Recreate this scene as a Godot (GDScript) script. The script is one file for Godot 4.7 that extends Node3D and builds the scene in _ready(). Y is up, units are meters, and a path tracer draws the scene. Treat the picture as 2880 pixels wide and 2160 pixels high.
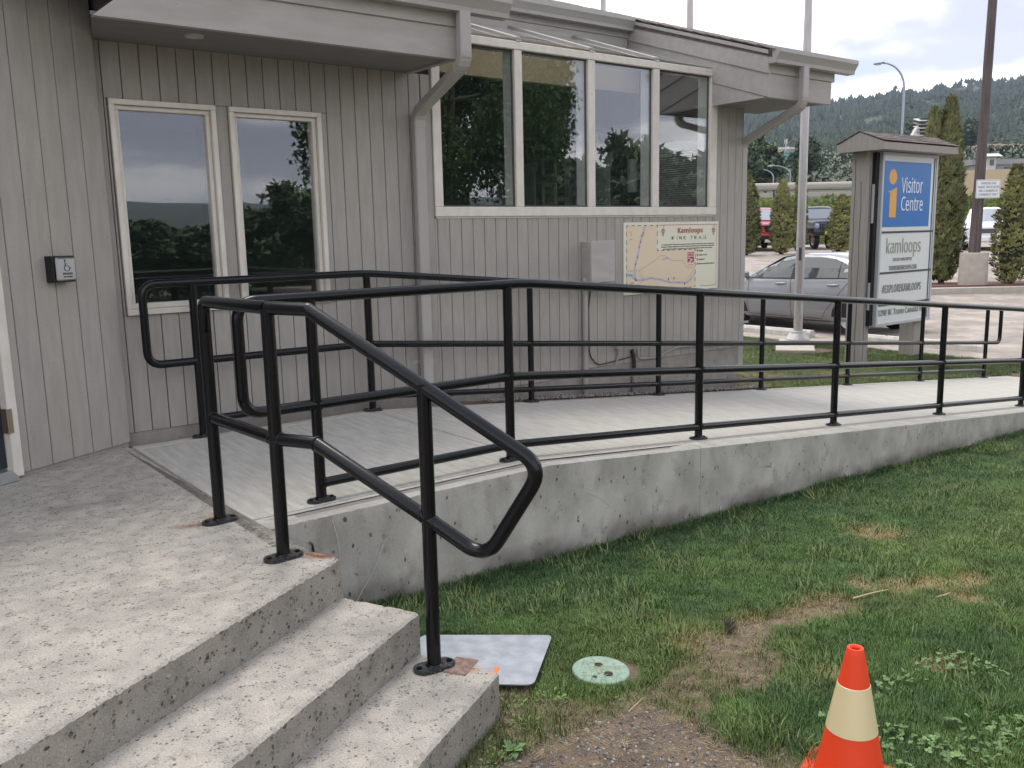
extends Node3D

# ---------------------------------------------------------------- geometry collector
class G:
	var v := PackedVector3Array()
	var n := PackedVector3Array()
	var c := PackedColorArray()
	var col := Color.WHITE
	var use_c := false

	func vert(p: Vector3, nn: Vector3) -> void:
		v.append(p)
		n.append(nn)
		if use_c:
			c.append(col)

	func tri(a: Vector3, b: Vector3, d: Vector3) -> void:
		var nn := (b - a).cross(d - a).normalized()
		vert(a, nn)
		vert(d, nn)
		vert(b, nn)

	func trin(a: Vector3, b: Vector3, d: Vector3, na: Vector3, nb: Vector3, nd: Vector3) -> void:
		vert(a, na)
		vert(d, nd)
		vert(b, nb)

	# leaf face: wound so that its front agrees with the shading normal
	func leaf(a: Vector3, b: Vector3, d: Vector3, nn: Vector3) -> void:
		if (b - a).cross(d - a).dot(nn) < 0.0:
			trin(a, d, b, nn, nn, nn)
		else:
			trin(a, b, d, nn, nn, nn)

	func quad(a: Vector3, b: Vector3, d: Vector3, e: Vector3) -> void:
		tri(a, b, d)
		tri(a, d, e)

	func quadn(a: Vector3, b: Vector3, d: Vector3, e: Vector3, na: Vector3, nb: Vector3, nd: Vector3, ne: Vector3) -> void:
		trin(a, b, d, na, nb, nd)
		trin(a, d, e, na, nd, ne)

	func oq(a: Vector3, b: Vector3, d: Vector3, e: Vector3, o: Vector3) -> void:
		var nn := (d - a).cross(e - b)
		if nn.dot((a + b + d + e) * 0.25 - o) < 0.0:
			quad(a, e, d, b)
		else:
			quad(a, b, d, e)

	func ot(a: Vector3, b: Vector3, d: Vector3, o: Vector3) -> void:
		if (b - a).cross(d - a).dot((a + b + d) / 3.0 - o) < 0.0:
			tri(a, d, b)
		else:
			tri(a, b, d)

	# box of size s centred on T, edges bevelled by b
	func box(T: Transform3D, s: Vector3, b := 0.0) -> void:
		var h := s * 0.5
		var o := T.origin
		if b <= 0.0:
			for ax in 3:
				for sg in [-1.0, 1.0]:
					var e := Vector3.ZERO
					e[ax] = sg * h[ax]
					var p := Vector3.ZERO
					p[(ax + 1) % 3] = h[(ax + 1) % 3]
					var q := Vector3.ZERO
					q[(ax + 2) % 3] = h[(ax + 2) % 3]
					oq(T * (e - p - q), T * (e + p - q), T * (e + p + q), T * (e - p + q), o)
			return
		b = minf(b, minf(h.x, minf(h.y, h.z)) * 0.98)
		for ax in 3:
			var a1 := (ax + 1) % 3
			var a2 := (ax + 2) % 3
			for sg in [-1.0, 1.0]:
				var e := Vector3.ZERO
				e[ax] = sg * h[ax]
				var p := Vector3.ZERO
				p[a1] = h[a1] - b
				var q := Vector3.ZERO
				q[a2] = h[a2] - b
				oq(T * (e - p - q), T * (e + p - q), T * (e + p + q), T * (e - p + q), o)
			for s1 in [-1.0, 1.0]:
				for s2 in [-1.0, 1.0]:
					var u := Vector3.ZERO
					u[ax] = h[ax] - b
					var p1 := Vector3.ZERO
					p1[a1] = s1 * h[a1]
					p1[a2] = s2 * (h[a2] - b)
					var p2 := Vector3.ZERO
					p2[a1] = s1 * (h[a1] - b)
					p2[a2] = s2 * h[a2]
					oq(T * (p1 - u), T * (p1 + u), T * (p2 + u), T * (p2 - u), o)
		for sx in [-1.0, 1.0]:
			for sy in [-1.0, 1.0]:
				for sz in [-1.0, 1.0]:
					ot(T * Vector3(sx * h.x, sy * (h.y - b), sz * (h.z - b)), T * Vector3(sx * (h.x - b), sy * h.y, sz * (h.z - b)), T * Vector3(sx * (h.x - b), sy * (h.y - b), sz * h.z), o)

	# axis-aligned box from corner a to corner d
	func bx(a: Vector3, d: Vector3, b := 0.0) -> void:
		box(Transform3D(Basis(), (a + d) * 0.5), (d - a).abs(), b)

	# polygon in local XY pushed from z0 to z1
	func prism(poly: PackedVector2Array, T: Transform3D, z0: float, z1: float) -> void:
		var p := poly
		if Geometry2D.is_polygon_clockwise(p):
			p = p.duplicate()
			p.reverse()
		var idx := Geometry2D.triangulate_polygon(p)
		var i := 0
		while i + 2 < idx.size():
			var a := p[idx[i]]
			var b := p[idx[i + 1]]
			var d := p[idx[i + 2]]
			if (b - a).cross(d - a) < 0.0:
				var t := b
				b = d
				d = t
			tri(T * Vector3(a.x, a.y, z1), T * Vector3(b.x, b.y, z1), T * Vector3(d.x, d.y, z1))
			tri(T * Vector3(a.x, a.y, z0), T * Vector3(d.x, d.y, z0), T * Vector3(b.x, b.y, z0))
			i += 3
		for k in p.size():
			var a := p[k]
			var b := p[(k + 1) % p.size()]
			quad(T * Vector3(a.x, a.y, z0), T * Vector3(b.x, b.y, z0), T * Vector3(b.x, b.y, z1), T * Vector3(a.x, a.y, z1))

	func tube(path: Array, r, seg := 14, caps := true) -> void:
		var m := path.size()
		var rings := []
		var nrm := []
		var t0: Vector3 = (path[1] - path[0]).normalized()
		var up := Vector3.UP if absf(t0.y) < 0.9 else Vector3.RIGHT
		var x := up.cross(t0).normalized()
		for i in m:
			var t: Vector3
			if i == 0:
				t = t0
			elif i == m - 1:
				t = (path[i] - path[i - 1]).normalized()
			else:
				t = ((path[i + 1] - path[i]).normalized() + (path[i] - path[i - 1]).normalized()).normalized()
			x = (x - t * x.dot(t)).normalized()
			var y := t.cross(x)
			var k := 1.0
			if i > 0 and i < m - 1:
				k = 1.0 / maxf(0.6, t.dot((path[i] - path[i - 1]).normalized()))
			var rr: float = r[i] if r is Array else r
			var ring := []
			var rn := []
			for j in seg:
				var a := TAU * j / seg
				var d := x * cos(a) + y * sin(a)
				ring.append(path[i] + d * rr * (k if i > 0 and i < m - 1 else 1.0))
				rn.append(d)
			rings.append(ring)
			nrm.append(rn)
		for i in m - 1:
			for j in seg:
				var j2 := (j + 1) % seg
				quadn(rings[i][j], rings[i][j2], rings[i + 1][j2], rings[i + 1][j], nrm[i][j], nrm[i][j2], nrm[i + 1][j2], nrm[i + 1][j])
		if caps:
			for j in seg:
				var j2 := (j + 1) % seg
				tri(path[0], rings[0][j2], rings[0][j])
				tri(path[m - 1], rings[m - 1][j], rings[m - 1][j2])

	# profile: array of Vector2(radius, height) from bottom to top, outside to the right
	func lathe(T: Transform3D, prof: Array, seg := 20) -> void:
		for i in prof.size() - 1:
			var a: Vector2 = prof[i]
			var b: Vector2 = prof[i + 1]
			var d := b - a
			if d.length() < 1e-6:
				continue
			var nr := Vector2(d.y, -d.x).normalized()
			for j in seg:
				var a0 := TAU * j / seg
				var a1 := TAU * (j + 1) / seg
				var d0 := Vector3(cos(a0), 0, -sin(a0))
				var d1 := Vector3(cos(a1), 0, -sin(a1))
				var n0 := (T.basis * (d0 * nr.x + Vector3(0, nr.y, 0))).normalized()
				var n1 := (T.basis * (d1 * nr.x + Vector3(0, nr.y, 0))).normalized()
				quadn(T * (d0 * a.x + Vector3(0, a.y, 0)), T * (d1 * a.x + Vector3(0, a.y, 0)), T * (d1 * b.x + Vector3(0, b.y, 0)), T * (d0 * b.x + Vector3(0, b.y, 0)), n0, n1, n1, n0)

	# smooth sheet through rows of points
	func grid(P: Array, flip := false, closed := false) -> void:
		var R := P.size()
		var K: int = P[0].size()
		var N := []
		for i in R:
			var row := []
			for j in K:
				var du: Vector3 = P[mini(i + 1, R - 1)][j] - P[maxi(i - 1, 0)][j]
				var jl := (j - 1 + K) % K if closed else maxi(j - 1, 0)
				var jr := (j + 1) % K if closed else mini(j + 1, K - 1)
				var dv: Vector3 = P[i][jr] - P[i][jl]
				var nn := du.cross(dv).normalized()
				row.append(-nn if flip else nn)
			N.append(row)
		for i in R - 1:
			for j in (K if closed else K - 1):
				var j2 := (j + 1) % K
				if flip:
					quadn(P[i][j], P[i][j2], P[i + 1][j2], P[i + 1][j], N[i][j], N[i][j2], N[i + 1][j2], N[i + 1][j])
				else:
					quadn(P[i][j], P[i + 1][j], P[i + 1][j2], P[i][j2], N[i][j], N[i + 1][j], N[i + 1][j2], N[i][j2])

	func mesh() -> ArrayMesh:
		var a := []
		a.resize(Mesh.ARRAY_MAX)
		a[Mesh.ARRAY_VERTEX] = v
		a[Mesh.ARRAY_NORMAL] = n
		if use_c:
			a[Mesh.ARRAY_COLOR] = c
		var m := ArrayMesh.new()
		m.add_surface_from_arrays(Mesh.PRIMITIVE_TRIANGLES, a)
		return m

# ---------------------------------------------------------------- naming helpers
var used := {}
var M := {}
var rng := RandomNumberGenerator.new()
var nz := FastNoiseLite.new()

func numbered(called: String) -> String:
	if not used.has(called):
		used[called] = 0
		return called
	used[called] += 1
	return "%s_%03d" % [called, used[called]]

func tag(o: Node3D, label := "", category := "", group := "", kind := "") -> Node3D:
	if label:
		o.set_meta("label", label)
	if category:
		o.set_meta("category", category)
	if group:
		o.set_meta("group", group)
	if kind:
		o.set_meta("kind", kind)
	return o

func thing(called: String, label: String, category: String, at := Vector3.ZERO, turn := 0.0, group := "") -> Node3D:
	var o := Node3D.new()
	o.name = numbered(called)
	add_child(o)
	o.position = at
	o.rotation.y = turn
	tag(o, label, category, group)
	return o

func obj(called: String, g, mat: Material, parent: Node = null) -> MeshInstance3D:
	var o := MeshInstance3D.new()
	o.mesh = g.mesh() if g is G else g
	if parent == null:
		o.name = numbered(called)
		o.material_override = mat
		add_child(o)
	else:
		var k := 0
		var nm := called
		while parent.has_node(nm):
			k += 1
			nm = "%s_%03d" % [called, k]
		o.name = nm
		o.material_override = mat
		parent.add_child(o)
	return o

func dup(root: Node3D, base: String, at: Vector3, turn: float, label: String, group := "") -> Node3D:
	var r := root.duplicate()
	r.name = numbered(base)
	add_child(r)
	r.position = at
	r.rotation.y = turn
	tag(r, label, "", group)
	return r

# MultiMesh from transforms and colours
func scatter(called: String, mesh: Mesh, mat: Material, xf: Array, cols: Array, parent: Node = null) -> MultiMeshInstance3D:
	var mm := MultiMesh.new()
	mm.transform_format = MultiMesh.TRANSFORM_3D
	mm.use_colors = true
	mm.instance_count = xf.size()
	mm.mesh = mesh
	var b := PackedFloat32Array()
	b.resize(xf.size() * 16)
	var k := 0
	for i in xf.size():
		var t: Transform3D = xf[i]
		var q: Color = cols[i]
		b[k] = t.basis.x.x
		b[k + 1] = t.basis.y.x
		b[k + 2] = t.basis.z.x
		b[k + 3] = t.origin.x
		b[k + 4] = t.basis.x.y
		b[k + 5] = t.basis.y.y
		b[k + 6] = t.basis.z.y
		b[k + 7] = t.origin.y
		b[k + 8] = t.basis.x.z
		b[k + 9] = t.basis.y.z
		b[k + 10] = t.basis.z.z
		b[k + 11] = t.origin.z
		b[k + 12] = q.r
		b[k + 13] = q.g
		b[k + 14] = q.b
		b[k + 15] = 1.0
		k += 16
	mm.buffer = b
	var o := MultiMeshInstance3D.new()
	o.multimesh = mm
	o.material_override = mat
	if parent == null:
		o.name = numbered(called)
		add_child(o)
	else:
		var kk := 0
		var nm := called
		while parent.has_node(nm):
			kk += 1
			nm = "%s_%03d" % [called, kk]
		o.name = nm
		parent.add_child(o)
	return o

# the same, joined into one plain mesh
func joined(called: String, mesh: Mesh, m: Material, xf: Array, cols: Array, parent: Node) -> MeshInstance3D:
	var a := mesh.surface_get_arrays(0)
	var v0: PackedVector3Array = a[Mesh.ARRAY_VERTEX]
	var n0: PackedVector3Array = a[Mesh.ARRAY_NORMAL]
	var g := G.new()
	g.use_c = true
	var one := PackedColorArray()
	one.resize(v0.size())
	for i in xf.size():
		var t: Transform3D = xf[i]
		g.v.append_array(t * v0)
		g.n.append_array(Transform3D(t.basis.orthonormalized(), Vector3.ZERO) * n0)
		one.fill(cols[i])
		g.c.append_array(one)
	return obj(called, g, m, parent)

func T3(p: Vector3, ry := 0.0, rx := 0.0, rz := 0.0) -> Transform3D:
	return Transform3D(Basis.from_euler(Vector3(rx, ry, rz)), p)

func V(x: float, y: float, z: float) -> Vector3:
	return Vector3(x, y, z)

# path with rounded corners
func fillet(pts: Array, r: float, steps := 6) -> Array:
	var out := [pts[0]]
	for i in range(1, pts.size() - 1):
		var p: Vector3 = pts[i]
		var a: Vector3 = (pts[i - 1] - p)
		var b: Vector3 = (pts[i + 1] - p)
		var rr := minf(r, minf(a.length(), b.length()) * 0.48)
		var p0 := p + a.normalized() * rr
		var p1 := p + b.normalized() * rr
		for k in steps + 1:
			var t := float(k) / steps
			out.append(p0.lerp(p, t).lerp(p.lerp(p1, t), t))
	out.append(pts[-1])
	return out

# lettering fitted into a width x height box whose centre is p, facing local +Z
func text(called: String, s: String, p: Vector3, w: float, h: float, mat: Material, parent: Node, bold := false, turn := 0.0) -> MeshInstance3D:
	var tm := TextMesh.new()
	var f := SystemFont.new()
	f.font_names = PackedStringArray(["Droid Sans"])
	f.font_weight = 700 if bold else 400
	tm.font = f
	tm.text = s
	tm.font_size = 40
	tm.pixel_size = 0.01
	tm.depth = 0.02
	tm.curve_step = 1.5
	var bb := tm.get_aabb()
	var o := obj(called, tm, mat, parent)
	var sc := Vector3(w / maxf(bb.size.x, 0.001), h / maxf(bb.size.y, 0.001), 0.08)
	var ctr := bb.get_center()
	o.transform = Transform3D(Basis.from_euler(Vector3(0, turn, 0)).scaled_local(sc), Vector3.ZERO)
	o.position = p - o.transform.basis * Vector3(ctr.x, ctr.y, 0)
	return o

# ---------------------------------------------------------------- materials
func lin(r: float, g: float, b: float) -> Color:
	return Color(r, g, b).linear_to_srgb()

func mat(color: Color, rough := 0.6, metal := 0.0) -> StandardMaterial3D:
	var m := StandardMaterial3D.new()
	m.albedo_color = color
	m.roughness = rough
	m.metallic = metal
	return m

func noise_img(size: int, seed_: int, freq: float, oct := 4, type := FastNoiseLite.TYPE_SIMPLEX_SMOOTH) -> PackedByteArray:
	var f := FastNoiseLite.new()
	f.noise_type = type
	f.seed = seed_
	f.frequency = freq
	f.fractal_octaves = oct
	var im := f.get_seamless_image(size, size, false, false, 0.1, true)
	im.convert(Image.FORMAT_L8)
	return im.get_data()

# surface picture: colour a..b by a broad noise, speckled by a fine one, with pits; returns [albedo, height]
func skin(size: int, seed_: int, a: Color, b: Color, broad: float, fine: float, speck: float, pits := 0, pit_size := 4.0, pit_col := Color(0.2, 0.19, 0.18), pit_depth := 0.6, mid_amt := 0.0, mid_col := Color.WHITE, cluster := 0.0) -> Array:
	var n1 := noise_img(size, seed_, broad, 4)
	var n2 := noise_img(size, seed_ + 7, fine, 3)
	var n3 := noise_img(size, seed_ + 13, broad * 2.3, 5)
	var px := PackedByteArray()
	px.resize(size * size * 3)
	var ht := PackedByteArray()
	ht.resize(size * size)
	var r := RandomNumberGenerator.new()
	r.seed = seed_
	var pm := PackedFloat32Array()
	pm.resize(size * size)
	for i in pits:
		var cx := r.randi() % size
		var cy := r.randi() % size
		if cluster > 0.0 and (n3[cy * size + cx] / 255.0 - 0.5) < cluster and r.randf() > 0.22:
			continue
		var rx := r.randf_range(0.25, 1.0) ** 2.0 * pit_size + 0.6
		var ry := rx * r.randf_range(0.45, 1.0)
		var an := r.randf() * PI
		var q := int(ceil(rx)) + 1
		var dk := 0.12 + 0.88 * r.randf() ** 1.8
		if r.randf() < 0.12:
			dk = -0.35 * r.randf()
		for y in range(-q, q + 1):
			for x in range(-q, q + 1):
				var u := (x * cos(an) + y * sin(an)) / rx
				var w := (-x * sin(an) + y * cos(an)) / ry
				var d := u * u + w * w
				if d < 1.3:
					var k := ((cy + y + size) % size) * size + (cx + x + size) % size
					if dk < 0.0:
						pm[k] = minf(pm[k], dk)
					else:
						pm[k] = maxf(pm[k], dk * clampf((1.3 - d) * 2.0, 0, 1))
	for k in size * size:
		var t := clampf((n1[k] / 255.0 - 0.5) * 1.5 + 0.5, 0, 1)
		var s := (n2[k] / 255.0 - 0.5) * speck
		var c := a.lerp(b, t)
		if mid_amt > 0.0:
			c = c.lerp(mid_col, mid_amt * clampf((n3[k] / 255.0 - 0.55) * 4.0, 0, 1))
		var p := pm[k]
		c = c.lerp(pit_col, p) if p >= 0.0 else c.lerp(Color(0.85, 0.83, 0.78), -p)
		px[k * 3] = clampi(int((c.r + s) * 255.0), 0, 255)
		px[k * 3 + 1] = clampi(int((c.g + s) * 255.0), 0, 255)
		px[k * 3 + 2] = clampi(int((c.b + s) * 255.0), 0, 255)
		ht[k] = clampi(int((0.6 + s * 1.2 - p * pit_depth) * 255.0), 0, 255)
	return [ImageTexture.create_from_image(Image.create_from_data(size, size, false, Image.FORMAT_RGB8, px)), ImageTexture.create_from_image(Image.create_from_data(size, size, false, Image.FORMAT_L8, ht))]

func tmat(t: Array, scale: Vector3, rough := 0.8, relief := 0.0) -> StandardMaterial3D:
	var m := StandardMaterial3D.new()
	m.albedo_texture = t[0]
	m.roughness = rough
	m.uv1_triplanar = true
	m.uv1_world_triplanar = true
	m.uv1_scale = scale
	m.uv1_triplanar_sharpness = 6.0
	if relief > 0.0:
		m.heightmap_enabled = true
		m.heightmap_texture = t[1]
		m.heightmap_scale = relief
	return m

func tinted(m: StandardMaterial3D, c: Color) -> StandardMaterial3D:
	var q := m.duplicate()
	q.albedo_color = c
	return q

func make_materials() -> void:
	var t := skin(512, 3, Color(0.595, 0.578, 0.548), Color(0.63, 0.613, 0.583), 0.01, 0.16, 0.05, 40, 2.2, Color(0.45, 0.43, 0.41), 0.4)
	M.siding = tmat(t, V(3.0, 0.55, 3.0), 0.62, 0.06)
	for i in 4:
		M["siding%d" % i] = tinted(M.siding, [Color(1, 1, 1), Color(0.988, 0.988, 0.99), Color(0.995, 0.993, 0.985), Color(0.98, 0.98, 0.98)][i])
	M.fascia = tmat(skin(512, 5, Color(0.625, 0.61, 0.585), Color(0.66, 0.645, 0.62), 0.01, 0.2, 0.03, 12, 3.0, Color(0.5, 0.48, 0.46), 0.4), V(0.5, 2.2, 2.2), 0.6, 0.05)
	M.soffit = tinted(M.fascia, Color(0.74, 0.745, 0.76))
	M.gutter = mat(Color(0.645, 0.63, 0.61), 0.36)
	M.found = tmat(skin(256, 8, Color(0.52, 0.50, 0.475), Color(0.58, 0.56, 0.53), 0.02, 0.2, 0.05, 50, 3.0), V(1.2, 1.2, 1.2), 0.85, 0.2)
	M.backing = mat(lin(0.10, 0.095, 0.09), 0.9)
	M.cream = tmat(skin(512, 11, Color(0.80, 0.775, 0.73), Color(0.84, 0.815, 0.775), 0.012, 0.15, 0.02, 16, 3.0, Color(0.55, 0.48, 0.42), 0.4), V(1.6, 0.9, 1.6), 0.5)
	M.white_trim = mat(lin(0.66, 0.64, 0.60), 0.45)
	M.mint = mat(lin(0.70, 0.76, 0.70), 0.5)
	M.tan = mat(lin(0.52, 0.42, 0.26), 0.7)
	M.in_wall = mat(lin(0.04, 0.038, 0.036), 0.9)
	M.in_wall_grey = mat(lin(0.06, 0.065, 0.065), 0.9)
	M.in_trim = mat(lin(0.40, 0.43, 0.40), 0.6)
	M.blind = mat(lin(0.45, 0.47, 0.43), 0.6)
	M.in_dark = mat(lin(0.05, 0.05, 0.055), 0.95)
	var gl := mat(Color(0.5, 0.62, 0.56, 0.006), 0.0)
	gl.transparency = BaseMaterial3D.TRANSPARENCY_ALPHA
	gl.metallic_specular = 0.7
	M.glass = gl
	M.roof_glass = mat(Color(0.62, 0.63, 0.65, 0.5), 0.0)
	M.roof_glass.transparency = BaseMaterial3D.TRANSPARENCY_ALPHA
	M.door = mat(lin(0.018, 0.024, 0.034), 0.4)
	M.alu = mat(lin(0.55, 0.56, 0.57), 0.35, 0.85)
	M.steel = mat(lin(0.42, 0.43, 0.44), 0.28, 0.9)
	M.brass = mat(lin(0.32, 0.27, 0.19), 0.4, 0.8)
	M.galv = tmat(skin(256, 21, Color(0.66, 0.68, 0.71), Color(0.75, 0.77, 0.80), 0.02, 0.12, 0.035, 10, 3.0, Color(0.5, 0.5, 0.52), 0.1), V(2, 2, 2), 0.42)
	M.galv.metallic = 0.55
	var rail := mat(lin(0.004, 0.0045, 0.006), 0.22)
	rail.metallic_specular = 0.42
	M.rail = rail
	M.plate = tmat(skin(256, 23, Color(0.11, 0.115, 0.125), Color(0.24, 0.245, 0.25), 0.03, 0.3, 0.14, 160, 5.0, Color(0.55, 0.56, 0.56), -0.2), V(7, 7, 7), 0.35, 0.1)
	M.scuff = mat(lin(0.55, 0.54, 0.50), 0.85)
	M.rubber = mat(lin(0.012, 0.012, 0.013), 0.8)
	M.black = mat(lin(0.01, 0.01, 0.011), 0.45)
	# concretes
	var old := skin(1024, 31, Color(0.60, 0.58, 0.548), Color(0.675, 0.652, 0.61), 0.006, 0.13, 0.19, 9000, 4.0, Color(0.375, 0.36, 0.335), 0.9, 0.5, Color(0.535, 0.522, 0.50), 0.03)
	M.old = tmat(old, V(0.95, 0.95, 0.95), 0.9, 0.55)
	var riser := skin(1024, 37, Color(0.52, 0.502, 0.468), Color(0.595, 0.572, 0.53), 0.006, 0.13, 0.16, 6500, 6.5, Color(0.245, 0.24, 0.225), 0.9, 0.4, Color(0.46, 0.448, 0.42), 0.13)
	M.old_riser = tmat(riser, V(1.0, 1.0, 1.0), 0.9, 0.7)
	M.ramp = tmat(skin(1024, 41, Color(0.66, 0.65, 0.615), Color(0.735, 0.72, 0.685), 0.008, 0.07, 0.085, 60, 3.0, Color(0.5, 0.49, 0.47), 0.4, 0.3, Color(0.61, 0.60, 0.57)), V(2.6, 0.6, 0.35), 0.82, 0.25)
	M.ramp_edge = tmat(skin(512, 43, Color(0.67, 0.655, 0.615), Color(0.74, 0.722, 0.68), 0.012, 0.2, 0.04, 60, 4.5, Color(0.48, 0.46, 0.42), 0.7, 0.3, Color(0.645, 0.62, 0.57)), V(0.9, 0.9, 0.9), 0.8, 0.25)
	M.ramp_wall = tmat(skin(1024, 47, Color(0.60, 0.588, 0.552), Color(0.725, 0.71, 0.675), 0.0045, 0.12, 0.06, 1500, 5.5, Color(0.29, 0.28, 0.255), 0.9, 0.45, Color(0.545, 0.53, 0.495), 0.09), V(0.6, 0.40, 0.6), 0.8, 0.4)
	M.old_plate = tmat(skin(256, 49, Color(0.43, 0.345, 0.31), Color(0.54, 0.46, 0.42), 0.03, 0.3, 0.14, 0), V(5, 5, 5), 0.9, 0.2)
	M.asphalt = tmat(skin(512, 51, Color(0.55, 0.515, 0.48), Color(0.68, 0.64, 0.60), 0.012, 0.35, 0.07, 60, 2.0, Color(0.42, 0.39, 0.37), 0.3, 0.5, Color(0.50, 0.465, 0.435)), V(0.16, 0.16, 0.16), 0.9, 0.1)
	M.soil = tmat(skin(512, 53, Color(0.35, 0.30, 0.25), Color(0.45, 0.385, 0.32), 0.012, 0.2, 0.16, 900, 3.0, Color(0.50, 0.45, 0.39), -0.6, 0.4, Color(0.30, 0.26, 0.22)), V(0.9, 0.9, 0.9), 0.95, 1.0)
	M.mulch = tmat(skin(256, 55, Color(0.34, 0.24, 0.19), Color(0.45, 0.33, 0.27), 0.03, 0.2, 0.14, 0), V(0.6, 0.6, 0.6), 0.95, 1.0)
	M.earth = mat(lin(0.10, 0.10, 0.06), 0.95)
	M.hill = tmat(skin(256, 57, Color(0.20, 0.245, 0.185), Color(0.29, 0.31, 0.23), 0.02, 0.1, 0.04, 0), V(0.006, 0.006, 0.006), 0.95)
	M.kerb = tmat(skin(256, 59, Color(0.66, 0.63, 0.59), Color(0.72, 0.69, 0.645), 0.02, 0.2, 0.05, 40, 3.0), V(0.7, 0.7, 0.7), 0.85, 0.2)
	M.wood = tmat(skin(512, 61, Color(0.30, 0.27, 0.26), Color(0.40, 0.36, 0.345), 0.012, 0.12, 0.06, 0), V(2.2, 0.12, 2.2), 0.85, 0.3)
	M.post = tmat(skin(512, 63, Color(0.575, 0.55, 0.525), Color(0.62, 0.595, 0.565), 0.012, 0.12, 0.035, 0), V(3.0, 0.2, 3.0), 0.75, 0.15)
	M.shingle = tmat(skin(256, 65, Color(0.36, 0.33, 0.31), Color(0.46, 0.425, 0.40), 0.03, 0.35, 0.12, 0), V(1.5, 1.5, 1.5), 0.95, 0.3)
	M.shingle2 = tinted(M.shingle, Color(0.85, 0.84, 0.84))
	M.panel_white = mat(lin(0.66, 0.70, 0.67), 0.3)
	M.panel_blue = mat(lin(0.030, 0.165, 0.47), 0.2)
	M.panel_orange = mat(lin(0.72, 0.36, 0.05), 0.4)
	M.letter_white = mat(lin(0.75, 0.78, 0.80), 0.4)
	M.letter_grey = mat(lin(0.22, 0.23, 0.205), 0.5)
	M.letter_green = mat(lin(0.30, 0.31, 0.24), 0.5)
	M.letter_dark = mat(lin(0.05, 0.05, 0.055), 0.6)
	M.map_cream = mat(lin(0.68, 0.66, 0.53), 0.45)
	M.map_tan = mat(lin(0.68, 0.56, 0.40), 0.45)
	M.map_red = mat(lin(0.32, 0.045, 0.05), 0.5)
	M.map_maroon = mat(lin(0.36, 0.03, 0.09), 0.5)
	M.map_blue = mat(lin(0.36, 0.42, 0.60), 0.5)
	M.map_lake = mat(lin(0.20, 0.40, 0.62), 0.5)
	M.map_white = mat(lin(0.72, 0.70, 0.66), 0.5)
	M.map_road = mat(lin(0.36, 0.29, 0.20), 0.5)
	M.cone = mat(lin(0.82, 0.062, 0.012), 0.55)
	M.cone.subsurf_scatter_enabled = true
	M.cone.subsurf_scatter_strength = 0.15
	M.collar = mat(lin(0.80, 0.68, 0.40), 0.32)
	M.collar.metallic = 0.15
	M.lid = tmat(skin(256, 71, Color(0.50, 0.595, 0.525), Color(0.57, 0.655, 0.59), 0.03, 0.2, 0.07, 40, 4.0, Color(0.30, 0.30, 0.22), 0.3, 0.5, Color(0.40, 0.47, 0.36)), V(3, 3, 3), 0.7, 0.1)
	M.paint_orange = mat(lin(0.75, 0.20, 0.05), 0.6)
	M.pebble = mat(Color(1, 1, 1), 0.85)
	M.pebble.vertex_color_use_as_albedo = true
	var leaf := mat(Color(1, 1, 1), 0.6)
	leaf.vertex_color_use_as_albedo = true
	leaf.backlight_enabled = true
	leaf.backlight = Color(0.35, 0.45, 0.15)
	M.leaf = leaf
	M.needle = mat(Color(1, 1, 1), 0.75)
	M.needle.vertex_color_use_as_albedo = true
	M.needle_green = mat(lin(0.10, 0.16, 0.05), 0.7)
	M.straw = mat(lin(0.42, 0.34, 0.20), 0.8)
	M.bark = mat(lin(0.09, 0.07, 0.055), 0.9)
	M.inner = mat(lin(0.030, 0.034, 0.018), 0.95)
	M.rust = mat(Color(1, 1, 1), 0.9)
	M.rust.vertex_color_use_as_albedo = true
	M.rust.transparency = BaseMaterial3D.TRANSPARENCY_ALPHA
	M.rust.roughness = 0.95
	# vehicles
	M.silver = mat(lin(0.30, 0.30, 0.315), 0.34, 0.3)
	M.silver.clearcoat_enabled = true
	M.silver.clearcoat = 0.6
	M.silver.clearcoat_roughness = 0.05
	M.red = mat(lin(0.40, 0.018, 0.03), 0.3)
	M.red.clearcoat_enabled = true
	M.dark_paint = mat(lin(0.025, 0.030, 0.036), 0.25)
	M.dark_paint.clearcoat_enabled = true
	M.white_paint = mat(lin(0.72, 0.72, 0.76), 0.3)
	M.white_paint.clearcoat_enabled = true
	M.car_glass = mat(lin(0.03, 0.04, 0.04), 0.03)
	M.car_glass.metallic_specular = 0.8
	M.lens = mat(lin(0.62, 0.62, 0.60), 0.1)
	M.lens_grey = mat(lin(0.34, 0.36, 0.40), 0.12)
	M.lens_blue = mat(lin(0.30, 0.36, 0.48), 0.08, 0.3)
	M.grille_grey = mat(lin(0.07, 0.078, 0.085), 0.4)
	M.alu_paint = mat(lin(0.46, 0.47, 0.48), 0.4, 0.2)
	M.flag_alu = tmat(skin(256, 81, Color(0.70, 0.68, 0.67), Color(0.76, 0.745, 0.735), 0.02, 0.1, 0.03, 0), V(3, 0.4, 3), 0.42)
	M.flag_alu.metallic = 0.35
	M.bumper_white = tmat(skin(256, 83, Color(0.74, 0.725, 0.69), Color(0.81, 0.795, 0.76), 0.02, 0.2, 0.05, 40, 3.0), V(1, 1, 1), 0.8, 0.1)
	M.rust_iron = mat(lin(0.12, 0.06, 0.035), 0.8)
	M.chrome = mat(lin(0.6, 0.6, 0.62), 0.15, 0.9)
	M.lime = mat(lin(0.40, 0.52, 0.06), 0.5)
	M.seam = mat(lin(0.05, 0.05, 0.055), 0.6)
	M.conc_far = mat(lin(0.46, 0.42, 0.36), 0.85)
	M.tan_far = mat(lin(0.62, 0.47, 0.30), 0.85)
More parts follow.
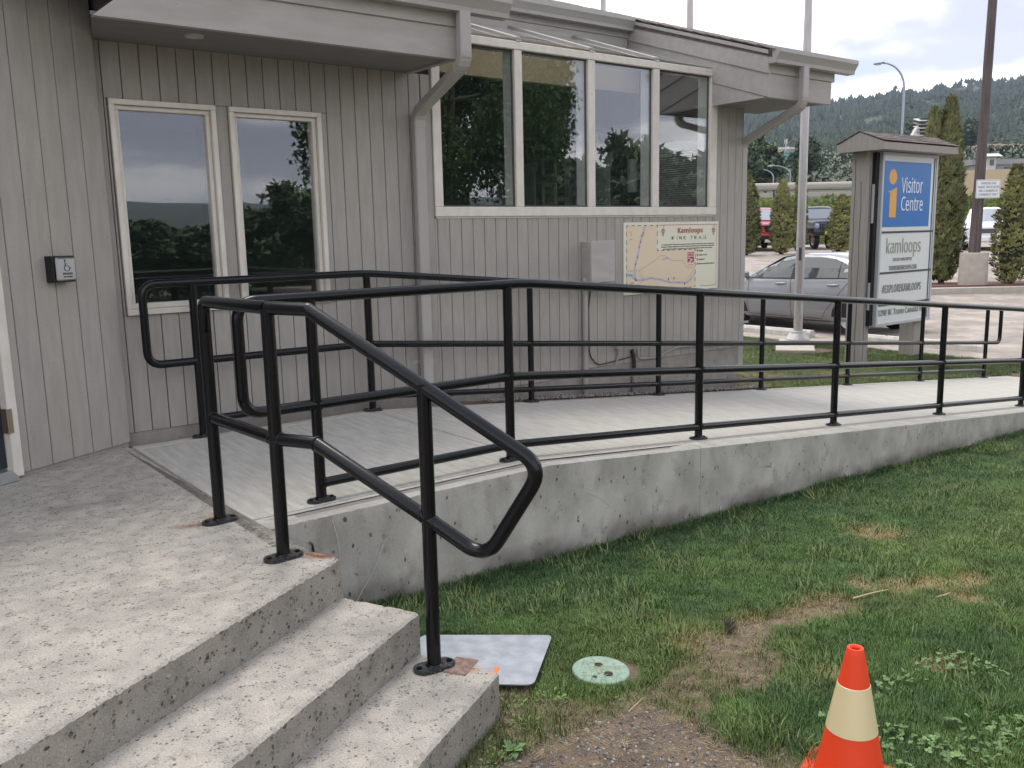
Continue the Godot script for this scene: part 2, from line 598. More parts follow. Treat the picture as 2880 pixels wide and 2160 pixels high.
	M.yellow_far = mat(lin(0.58, 0.44, 0.22), 0.85)
	M.house_white = mat(lin(0.62, 0.60, 0.57), 0.8)
	M.house_pink = mat(lin(0.46, 0.20, 0.16), 0.8)
	M.house_turq = mat(lin(0.10, 0.46, 0.50), 0.7)
	M.house_grey = mat(lin(0.30, 0.29, 0.28), 0.8)
	M.lamp_metal = mat(lin(0.36, 0.41, 0.46), 0.4, 0.4)

# ---------------------------------------------------------------- sky
func make_sky() -> ImageTexture:
	var w := 1536
	var h := 768
	var f := FastNoiseLite.new()
	f.seed = 1359
	f.frequency = 0.55
	f.fractal_octaves = 6
	f.fractal_gain = 0.52
	f.domain_warp_enabled = true
	f.domain_warp_amplitude = 0.5
	f.domain_warp_frequency = 0.7
	var f2 := FastNoiseLite.new()
	f2.seed = 1416
	f2.frequency = 1.9
	f2.fractal_octaves = 4
	var data := PackedFloat32Array()
	data.resize(w * h * 4)
	for y in h:
		var el := (0.5 - (y + 0.5) / h) * PI
		var sy := sin(el)
		var cy := cos(el)
		for x in w:
			var az := (x + 0.5) / w * TAU
			var k := (y * w + x) * 4
			var c: Color
			if el > -0.02:
				var q := 1.0 / (sy + 0.12)
				var px := sin(az) * cy * q
				var pz := -cos(az) * cy * q
				var d := f.get_noise_2d(px, pz)
				var e := f2.get_noise_2d(px, pz)
				var t := smoothstep(-0.22, 0.34, d + e * 0.18)
				c = Color(0.585, 0.615, 0.75).lerp(Color(1.72, 1.70, 1.70), t)
				var gap := smoothstep(0.30, 0.50, f.get_noise_2d(px + 40.0, pz - 17.0))
				c = c.lerp(Color(0.45, 0.66, 1.15), gap * 0.2)
				var haze := clampf(1.0 - sy * 9.0, 0, 1)
				c = c.lerp(Color(1.30, 1.30, 1.33), haze * 0.55)
			else:
				c = Color(0.30, 0.30, 0.27)
			data[k] = c.r
			data[k + 1] = c.g
			data[k + 2] = c.b
			data[k + 3] = 1.0
	return ImageTexture.create_from_image(Image.create_from_data(w, h, false, Image.FORMAT_RGBAF, data.to_byte_array()))

const ZW := -5.42
const SL := 1.0 / 3.0

func roof_y(z: float) -> float:
	return 2.625 + (-4.76 - z) * SL

func board(b: Node3D, T: Transform3D, x0: float, x1: float, y0: float, y1: float, depth := 0.016) -> void:
	# one vertical board, face at local z = 0, edges eased where it meets the groove
	if x1 - x0 < 0.008 or y1 - y0 < 0.01:
		return
	var g := G.new()
	var w := x1 - x0 - 0.0045
	g.box(T * T3(V((x0 + x1) * 0.5, (y0 + y1) * 0.5, -depth * 0.5 + rng.randf_range(-0.0006, 0.0006))), V(w, y1 - y0, depth), 0.0022)
	obj("siding_board", g, M["siding%d" % (rng.randi() % 4)], b)

func frame_ring(g: G, x0: float, x1: float, y0: float, y1: float, w: float, z0: float, z1: float, wb := -1.0, bev := 0.003) -> void:
	if wb < 0.0:
		wb = w
	g.bx(V(x0, y0, z0), V(x1, y0 + wb, z1), bev)
	g.bx(V(x0, y1 - w, z0), V(x1, y1, z1), bev)
	g.bx(V(x0, y0 + wb, z0), V(x0 + w, y1 - w, z1 - 0.0015), bev)
	g.bx(V(x1 - w, y0 + wb, z0), V(x1, y1 - w, z1 - 0.0015), bev)

func small_window(b: Node3D, x0: float, x1: float, y0: float, y1: float) -> void:
	var g := G.new()
	frame_ring(g, x0, x1, y0, y1, 0.030, -5.50, -5.396, 0.034)
	var w := obj("window_frame", g, M.cream, b)
	g = G.new()
	frame_ring(g, x0 + 0.031, x1 - 0.031, y0 + 0.035, y1 - 0.031, 0.024, -5.50, -5.424, 0.030)
	obj("sash", g, M.cream, w)
	for z in [-5.447, -5.456, -5.465]:
		g = G.new()
		g.bx(V(x0 + 0.05, y0 + 0.06, z - 0.002), V(x1 - 0.05, y1 - 0.05, z + 0.002))
		obj("pane", g, M.glass, w)

func gutter(b: Node3D, x0: float, x1: float, y: float, z: float, s := 1.0) -> Node3D:
	# K-style trough: back at z, reaching forward
	var p := PackedVector2Array([Vector2(0, 0.115), Vector2(0, 0.0), Vector2(0.075, 0.0), Vector2(0.078, 0.028), Vector2(0.098, 0.062), Vector2(0.112, 0.082), Vector2(0.112, 0.115), Vector2(0.104, 0.115), Vector2(0.104, 0.088), Vector2(0.09, 0.064), Vector2(0.071, 0.031), Vector2(0.069, 0.006), Vector2(0.006, 0.006), Vector2(0.006, 0.115)])
	for i in p.size():
		p[i] *= s
	var g := G.new()
	# local x -> +Z, local y -> up, local z -> -X ... extrude along X
	var T := Transform3D(Basis(V(0, 0, 1), V(0, 1, 0), V(-1, 0, 0)), V(0, y, z))
	g.prism(p, T, -x1, -x0)
	var e := PackedVector2Array([Vector2(0.002, 0.112), Vector2(0.002, 0.002), Vector2(0.073, 0.002), Vector2(0.076, 0.029), Vector2(0.096, 0.063), Vector2(0.110, 0.083), Vector2(0.110, 0.112)])
	for i in e.size():
		e[i] *= s
	g.prism(e, T, -x1 - 0.0015, -x1 + 0.004)
	g.prism(e, T, -x0 - 0.004, -x0 + 0.0015)
	return obj("gutter", g, M.gutter, b)

func rect_pipe(g: G, path: Array, w: float, d: float, side: Vector3) -> void:
	# downspout of rectangular section swept along a path; side is the direction of its width
	var rows := []
	for i in path.size():
		var t: Vector3
		if i == 0:
			t = (path[1] - path[0]).normalized()
		elif i == path.size() - 1:
			t = (path[i] - path[i - 1]).normalized()
		else:
			t = ((path[i + 1] - path[i]).normalized() + (path[i] - path[i - 1]).normalized()).normalized()
		var x := (side - t * side.dot(t)).normalized()
		var y := t.cross(x)
		var c := 0.008
		var row := []
		for q in [[-1, -1, 1, 0], [1, -1, -1, 0], [1, -1, 0, 1], [1, 1, 0, -1], [1, 1, -1, 0], [-1, 1, 1, 0], [-1, 1, 0, -1], [-1, -1, 0, 1]]:
			row.append(path[i] + x * (q[0] * w * 0.5 + q[2] * c) + y * (q[1] * d * 0.5 + q[3] * c))
		rows.append(row)
	for i in rows.size() - 1:
		for j in 8:
			var j2 := (j + 1) % 8
			g.oq(rows[i][j], rows[i][j2], rows[i + 1][j2], rows[i + 1][j], (path[i] + path[i + 1]) * 0.5)
	for k in [0, rows.size() - 1]:
		var o: Vector3 = path[k] + (path[1] - path[0] if k == 0 else path[k - 1] - path[k]) * 0.5
		for j in range(1, 7):
			g.ot(rows[k][0], rows[k][j], rows[k][j + 1], o)

func downspout(b: Node3D, top: Vector3, mid: Vector3, wall: Vector3, low: Vector3, side: Vector3) -> void:
	var g := G.new()
	var path := fillet([top, mid, wall, low], 0.07, 5)
	rect_pipe(g, path, 0.082, 0.058, side)
	var d := obj("downspout", g, M.gutter, b)
	# crimped ribs on the two elbows
	g = G.new()
	for c in [mid, wall]:
		for k in path.size():
			if k % 2 == 0 and (path[k] - c).length() < 0.075 and k > 0 and k < path.size() - 1:
				var t: Vector3 = (path[k + 1] - path[k - 1]).normalized()
				rect_pipe(g, [path[k] - t * 0.005, path[k] + t * 0.005], 0.087, 0.063, side)
	obj("elbow_rib", g, M.gutter, d)
	g = G.new()
	for y in [wall.y - 0.075]:
		rect_pipe(g, [V(low.x, y - 0.02, low.z), V(low.x, y + 0.02, low.z)], 0.088, 0.064, side)
	obj("joint_sleeve", g, M.gutter, d)
	if low.y < 0.3:
		g = G.new()
		rect_pipe(g, [V(low.x, 0.262, low.z), V(low.x, 0.288, low.z)], 0.09, 0.066, side)
		g.bx(V(low.x - 0.085, 0.264, ZW + 0.001), V(low.x + 0.085, 0.286, ZW + 0.004))
		obj("wall_strap", g, M.gutter, d)

func interior_opening(b: Node3D, z0: float, z1: float, y0: float, y1: float, blind: bool) -> void:
	# cased window with a closed blind on the inner face of the end wall (x = 6.8, facing -X)
	var x := 6.80
	var g := G.new()
	g.bx(V(x - 0.03, y1 - 0.10, z0 - 0.04), V(x - 0.001, y1, z1 + 0.04), 0.004)
	g.bx(V(x - 0.024, y0, z0), V(x - 0.001, y1 - 0.10, z0 + 0.09), 0.003)
	g.bx(V(x - 0.024, y0, z1 - 0.09), V(x - 0.001, y1 - 0.10, z1), 0.003)
	g.bx(V(x - 0.04, y0 - 0.05, z0 - 0.04), V(x - 0.001, y0, z1 + 0.04), 0.004)
	var c := obj("interior_casing", g, M.in_trim, b)
	if blind:
		g = G.new()
		var y := y1 - 0.135
		g.bx(V(x - 0.03, y, z0 + 0.095), V(x - 0.002, y + 0.03, z1 - 0.095))
		while y > y0 + 0.02:
			g.box(T3(V(x - 0.014, y, (z0 + z1) * 0.5), 0, 0, 0.9), V(0.024, 0.002, z1 - z0 - 0.2))
			y -= 0.021
		obj("blind", g, M.blind, c)

func make_building() -> void:
	var b := thing("visitor_building", "grey board-sided building with porch roof, corner sunroom windows and shingled eave", "building")
	var I := Transform3D(Basis(), V(0, 0, ZW))
	var L := Transform3D(Basis.from_euler(V(0, deg_to_rad(30), 0)), V(1.312, 0, -5.352))
	var g := G.new()
	# structural walls with thickness: long wall with its openings, end wall, rear wall
	var wz0 := ZW - 0.145
	var wz1 := ZW - 0.0165
	var top := 2.30
	for q in [[0.9, 1.38, -0.9, top], [1.38, 1.972, -0.9, 0.75], [1.38, 1.972, 1.953, top], [1.972, 2.057, -0.9, top], [2.057, 2.652, -0.9, 0.75], [2.057, 2.652, 1.953, top], [2.652, 3.51, -0.9, top], [3.51, 6.545, -0.9, 1.302], [6.545, 6.93, -0.9, top]]:
		g.bx(V(q[0], q[2], wz0), V(q[1], q[3], wz1))
	g.bx(V(6.80, -0.9, -10.0), V(6.93, 2.25, wz0))
	g.bx(V(0.9, -0.9, -10.0), V(6.80, 3.9, -9.86))
	g.bx(V(6.80, 2.251, -9.9), V(6.93, 3.6, -9.55))
	g.bx(V(0.78, -0.9, -10.0), V(0.9, 2.6, ZW - 0.2))
	g.bx(V(3.38, 0.0, -9.86), V(3.50, 3.6, wz0))
	g.bx(V(0.9, -0.02, -9.86), V(6.8, 0.02, wz0))
	g.bx(V(0.9, 2.32, -9.86), V(3.38, 2.36, wz0))
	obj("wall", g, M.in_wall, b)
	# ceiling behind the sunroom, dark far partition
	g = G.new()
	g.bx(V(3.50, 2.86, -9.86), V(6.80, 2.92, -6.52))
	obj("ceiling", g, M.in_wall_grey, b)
	# long wall siding, board by board
	var x := 1.356 - 0.1037
	while x < 3.40:
		var xa := x
		var xb := minf(x + 0.1037, 3.418)
		var y0 := 0.058
		# cut round the two windows
		var cuts := []
		for w in [[1.372, 1.978], [2.052, 2.660]]:
			cuts.append(w)
		var segs := [[xa, xb]]
		var hit := false
		for w in cuts:
			if xb > w[0] and xa < w[1]:
				hit = true
		if hit:
			board(b, I, xa, xb, y0, 0.743)
			board(b, I, xa, xb, 1.957, 2.262)
			segs = []
			var left := xa
			for w in cuts:
				if xb > w[0] and xa < w[1]:
					if w[0] > left:
						segs.append([left, w[0]])
					left = maxf(left, w[1])
			if left < xb:
				segs.append([left, xb])
		for s in segs:
			board(b, I, s[0], s[1], 0.745 if hit else y0, 1.955 if hit else 2.262)
		x += 0.1037
	x = 3.527
	board(b, I, 3.502, 3.527, -0.01, 1.290)
	while x < 6.94:
		var xb := minf(x + 0.1034, 6.949)
		var y0 := -0.01 if x < 4.86 else 0.045
		if xb <= 6.55:
			board(b, I, x, xb, y0, 1.290)
		elif x >= 6.55:
			board(b, I, x, xb, y0, 2.262)
		else:
			board(b, I, x, 6.55, y0, 1.290)
			board(b, I, 6.55, xb, y0, 2.262)
		x += 0.1034
	# end wall siding (faces +X) and trims
	var E := Transform3D(Basis.from_euler(V(0, PI / 2, 0)), V(6.949, 0, ZW - 0.02))
	for k in 18:
		board(b, E, k * 0.1034, (k + 1) * 0.1034, 0.045, 2.262 + (k * 0.1034) * SL * 0.9)
	g = G.new()
	g.bx(V(3.420, -0.01, ZW - 0.016), V(3.500, 2.262, ZW + 0.006), 0.003)
	obj("corner_trim", g, M.siding1, b)
	# foundation
	g = G.new()
	g.bx(V(1.25, -0.9, ZW - 0.1), V(3.379, 0.057, ZW - 0.007))
	g.bx(V(3.38, -0.9, ZW - 0.1), V(4.86, -0.012, ZW - 0.006), 0.004)
	g.bx(V(4.86, -0.9, ZW - 0.1), V(6.94, 0.043, ZW - 0.006), 0.004)
	g.bx(V(6.86, -0.9, -9.9), V(6.941, 0.043, ZW - 0.01), 0.004)
	obj("foundation", g, M.found, b)
	# door wall, turned 30 degrees
	g = G.new()
	g.box(L * T3(V(-0.355, 1.15, -0.085)), V(0.71, 4.5, 0.136))
	g.box(L * T3(V(-1.25, 2.85, -0.085)), V(1.1, 1.35, 0.136))
	g.box(L * T3(V(-3.3, 1.15, -0.085)), V(3.0, 4.5, 0.136))
	obj("door_wall", g, M.siding1, b)
	var ts := [-0.71, -0.661, -0.5285, -0.396, -0.2655, -0.1345, 0.0]
	for i in 6:
		board(b, L, ts[i], ts[i + 1], 0.022, 3.4)
	for i in 9:
		board(b, L, -0.71 - (i + 1) * 0.1315, -0.71 - i * 0.1315, 2.18, 3.4)
	# door with frame
	var d := Node3D.new()
	d.name = "door"
	b.add_child(d)
	d.transform = L
	g = G.new()
	g.bx(V(-0.766, 0.012, -0.12), V(-0.711, 2.18, 0.012), 0.003)
	g.bx(V(-1.80, 2.12, -0.12), V(-0.766, 2.18, 0.010), 0.003)
	g.bx(V(-1.80, 0.012, -0.12), V(-1.745, 2.12, 0.012), 0.003)
	obj("door_frame", g, M.cream, d)
	g = G.new()
	g.bx(V(-1.742, 0.06, -0.075), V(-0.769, 2.117, -0.03), 0.003)
	obj("door_leaf", g, M.door, d)
	for y in [0.30, 1.15, 1.95]:
		g = G.new()
		g.bx(V(-0.772, y - 0.062, -0.034), V(-0.742, y + 0.062, 0.0135), 0.001)
		for k in 5:
			g.tube([V(-0.769, y - 0.062 + k * 0.025, 0.012), V(-0.769, y - 0.039 + k * 0.025, 0.012)], 0.0075, 8)
		obj("hinge", g, M.brass, d)
	g = G.new()
	g.prism(PackedVector2Array([Vector2(-0.10, 0.0), Vector2(0.045, 0.0), Vector2(0.045, 0.012), Vector2(0.0, 0.045), Vector2(-0.10, 0.05)]), Transform3D(Basis(V(0, 0, 1), V(0, 1, 0), V(-1, 0, 0)), V(0, 0.004, 0)), 0.767, 1.74)
	obj("threshold", g, M.alu, d)
	# small windows
	small_window(b, 1.375, 1.975, 0.746, 1.955)
	small_window(b, 2.055, 2.657, 0.746, 1.955)
	# ---- sunroom window
	g = G.new()
	g.bx(V(3.503, 1.296, ZW - 0.13), V(6.549, 1.366, ZW + 0.022), 0.004)
	g.bx(V(3.515, 1.283, ZW - 0.02), V(6.54, 1.296, ZW + 0.008), 0.002)
	var sw := obj("sunroom_sill", g, M.cream, b)
	g = G.new()
	g.bx(V(3.503, 2.505, ZW - 0.13), V(6.552, 2.562, ZW + 0.026), 0.004)
	obj("sunroom_head", g, M.cream, b)
	var mx := [[3.503, 3.574], [4.238, 4.310], [4.976, 5.050], [5.716, 5.793], [6.452, 6.547]]
	for m in mx:
		g = G.new()
		g.bx(V(m[0], 1.3665, ZW - 0.02), V(m[1], 2.5045, ZW + 0.020), 0.004)
		var u := obj("mullion", g, M.cream, b)
		g = G.new()
		g.bx(V(m[0] + 0.004, 1.368, ZW - 0.135), V(m[1] - 0.004, 2.503, ZW - 0.0205), 0.002)
		obj("jamb", g, M.mint, u)
	for i in 4:
		var xa: float = mx[i][1]
		var xb: float = mx[i + 1][0]
		g = G.new()
		frame_ring(g, xa + 0.0005, xb - 0.0005, 1.367, 2.504, 0.011, ZW - 0.02, ZW - 0.004, -1.0, 0.001)
		obj("glazing_bead", g, M.seam, b)
		for z in [ZW - 0.007, ZW - 0.012, ZW - 0.017]:
			g = G.new()
			g.bx(V(xa + 0.006, 1.372, z - 0.002), V(xb - 0.006, 2.5, z + 0.002))
			obj("pane", g, M.glass, b)
	# sloping glass roof of the sunroom, from window head up to the set-back fascia
	var za := ZW + 0.02
	var zb := -6.44
	var ya := 2.566
	var yb := 2.925
	for i in 5:
		var xm: float = (mx[i][0] + mx[i][1]) * 0.5
		g = G.new()
		var dirv := V(0, yb - ya, zb - za)
		g.box(Transform3D(Basis.looking_at(dirv.normalized(), Vector3.UP), V(xm, (ya + yb) * 0.5 + 0.018, (za + zb) * 0.5)), V(0.05, 0.024, dirv.length()), 0.004)
		obj("roof_glazing_bar", g, M.fascia, b)
		g = G.new()
		g.bx(V(xm - 0.025, 2.563, ZW + 0.0), V(xm + 0.025, 2.572, ZW + 0.03), 0.002)
		obj("bar_clip", g, M.steel, b)
	for i in 4:
		var xa: float = mx[i][1] - 0.01
		var xb: float = mx[i + 1][0] + 0.01
		g = G.new()
		g.quad(V(xa, ya + 0.012, za), V(xb, ya + 0.012, za), V(xb, yb + 0.012, zb), V(xa, yb + 0.012, zb))
		obj("roof_pane", g, M.roof_glass, b)
	# inside of the sunroom: tan header beam, end wall with cased windows and blinds
	g = G.new()
	g.bx(V(3.50, 2.50, -6.52), V(6.80, 2.93, -6.44), 0.004)
	obj("header_beam", g, M.tan, b)
	g = G.new()
	g.bx(V(3.5005, 2.30, -6.43), V(3.53, 2.80, wz0))
	obj("cheek_wall", g, M.in_wall, b)
	g = G.new()
	g.bx(V(6.60, 2.26, -6.43), V(6.80, 2.80, wz0))
	obj("cheek_wall", g, M.in_wall, b)
	interior_opening(b, -6.42, -5.72, 0.95, 2.02, true)
	interior_opening(b, -7.77, -7.04, 0.3, 2.0, true)
	interior_opening(b, -9.02, -8.30, 0.9, 1.98, true)
	for y in [[1.80, 2.02], [1.48, 1.73]]:
		g = G.new()
		var fr := Transform3D(Basis.from_euler(V(0, -PI / 2, 0)), V(6.798, 0, -8.035))
		for q in [[-0.125, 0.125, y[0], y[0] + 0.03], [-0.125, 0.125, y[1] - 0.03, y[1]], [-0.125, -0.095, y[0] + 0.03, y[1] - 0.03], [0.095, 0.125, y[0] + 0.03, y[1] - 0.03]]:
			g.box(fr * T3(V((q[0] + q[1]) * 0.5, (q[2] + q[3]) * 0.5, 0.014)), V(q[1] - q[0], q[3] - q[2], 0.024), 0.003)
		var pf := obj("picture_frame", g, M.in_trim, null)
		tag(pf, "pale picture frame on the inner wall, %s of the two" % ("upper" if y[0] > 1.7 else "lower"), "picture frame")
		g = G.new()
		g.box(fr * T3(V(0, (y[0] + y[1]) * 0.5, 0.005)), V(0.2, y[1] - y[0] - 0.05, 0.008))
		obj("picture", g, M.in_dark, pf)
	# wall lamp cylinder inside the third pane
	var lamp := thing("wall_light", "white cylinder wall light seen through the third sunroom pane", "wall light", V(6.74, 1.56, -6.66))
	g = G.new()
	g.lathe(T3(Vector3.ZERO), [Vector2(0.0, 0), Vector2(0.05, 0), Vector2(0.052, 0.01), Vector2(0.052, 0.32), Vector2(0.05, 0.33), Vector2(0.0, 0.33)], 20)
	obj("lamp_shade", g, M.in_trim, lamp)
	g = G.new()
	g.lathe(Transform3D(Basis.from_euler(V(0, 0, PI / 2)), V(0.058, 0.165, 0)), [Vector2(0.0, -0.02), Vector2(0.05, -0.02), Vector2(0.055, 0.01), Vector2(0.0, 0.01)], 16)
	obj("back_plate", g, M.in_trim, lamp)
	make_roof(b)

func make_roof(b: Node3D) -> void:
	var g := G.new()
	# sheathing slabs; the eave is notched between the porch and the wing
	var ridge := -9.6
	for q in [[-3.5, 3.60, -4.755], [3.60, 6.44, -6.40], [6.44, 7.43, -4.755]]:
		var p := PackedVector2Array([Vector2(-q[2], roof_y(q[2]) - 0.008), Vector2(-ridge, roof_y(ridge) - 0.008), Vector2(-ridge, roof_y(ridge) - 0.10), Vector2(-q[2], roof_y(q[2]) - 0.06)])
		g.prism(p, Transform3D(Basis(V(0, 0, -1), V(0, 1, 0), V(1, 0, 0)), Vector3.ZERO), q[0], q[1])
	# far slope
	g.prism(PackedVector2Array([Vector2(9.6, roof_y(ridge) - 0.008), Vector2(14.4, roof_y(-4.8)), Vector2(14.4, roof_y(-4.8) - 0.06), Vector2(9.6, roof_y(ridge) - 0.1)]), Transform3D(Basis(V(0, 0, -1), V(0, 1, 0), V(1, 0, 0)), Vector3.ZERO), -3.5, 7.43)
	var r := obj("roof", g, M.shingle2, b)
	# shingles of the wing: single tabs along courses
	g = G.new()
	var z := -4.74
	var row := 0
	var slope := atan(SL)
	while z > -9.5:
		var x := 6.40 + (0.11 if row % 2 else 0.0) - 0.11
		while x < 7.46:
			var xa := maxf(x, 6.425)
			var xb := minf(x + 0.215, 7.462)
			if xb - xa > 0.03:
				var h := rng.randf_range(0.0, 0.004)
				g.box(T3(V((xa + xb) * 0.5, roof_y(z - 0.075) + 0.006 + h, z - 0.075), 0, slope + 0.035), V(xb - xa - 0.006, 0.009, 0.19))
			x += 0.22
		z -= 0.14
		row += 1
	obj("shingle_courses", g, M.shingle, r).set_meta("kind", "stuff")
	g = G.new()
	z = -6.38
	row = 0
	while z > -9.5:
		var x := 3.4
		while x < 6.42:
			g.box(T3(V(x + 0.107 + (0.11 if row % 2 else 0.0), roof_y(z - 0.075) + 0.006 + rng.randf_range(0, 0.004), z - 0.075), 0, slope + 0.035), V(0.21, 0.009, 0.19))
			x += 0.22
		z -= 0.14
		row += 1
	obj("shingle_courses", g, M.shingle, r).set_meta("kind", "stuff")
	# porch: beam, fascia, gutter, soffit
	g = G.new()
	var beam := PackedVector2Array([Vector2(1.187, 2.25), Vector2(3.335, 2.25), Vector2(3.335, 2.437), Vector2(1.42, 2.437)])
	g.prism(beam, T3(Vector3.ZERO), -4.845, -4.80)
	obj("porch_beam", g, M.fascia, b)
	g = G.new()
	g.bx(V(1.2, 2.438, -4.845), V(3.395, 2.60, -4.785), 0.003)
	obj("fascia_board", g, M.fascia, b)
	g = G.new()
	g.bx(V(3.30, 2.25, -5.40), V(3.337, 2.437, -4.846), 0.002)
	g.bx(V(3.30, 2.438, -6.40), V(3.393, 2.60, -4.846), 0.002)
	g.bx(V(3.337, 2.275, -4.862), V(3.38, 2.437, -4.812), 0.002)
	obj("porch_end_board", g, M.fascia, b)
	gutter(b, -1.0, 3.66, 2.515, -4.784)
	g = G.new()
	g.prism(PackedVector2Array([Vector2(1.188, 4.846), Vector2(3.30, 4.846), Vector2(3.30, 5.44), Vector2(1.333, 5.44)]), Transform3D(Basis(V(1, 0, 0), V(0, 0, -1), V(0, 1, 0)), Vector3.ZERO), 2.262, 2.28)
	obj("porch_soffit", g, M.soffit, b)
	# turned soffit over the door wall, filling the inner corner of the eave
	g = G.new()
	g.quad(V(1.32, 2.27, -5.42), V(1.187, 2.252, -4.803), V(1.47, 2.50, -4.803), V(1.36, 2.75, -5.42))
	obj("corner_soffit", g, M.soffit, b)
	g = G.new()
	g.lathe(T3(V(1.755, 2.2505, -5.04)), [Vector2(0.0, 0.004), Vector2(0.034, 0.004), Vector2(0.036, 0.0), Vector2(0.048, 0.0), Vector2(0.052, 0.011), Vector2(0.0, 0.011)], 24)
	obj("soffit_light", g, M.in_trim, b)
	# set-back fascia above the sunroom
	g = G.new()
	g.bx(V(3.40, 2.925, -6.47), V(6.445, 3.0, -6.435), 0.003)
	obj("fascia_board", g, M.fascia, b)
	g = G.new()
	g.bx(V(3.40, 3.001, -6.47), V(6.445, 3.14, -6.425), 0.003)
	obj("fascia_board", g, M.fascia, b)
	gutter(b, 3.45, 6.44, 3.055, -6.424, 1.0)
	# wing: raking fascia facing -X, in three boards
	var P := Transform3D(Basis(V(0, 0, -1), V(0, 1, 0), V(1, 0, 0)), Vector3.ZERO)
	var yt := func(zz: float) -> float: return roof_y(-zz) - 0.012
	var z0 := 4.792
	var z1 := 6.5
	g = G.new()
	g.prism(PackedVector2Array([Vector2(z0, yt.call(z0)), Vector2(z1, yt.call(z1)), Vector2(z1, yt.call(z1) - 0.185), Vector2(z0, yt.call(z0) - 0.185)]), P, 6.446, 6.49)
	obj("rake_board", g, M.fascia, b)
	g = G.new()
	g.prism(PackedVector2Array([Vector2(z0 + 0.002, yt.call(z0) - 0.1855), Vector2(z1, yt.call(z1) - 0.1855), Vector2(z1, yt.call(z1) - 0.375), Vector2(z0 + 0.002, yt.call(z0) - 0.375)]), P, 6.460, 6.49)
	obj("rake_board", g, M.fascia, b)
	g = G.new()
	g.prism(PackedVector2Array([Vector2(4.825, 2.252), Vector2(5.41, yt.call(5.41) - 0.3765), Vector2(5.41, 2.252)]), P, 6.468, 6.49)
	obj("rake_board", g, M.fascia, b)
	g = G.new()
	g.prism(PackedVector2Array([Vector2(z0 - 0.002, yt.call(z0) + 0.001), Vector2(z1, yt.call(z1) + 0.001), Vector2(z1, yt.call(z1) - 0.03), Vector2(z0 - 0.002, yt.call(z0) - 0.03)]), P, 6.432, 6.4455)
	obj("rake_edge_strip", g, M.fascia, b)
	# wing: eave boards, gutter, soffit, gable end
	g = G.new()
	g.bx(V(6.491, 2.25, -4.845), V(7.376, 2.443, -4.800), 0.002)
	obj("eave_board", g, M.fascia, b)
	g = G.new()
	g.bx(V(6.491, 2.4435, -4.845), V(7.405, 2.60, -4.788), 0.002)
	obj("eave_board", g, M.fascia, b)
	gutter(b, 6.445, 7.60, 2.515, -4.789)
	g = G.new()
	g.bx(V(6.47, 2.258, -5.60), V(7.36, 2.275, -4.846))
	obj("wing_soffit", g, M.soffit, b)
	g = G.new()
	g.prism(PackedVector2Array([Vector2(4.846, 2.26), Vector2(4.846, roof_y(-4.846) - 0.065), Vector2(9.6, roof_y(-9.6) - 0.1), Vector2(9.6, roof_y(-9.6) - 0.36), Vector2(5.6, 2.26)]), P, 7.34, 7.375)
	obj("gable_board", g, M.fascia, b)
	g = G.new()
	g.prism(PackedVector2Array([Vector2(5.44, 2.2), Vector2(5.44, 2.75), Vector2(9.6, roof_y(-9.6) - 0.1), Vector2(9.6, 2.2)]), P, 6.86, 6.945)
	obj("gable_wall", g, M.siding, b)
	downspout(b, V(3.315, 2.52, -4.725), V(3.315, 2.215, -4.725), V(3.366, 1.995, -5.375), V(3.366, 0.06, -5.375), V(1, 0, 0))
	downspout(b, V(6.85, 2.52, -4.725), V(6.85, 2.20, -4.725), V(6.99, 1.96, -5.46), V(6.99, -0.2, -5.46), V(1, 0, 0))

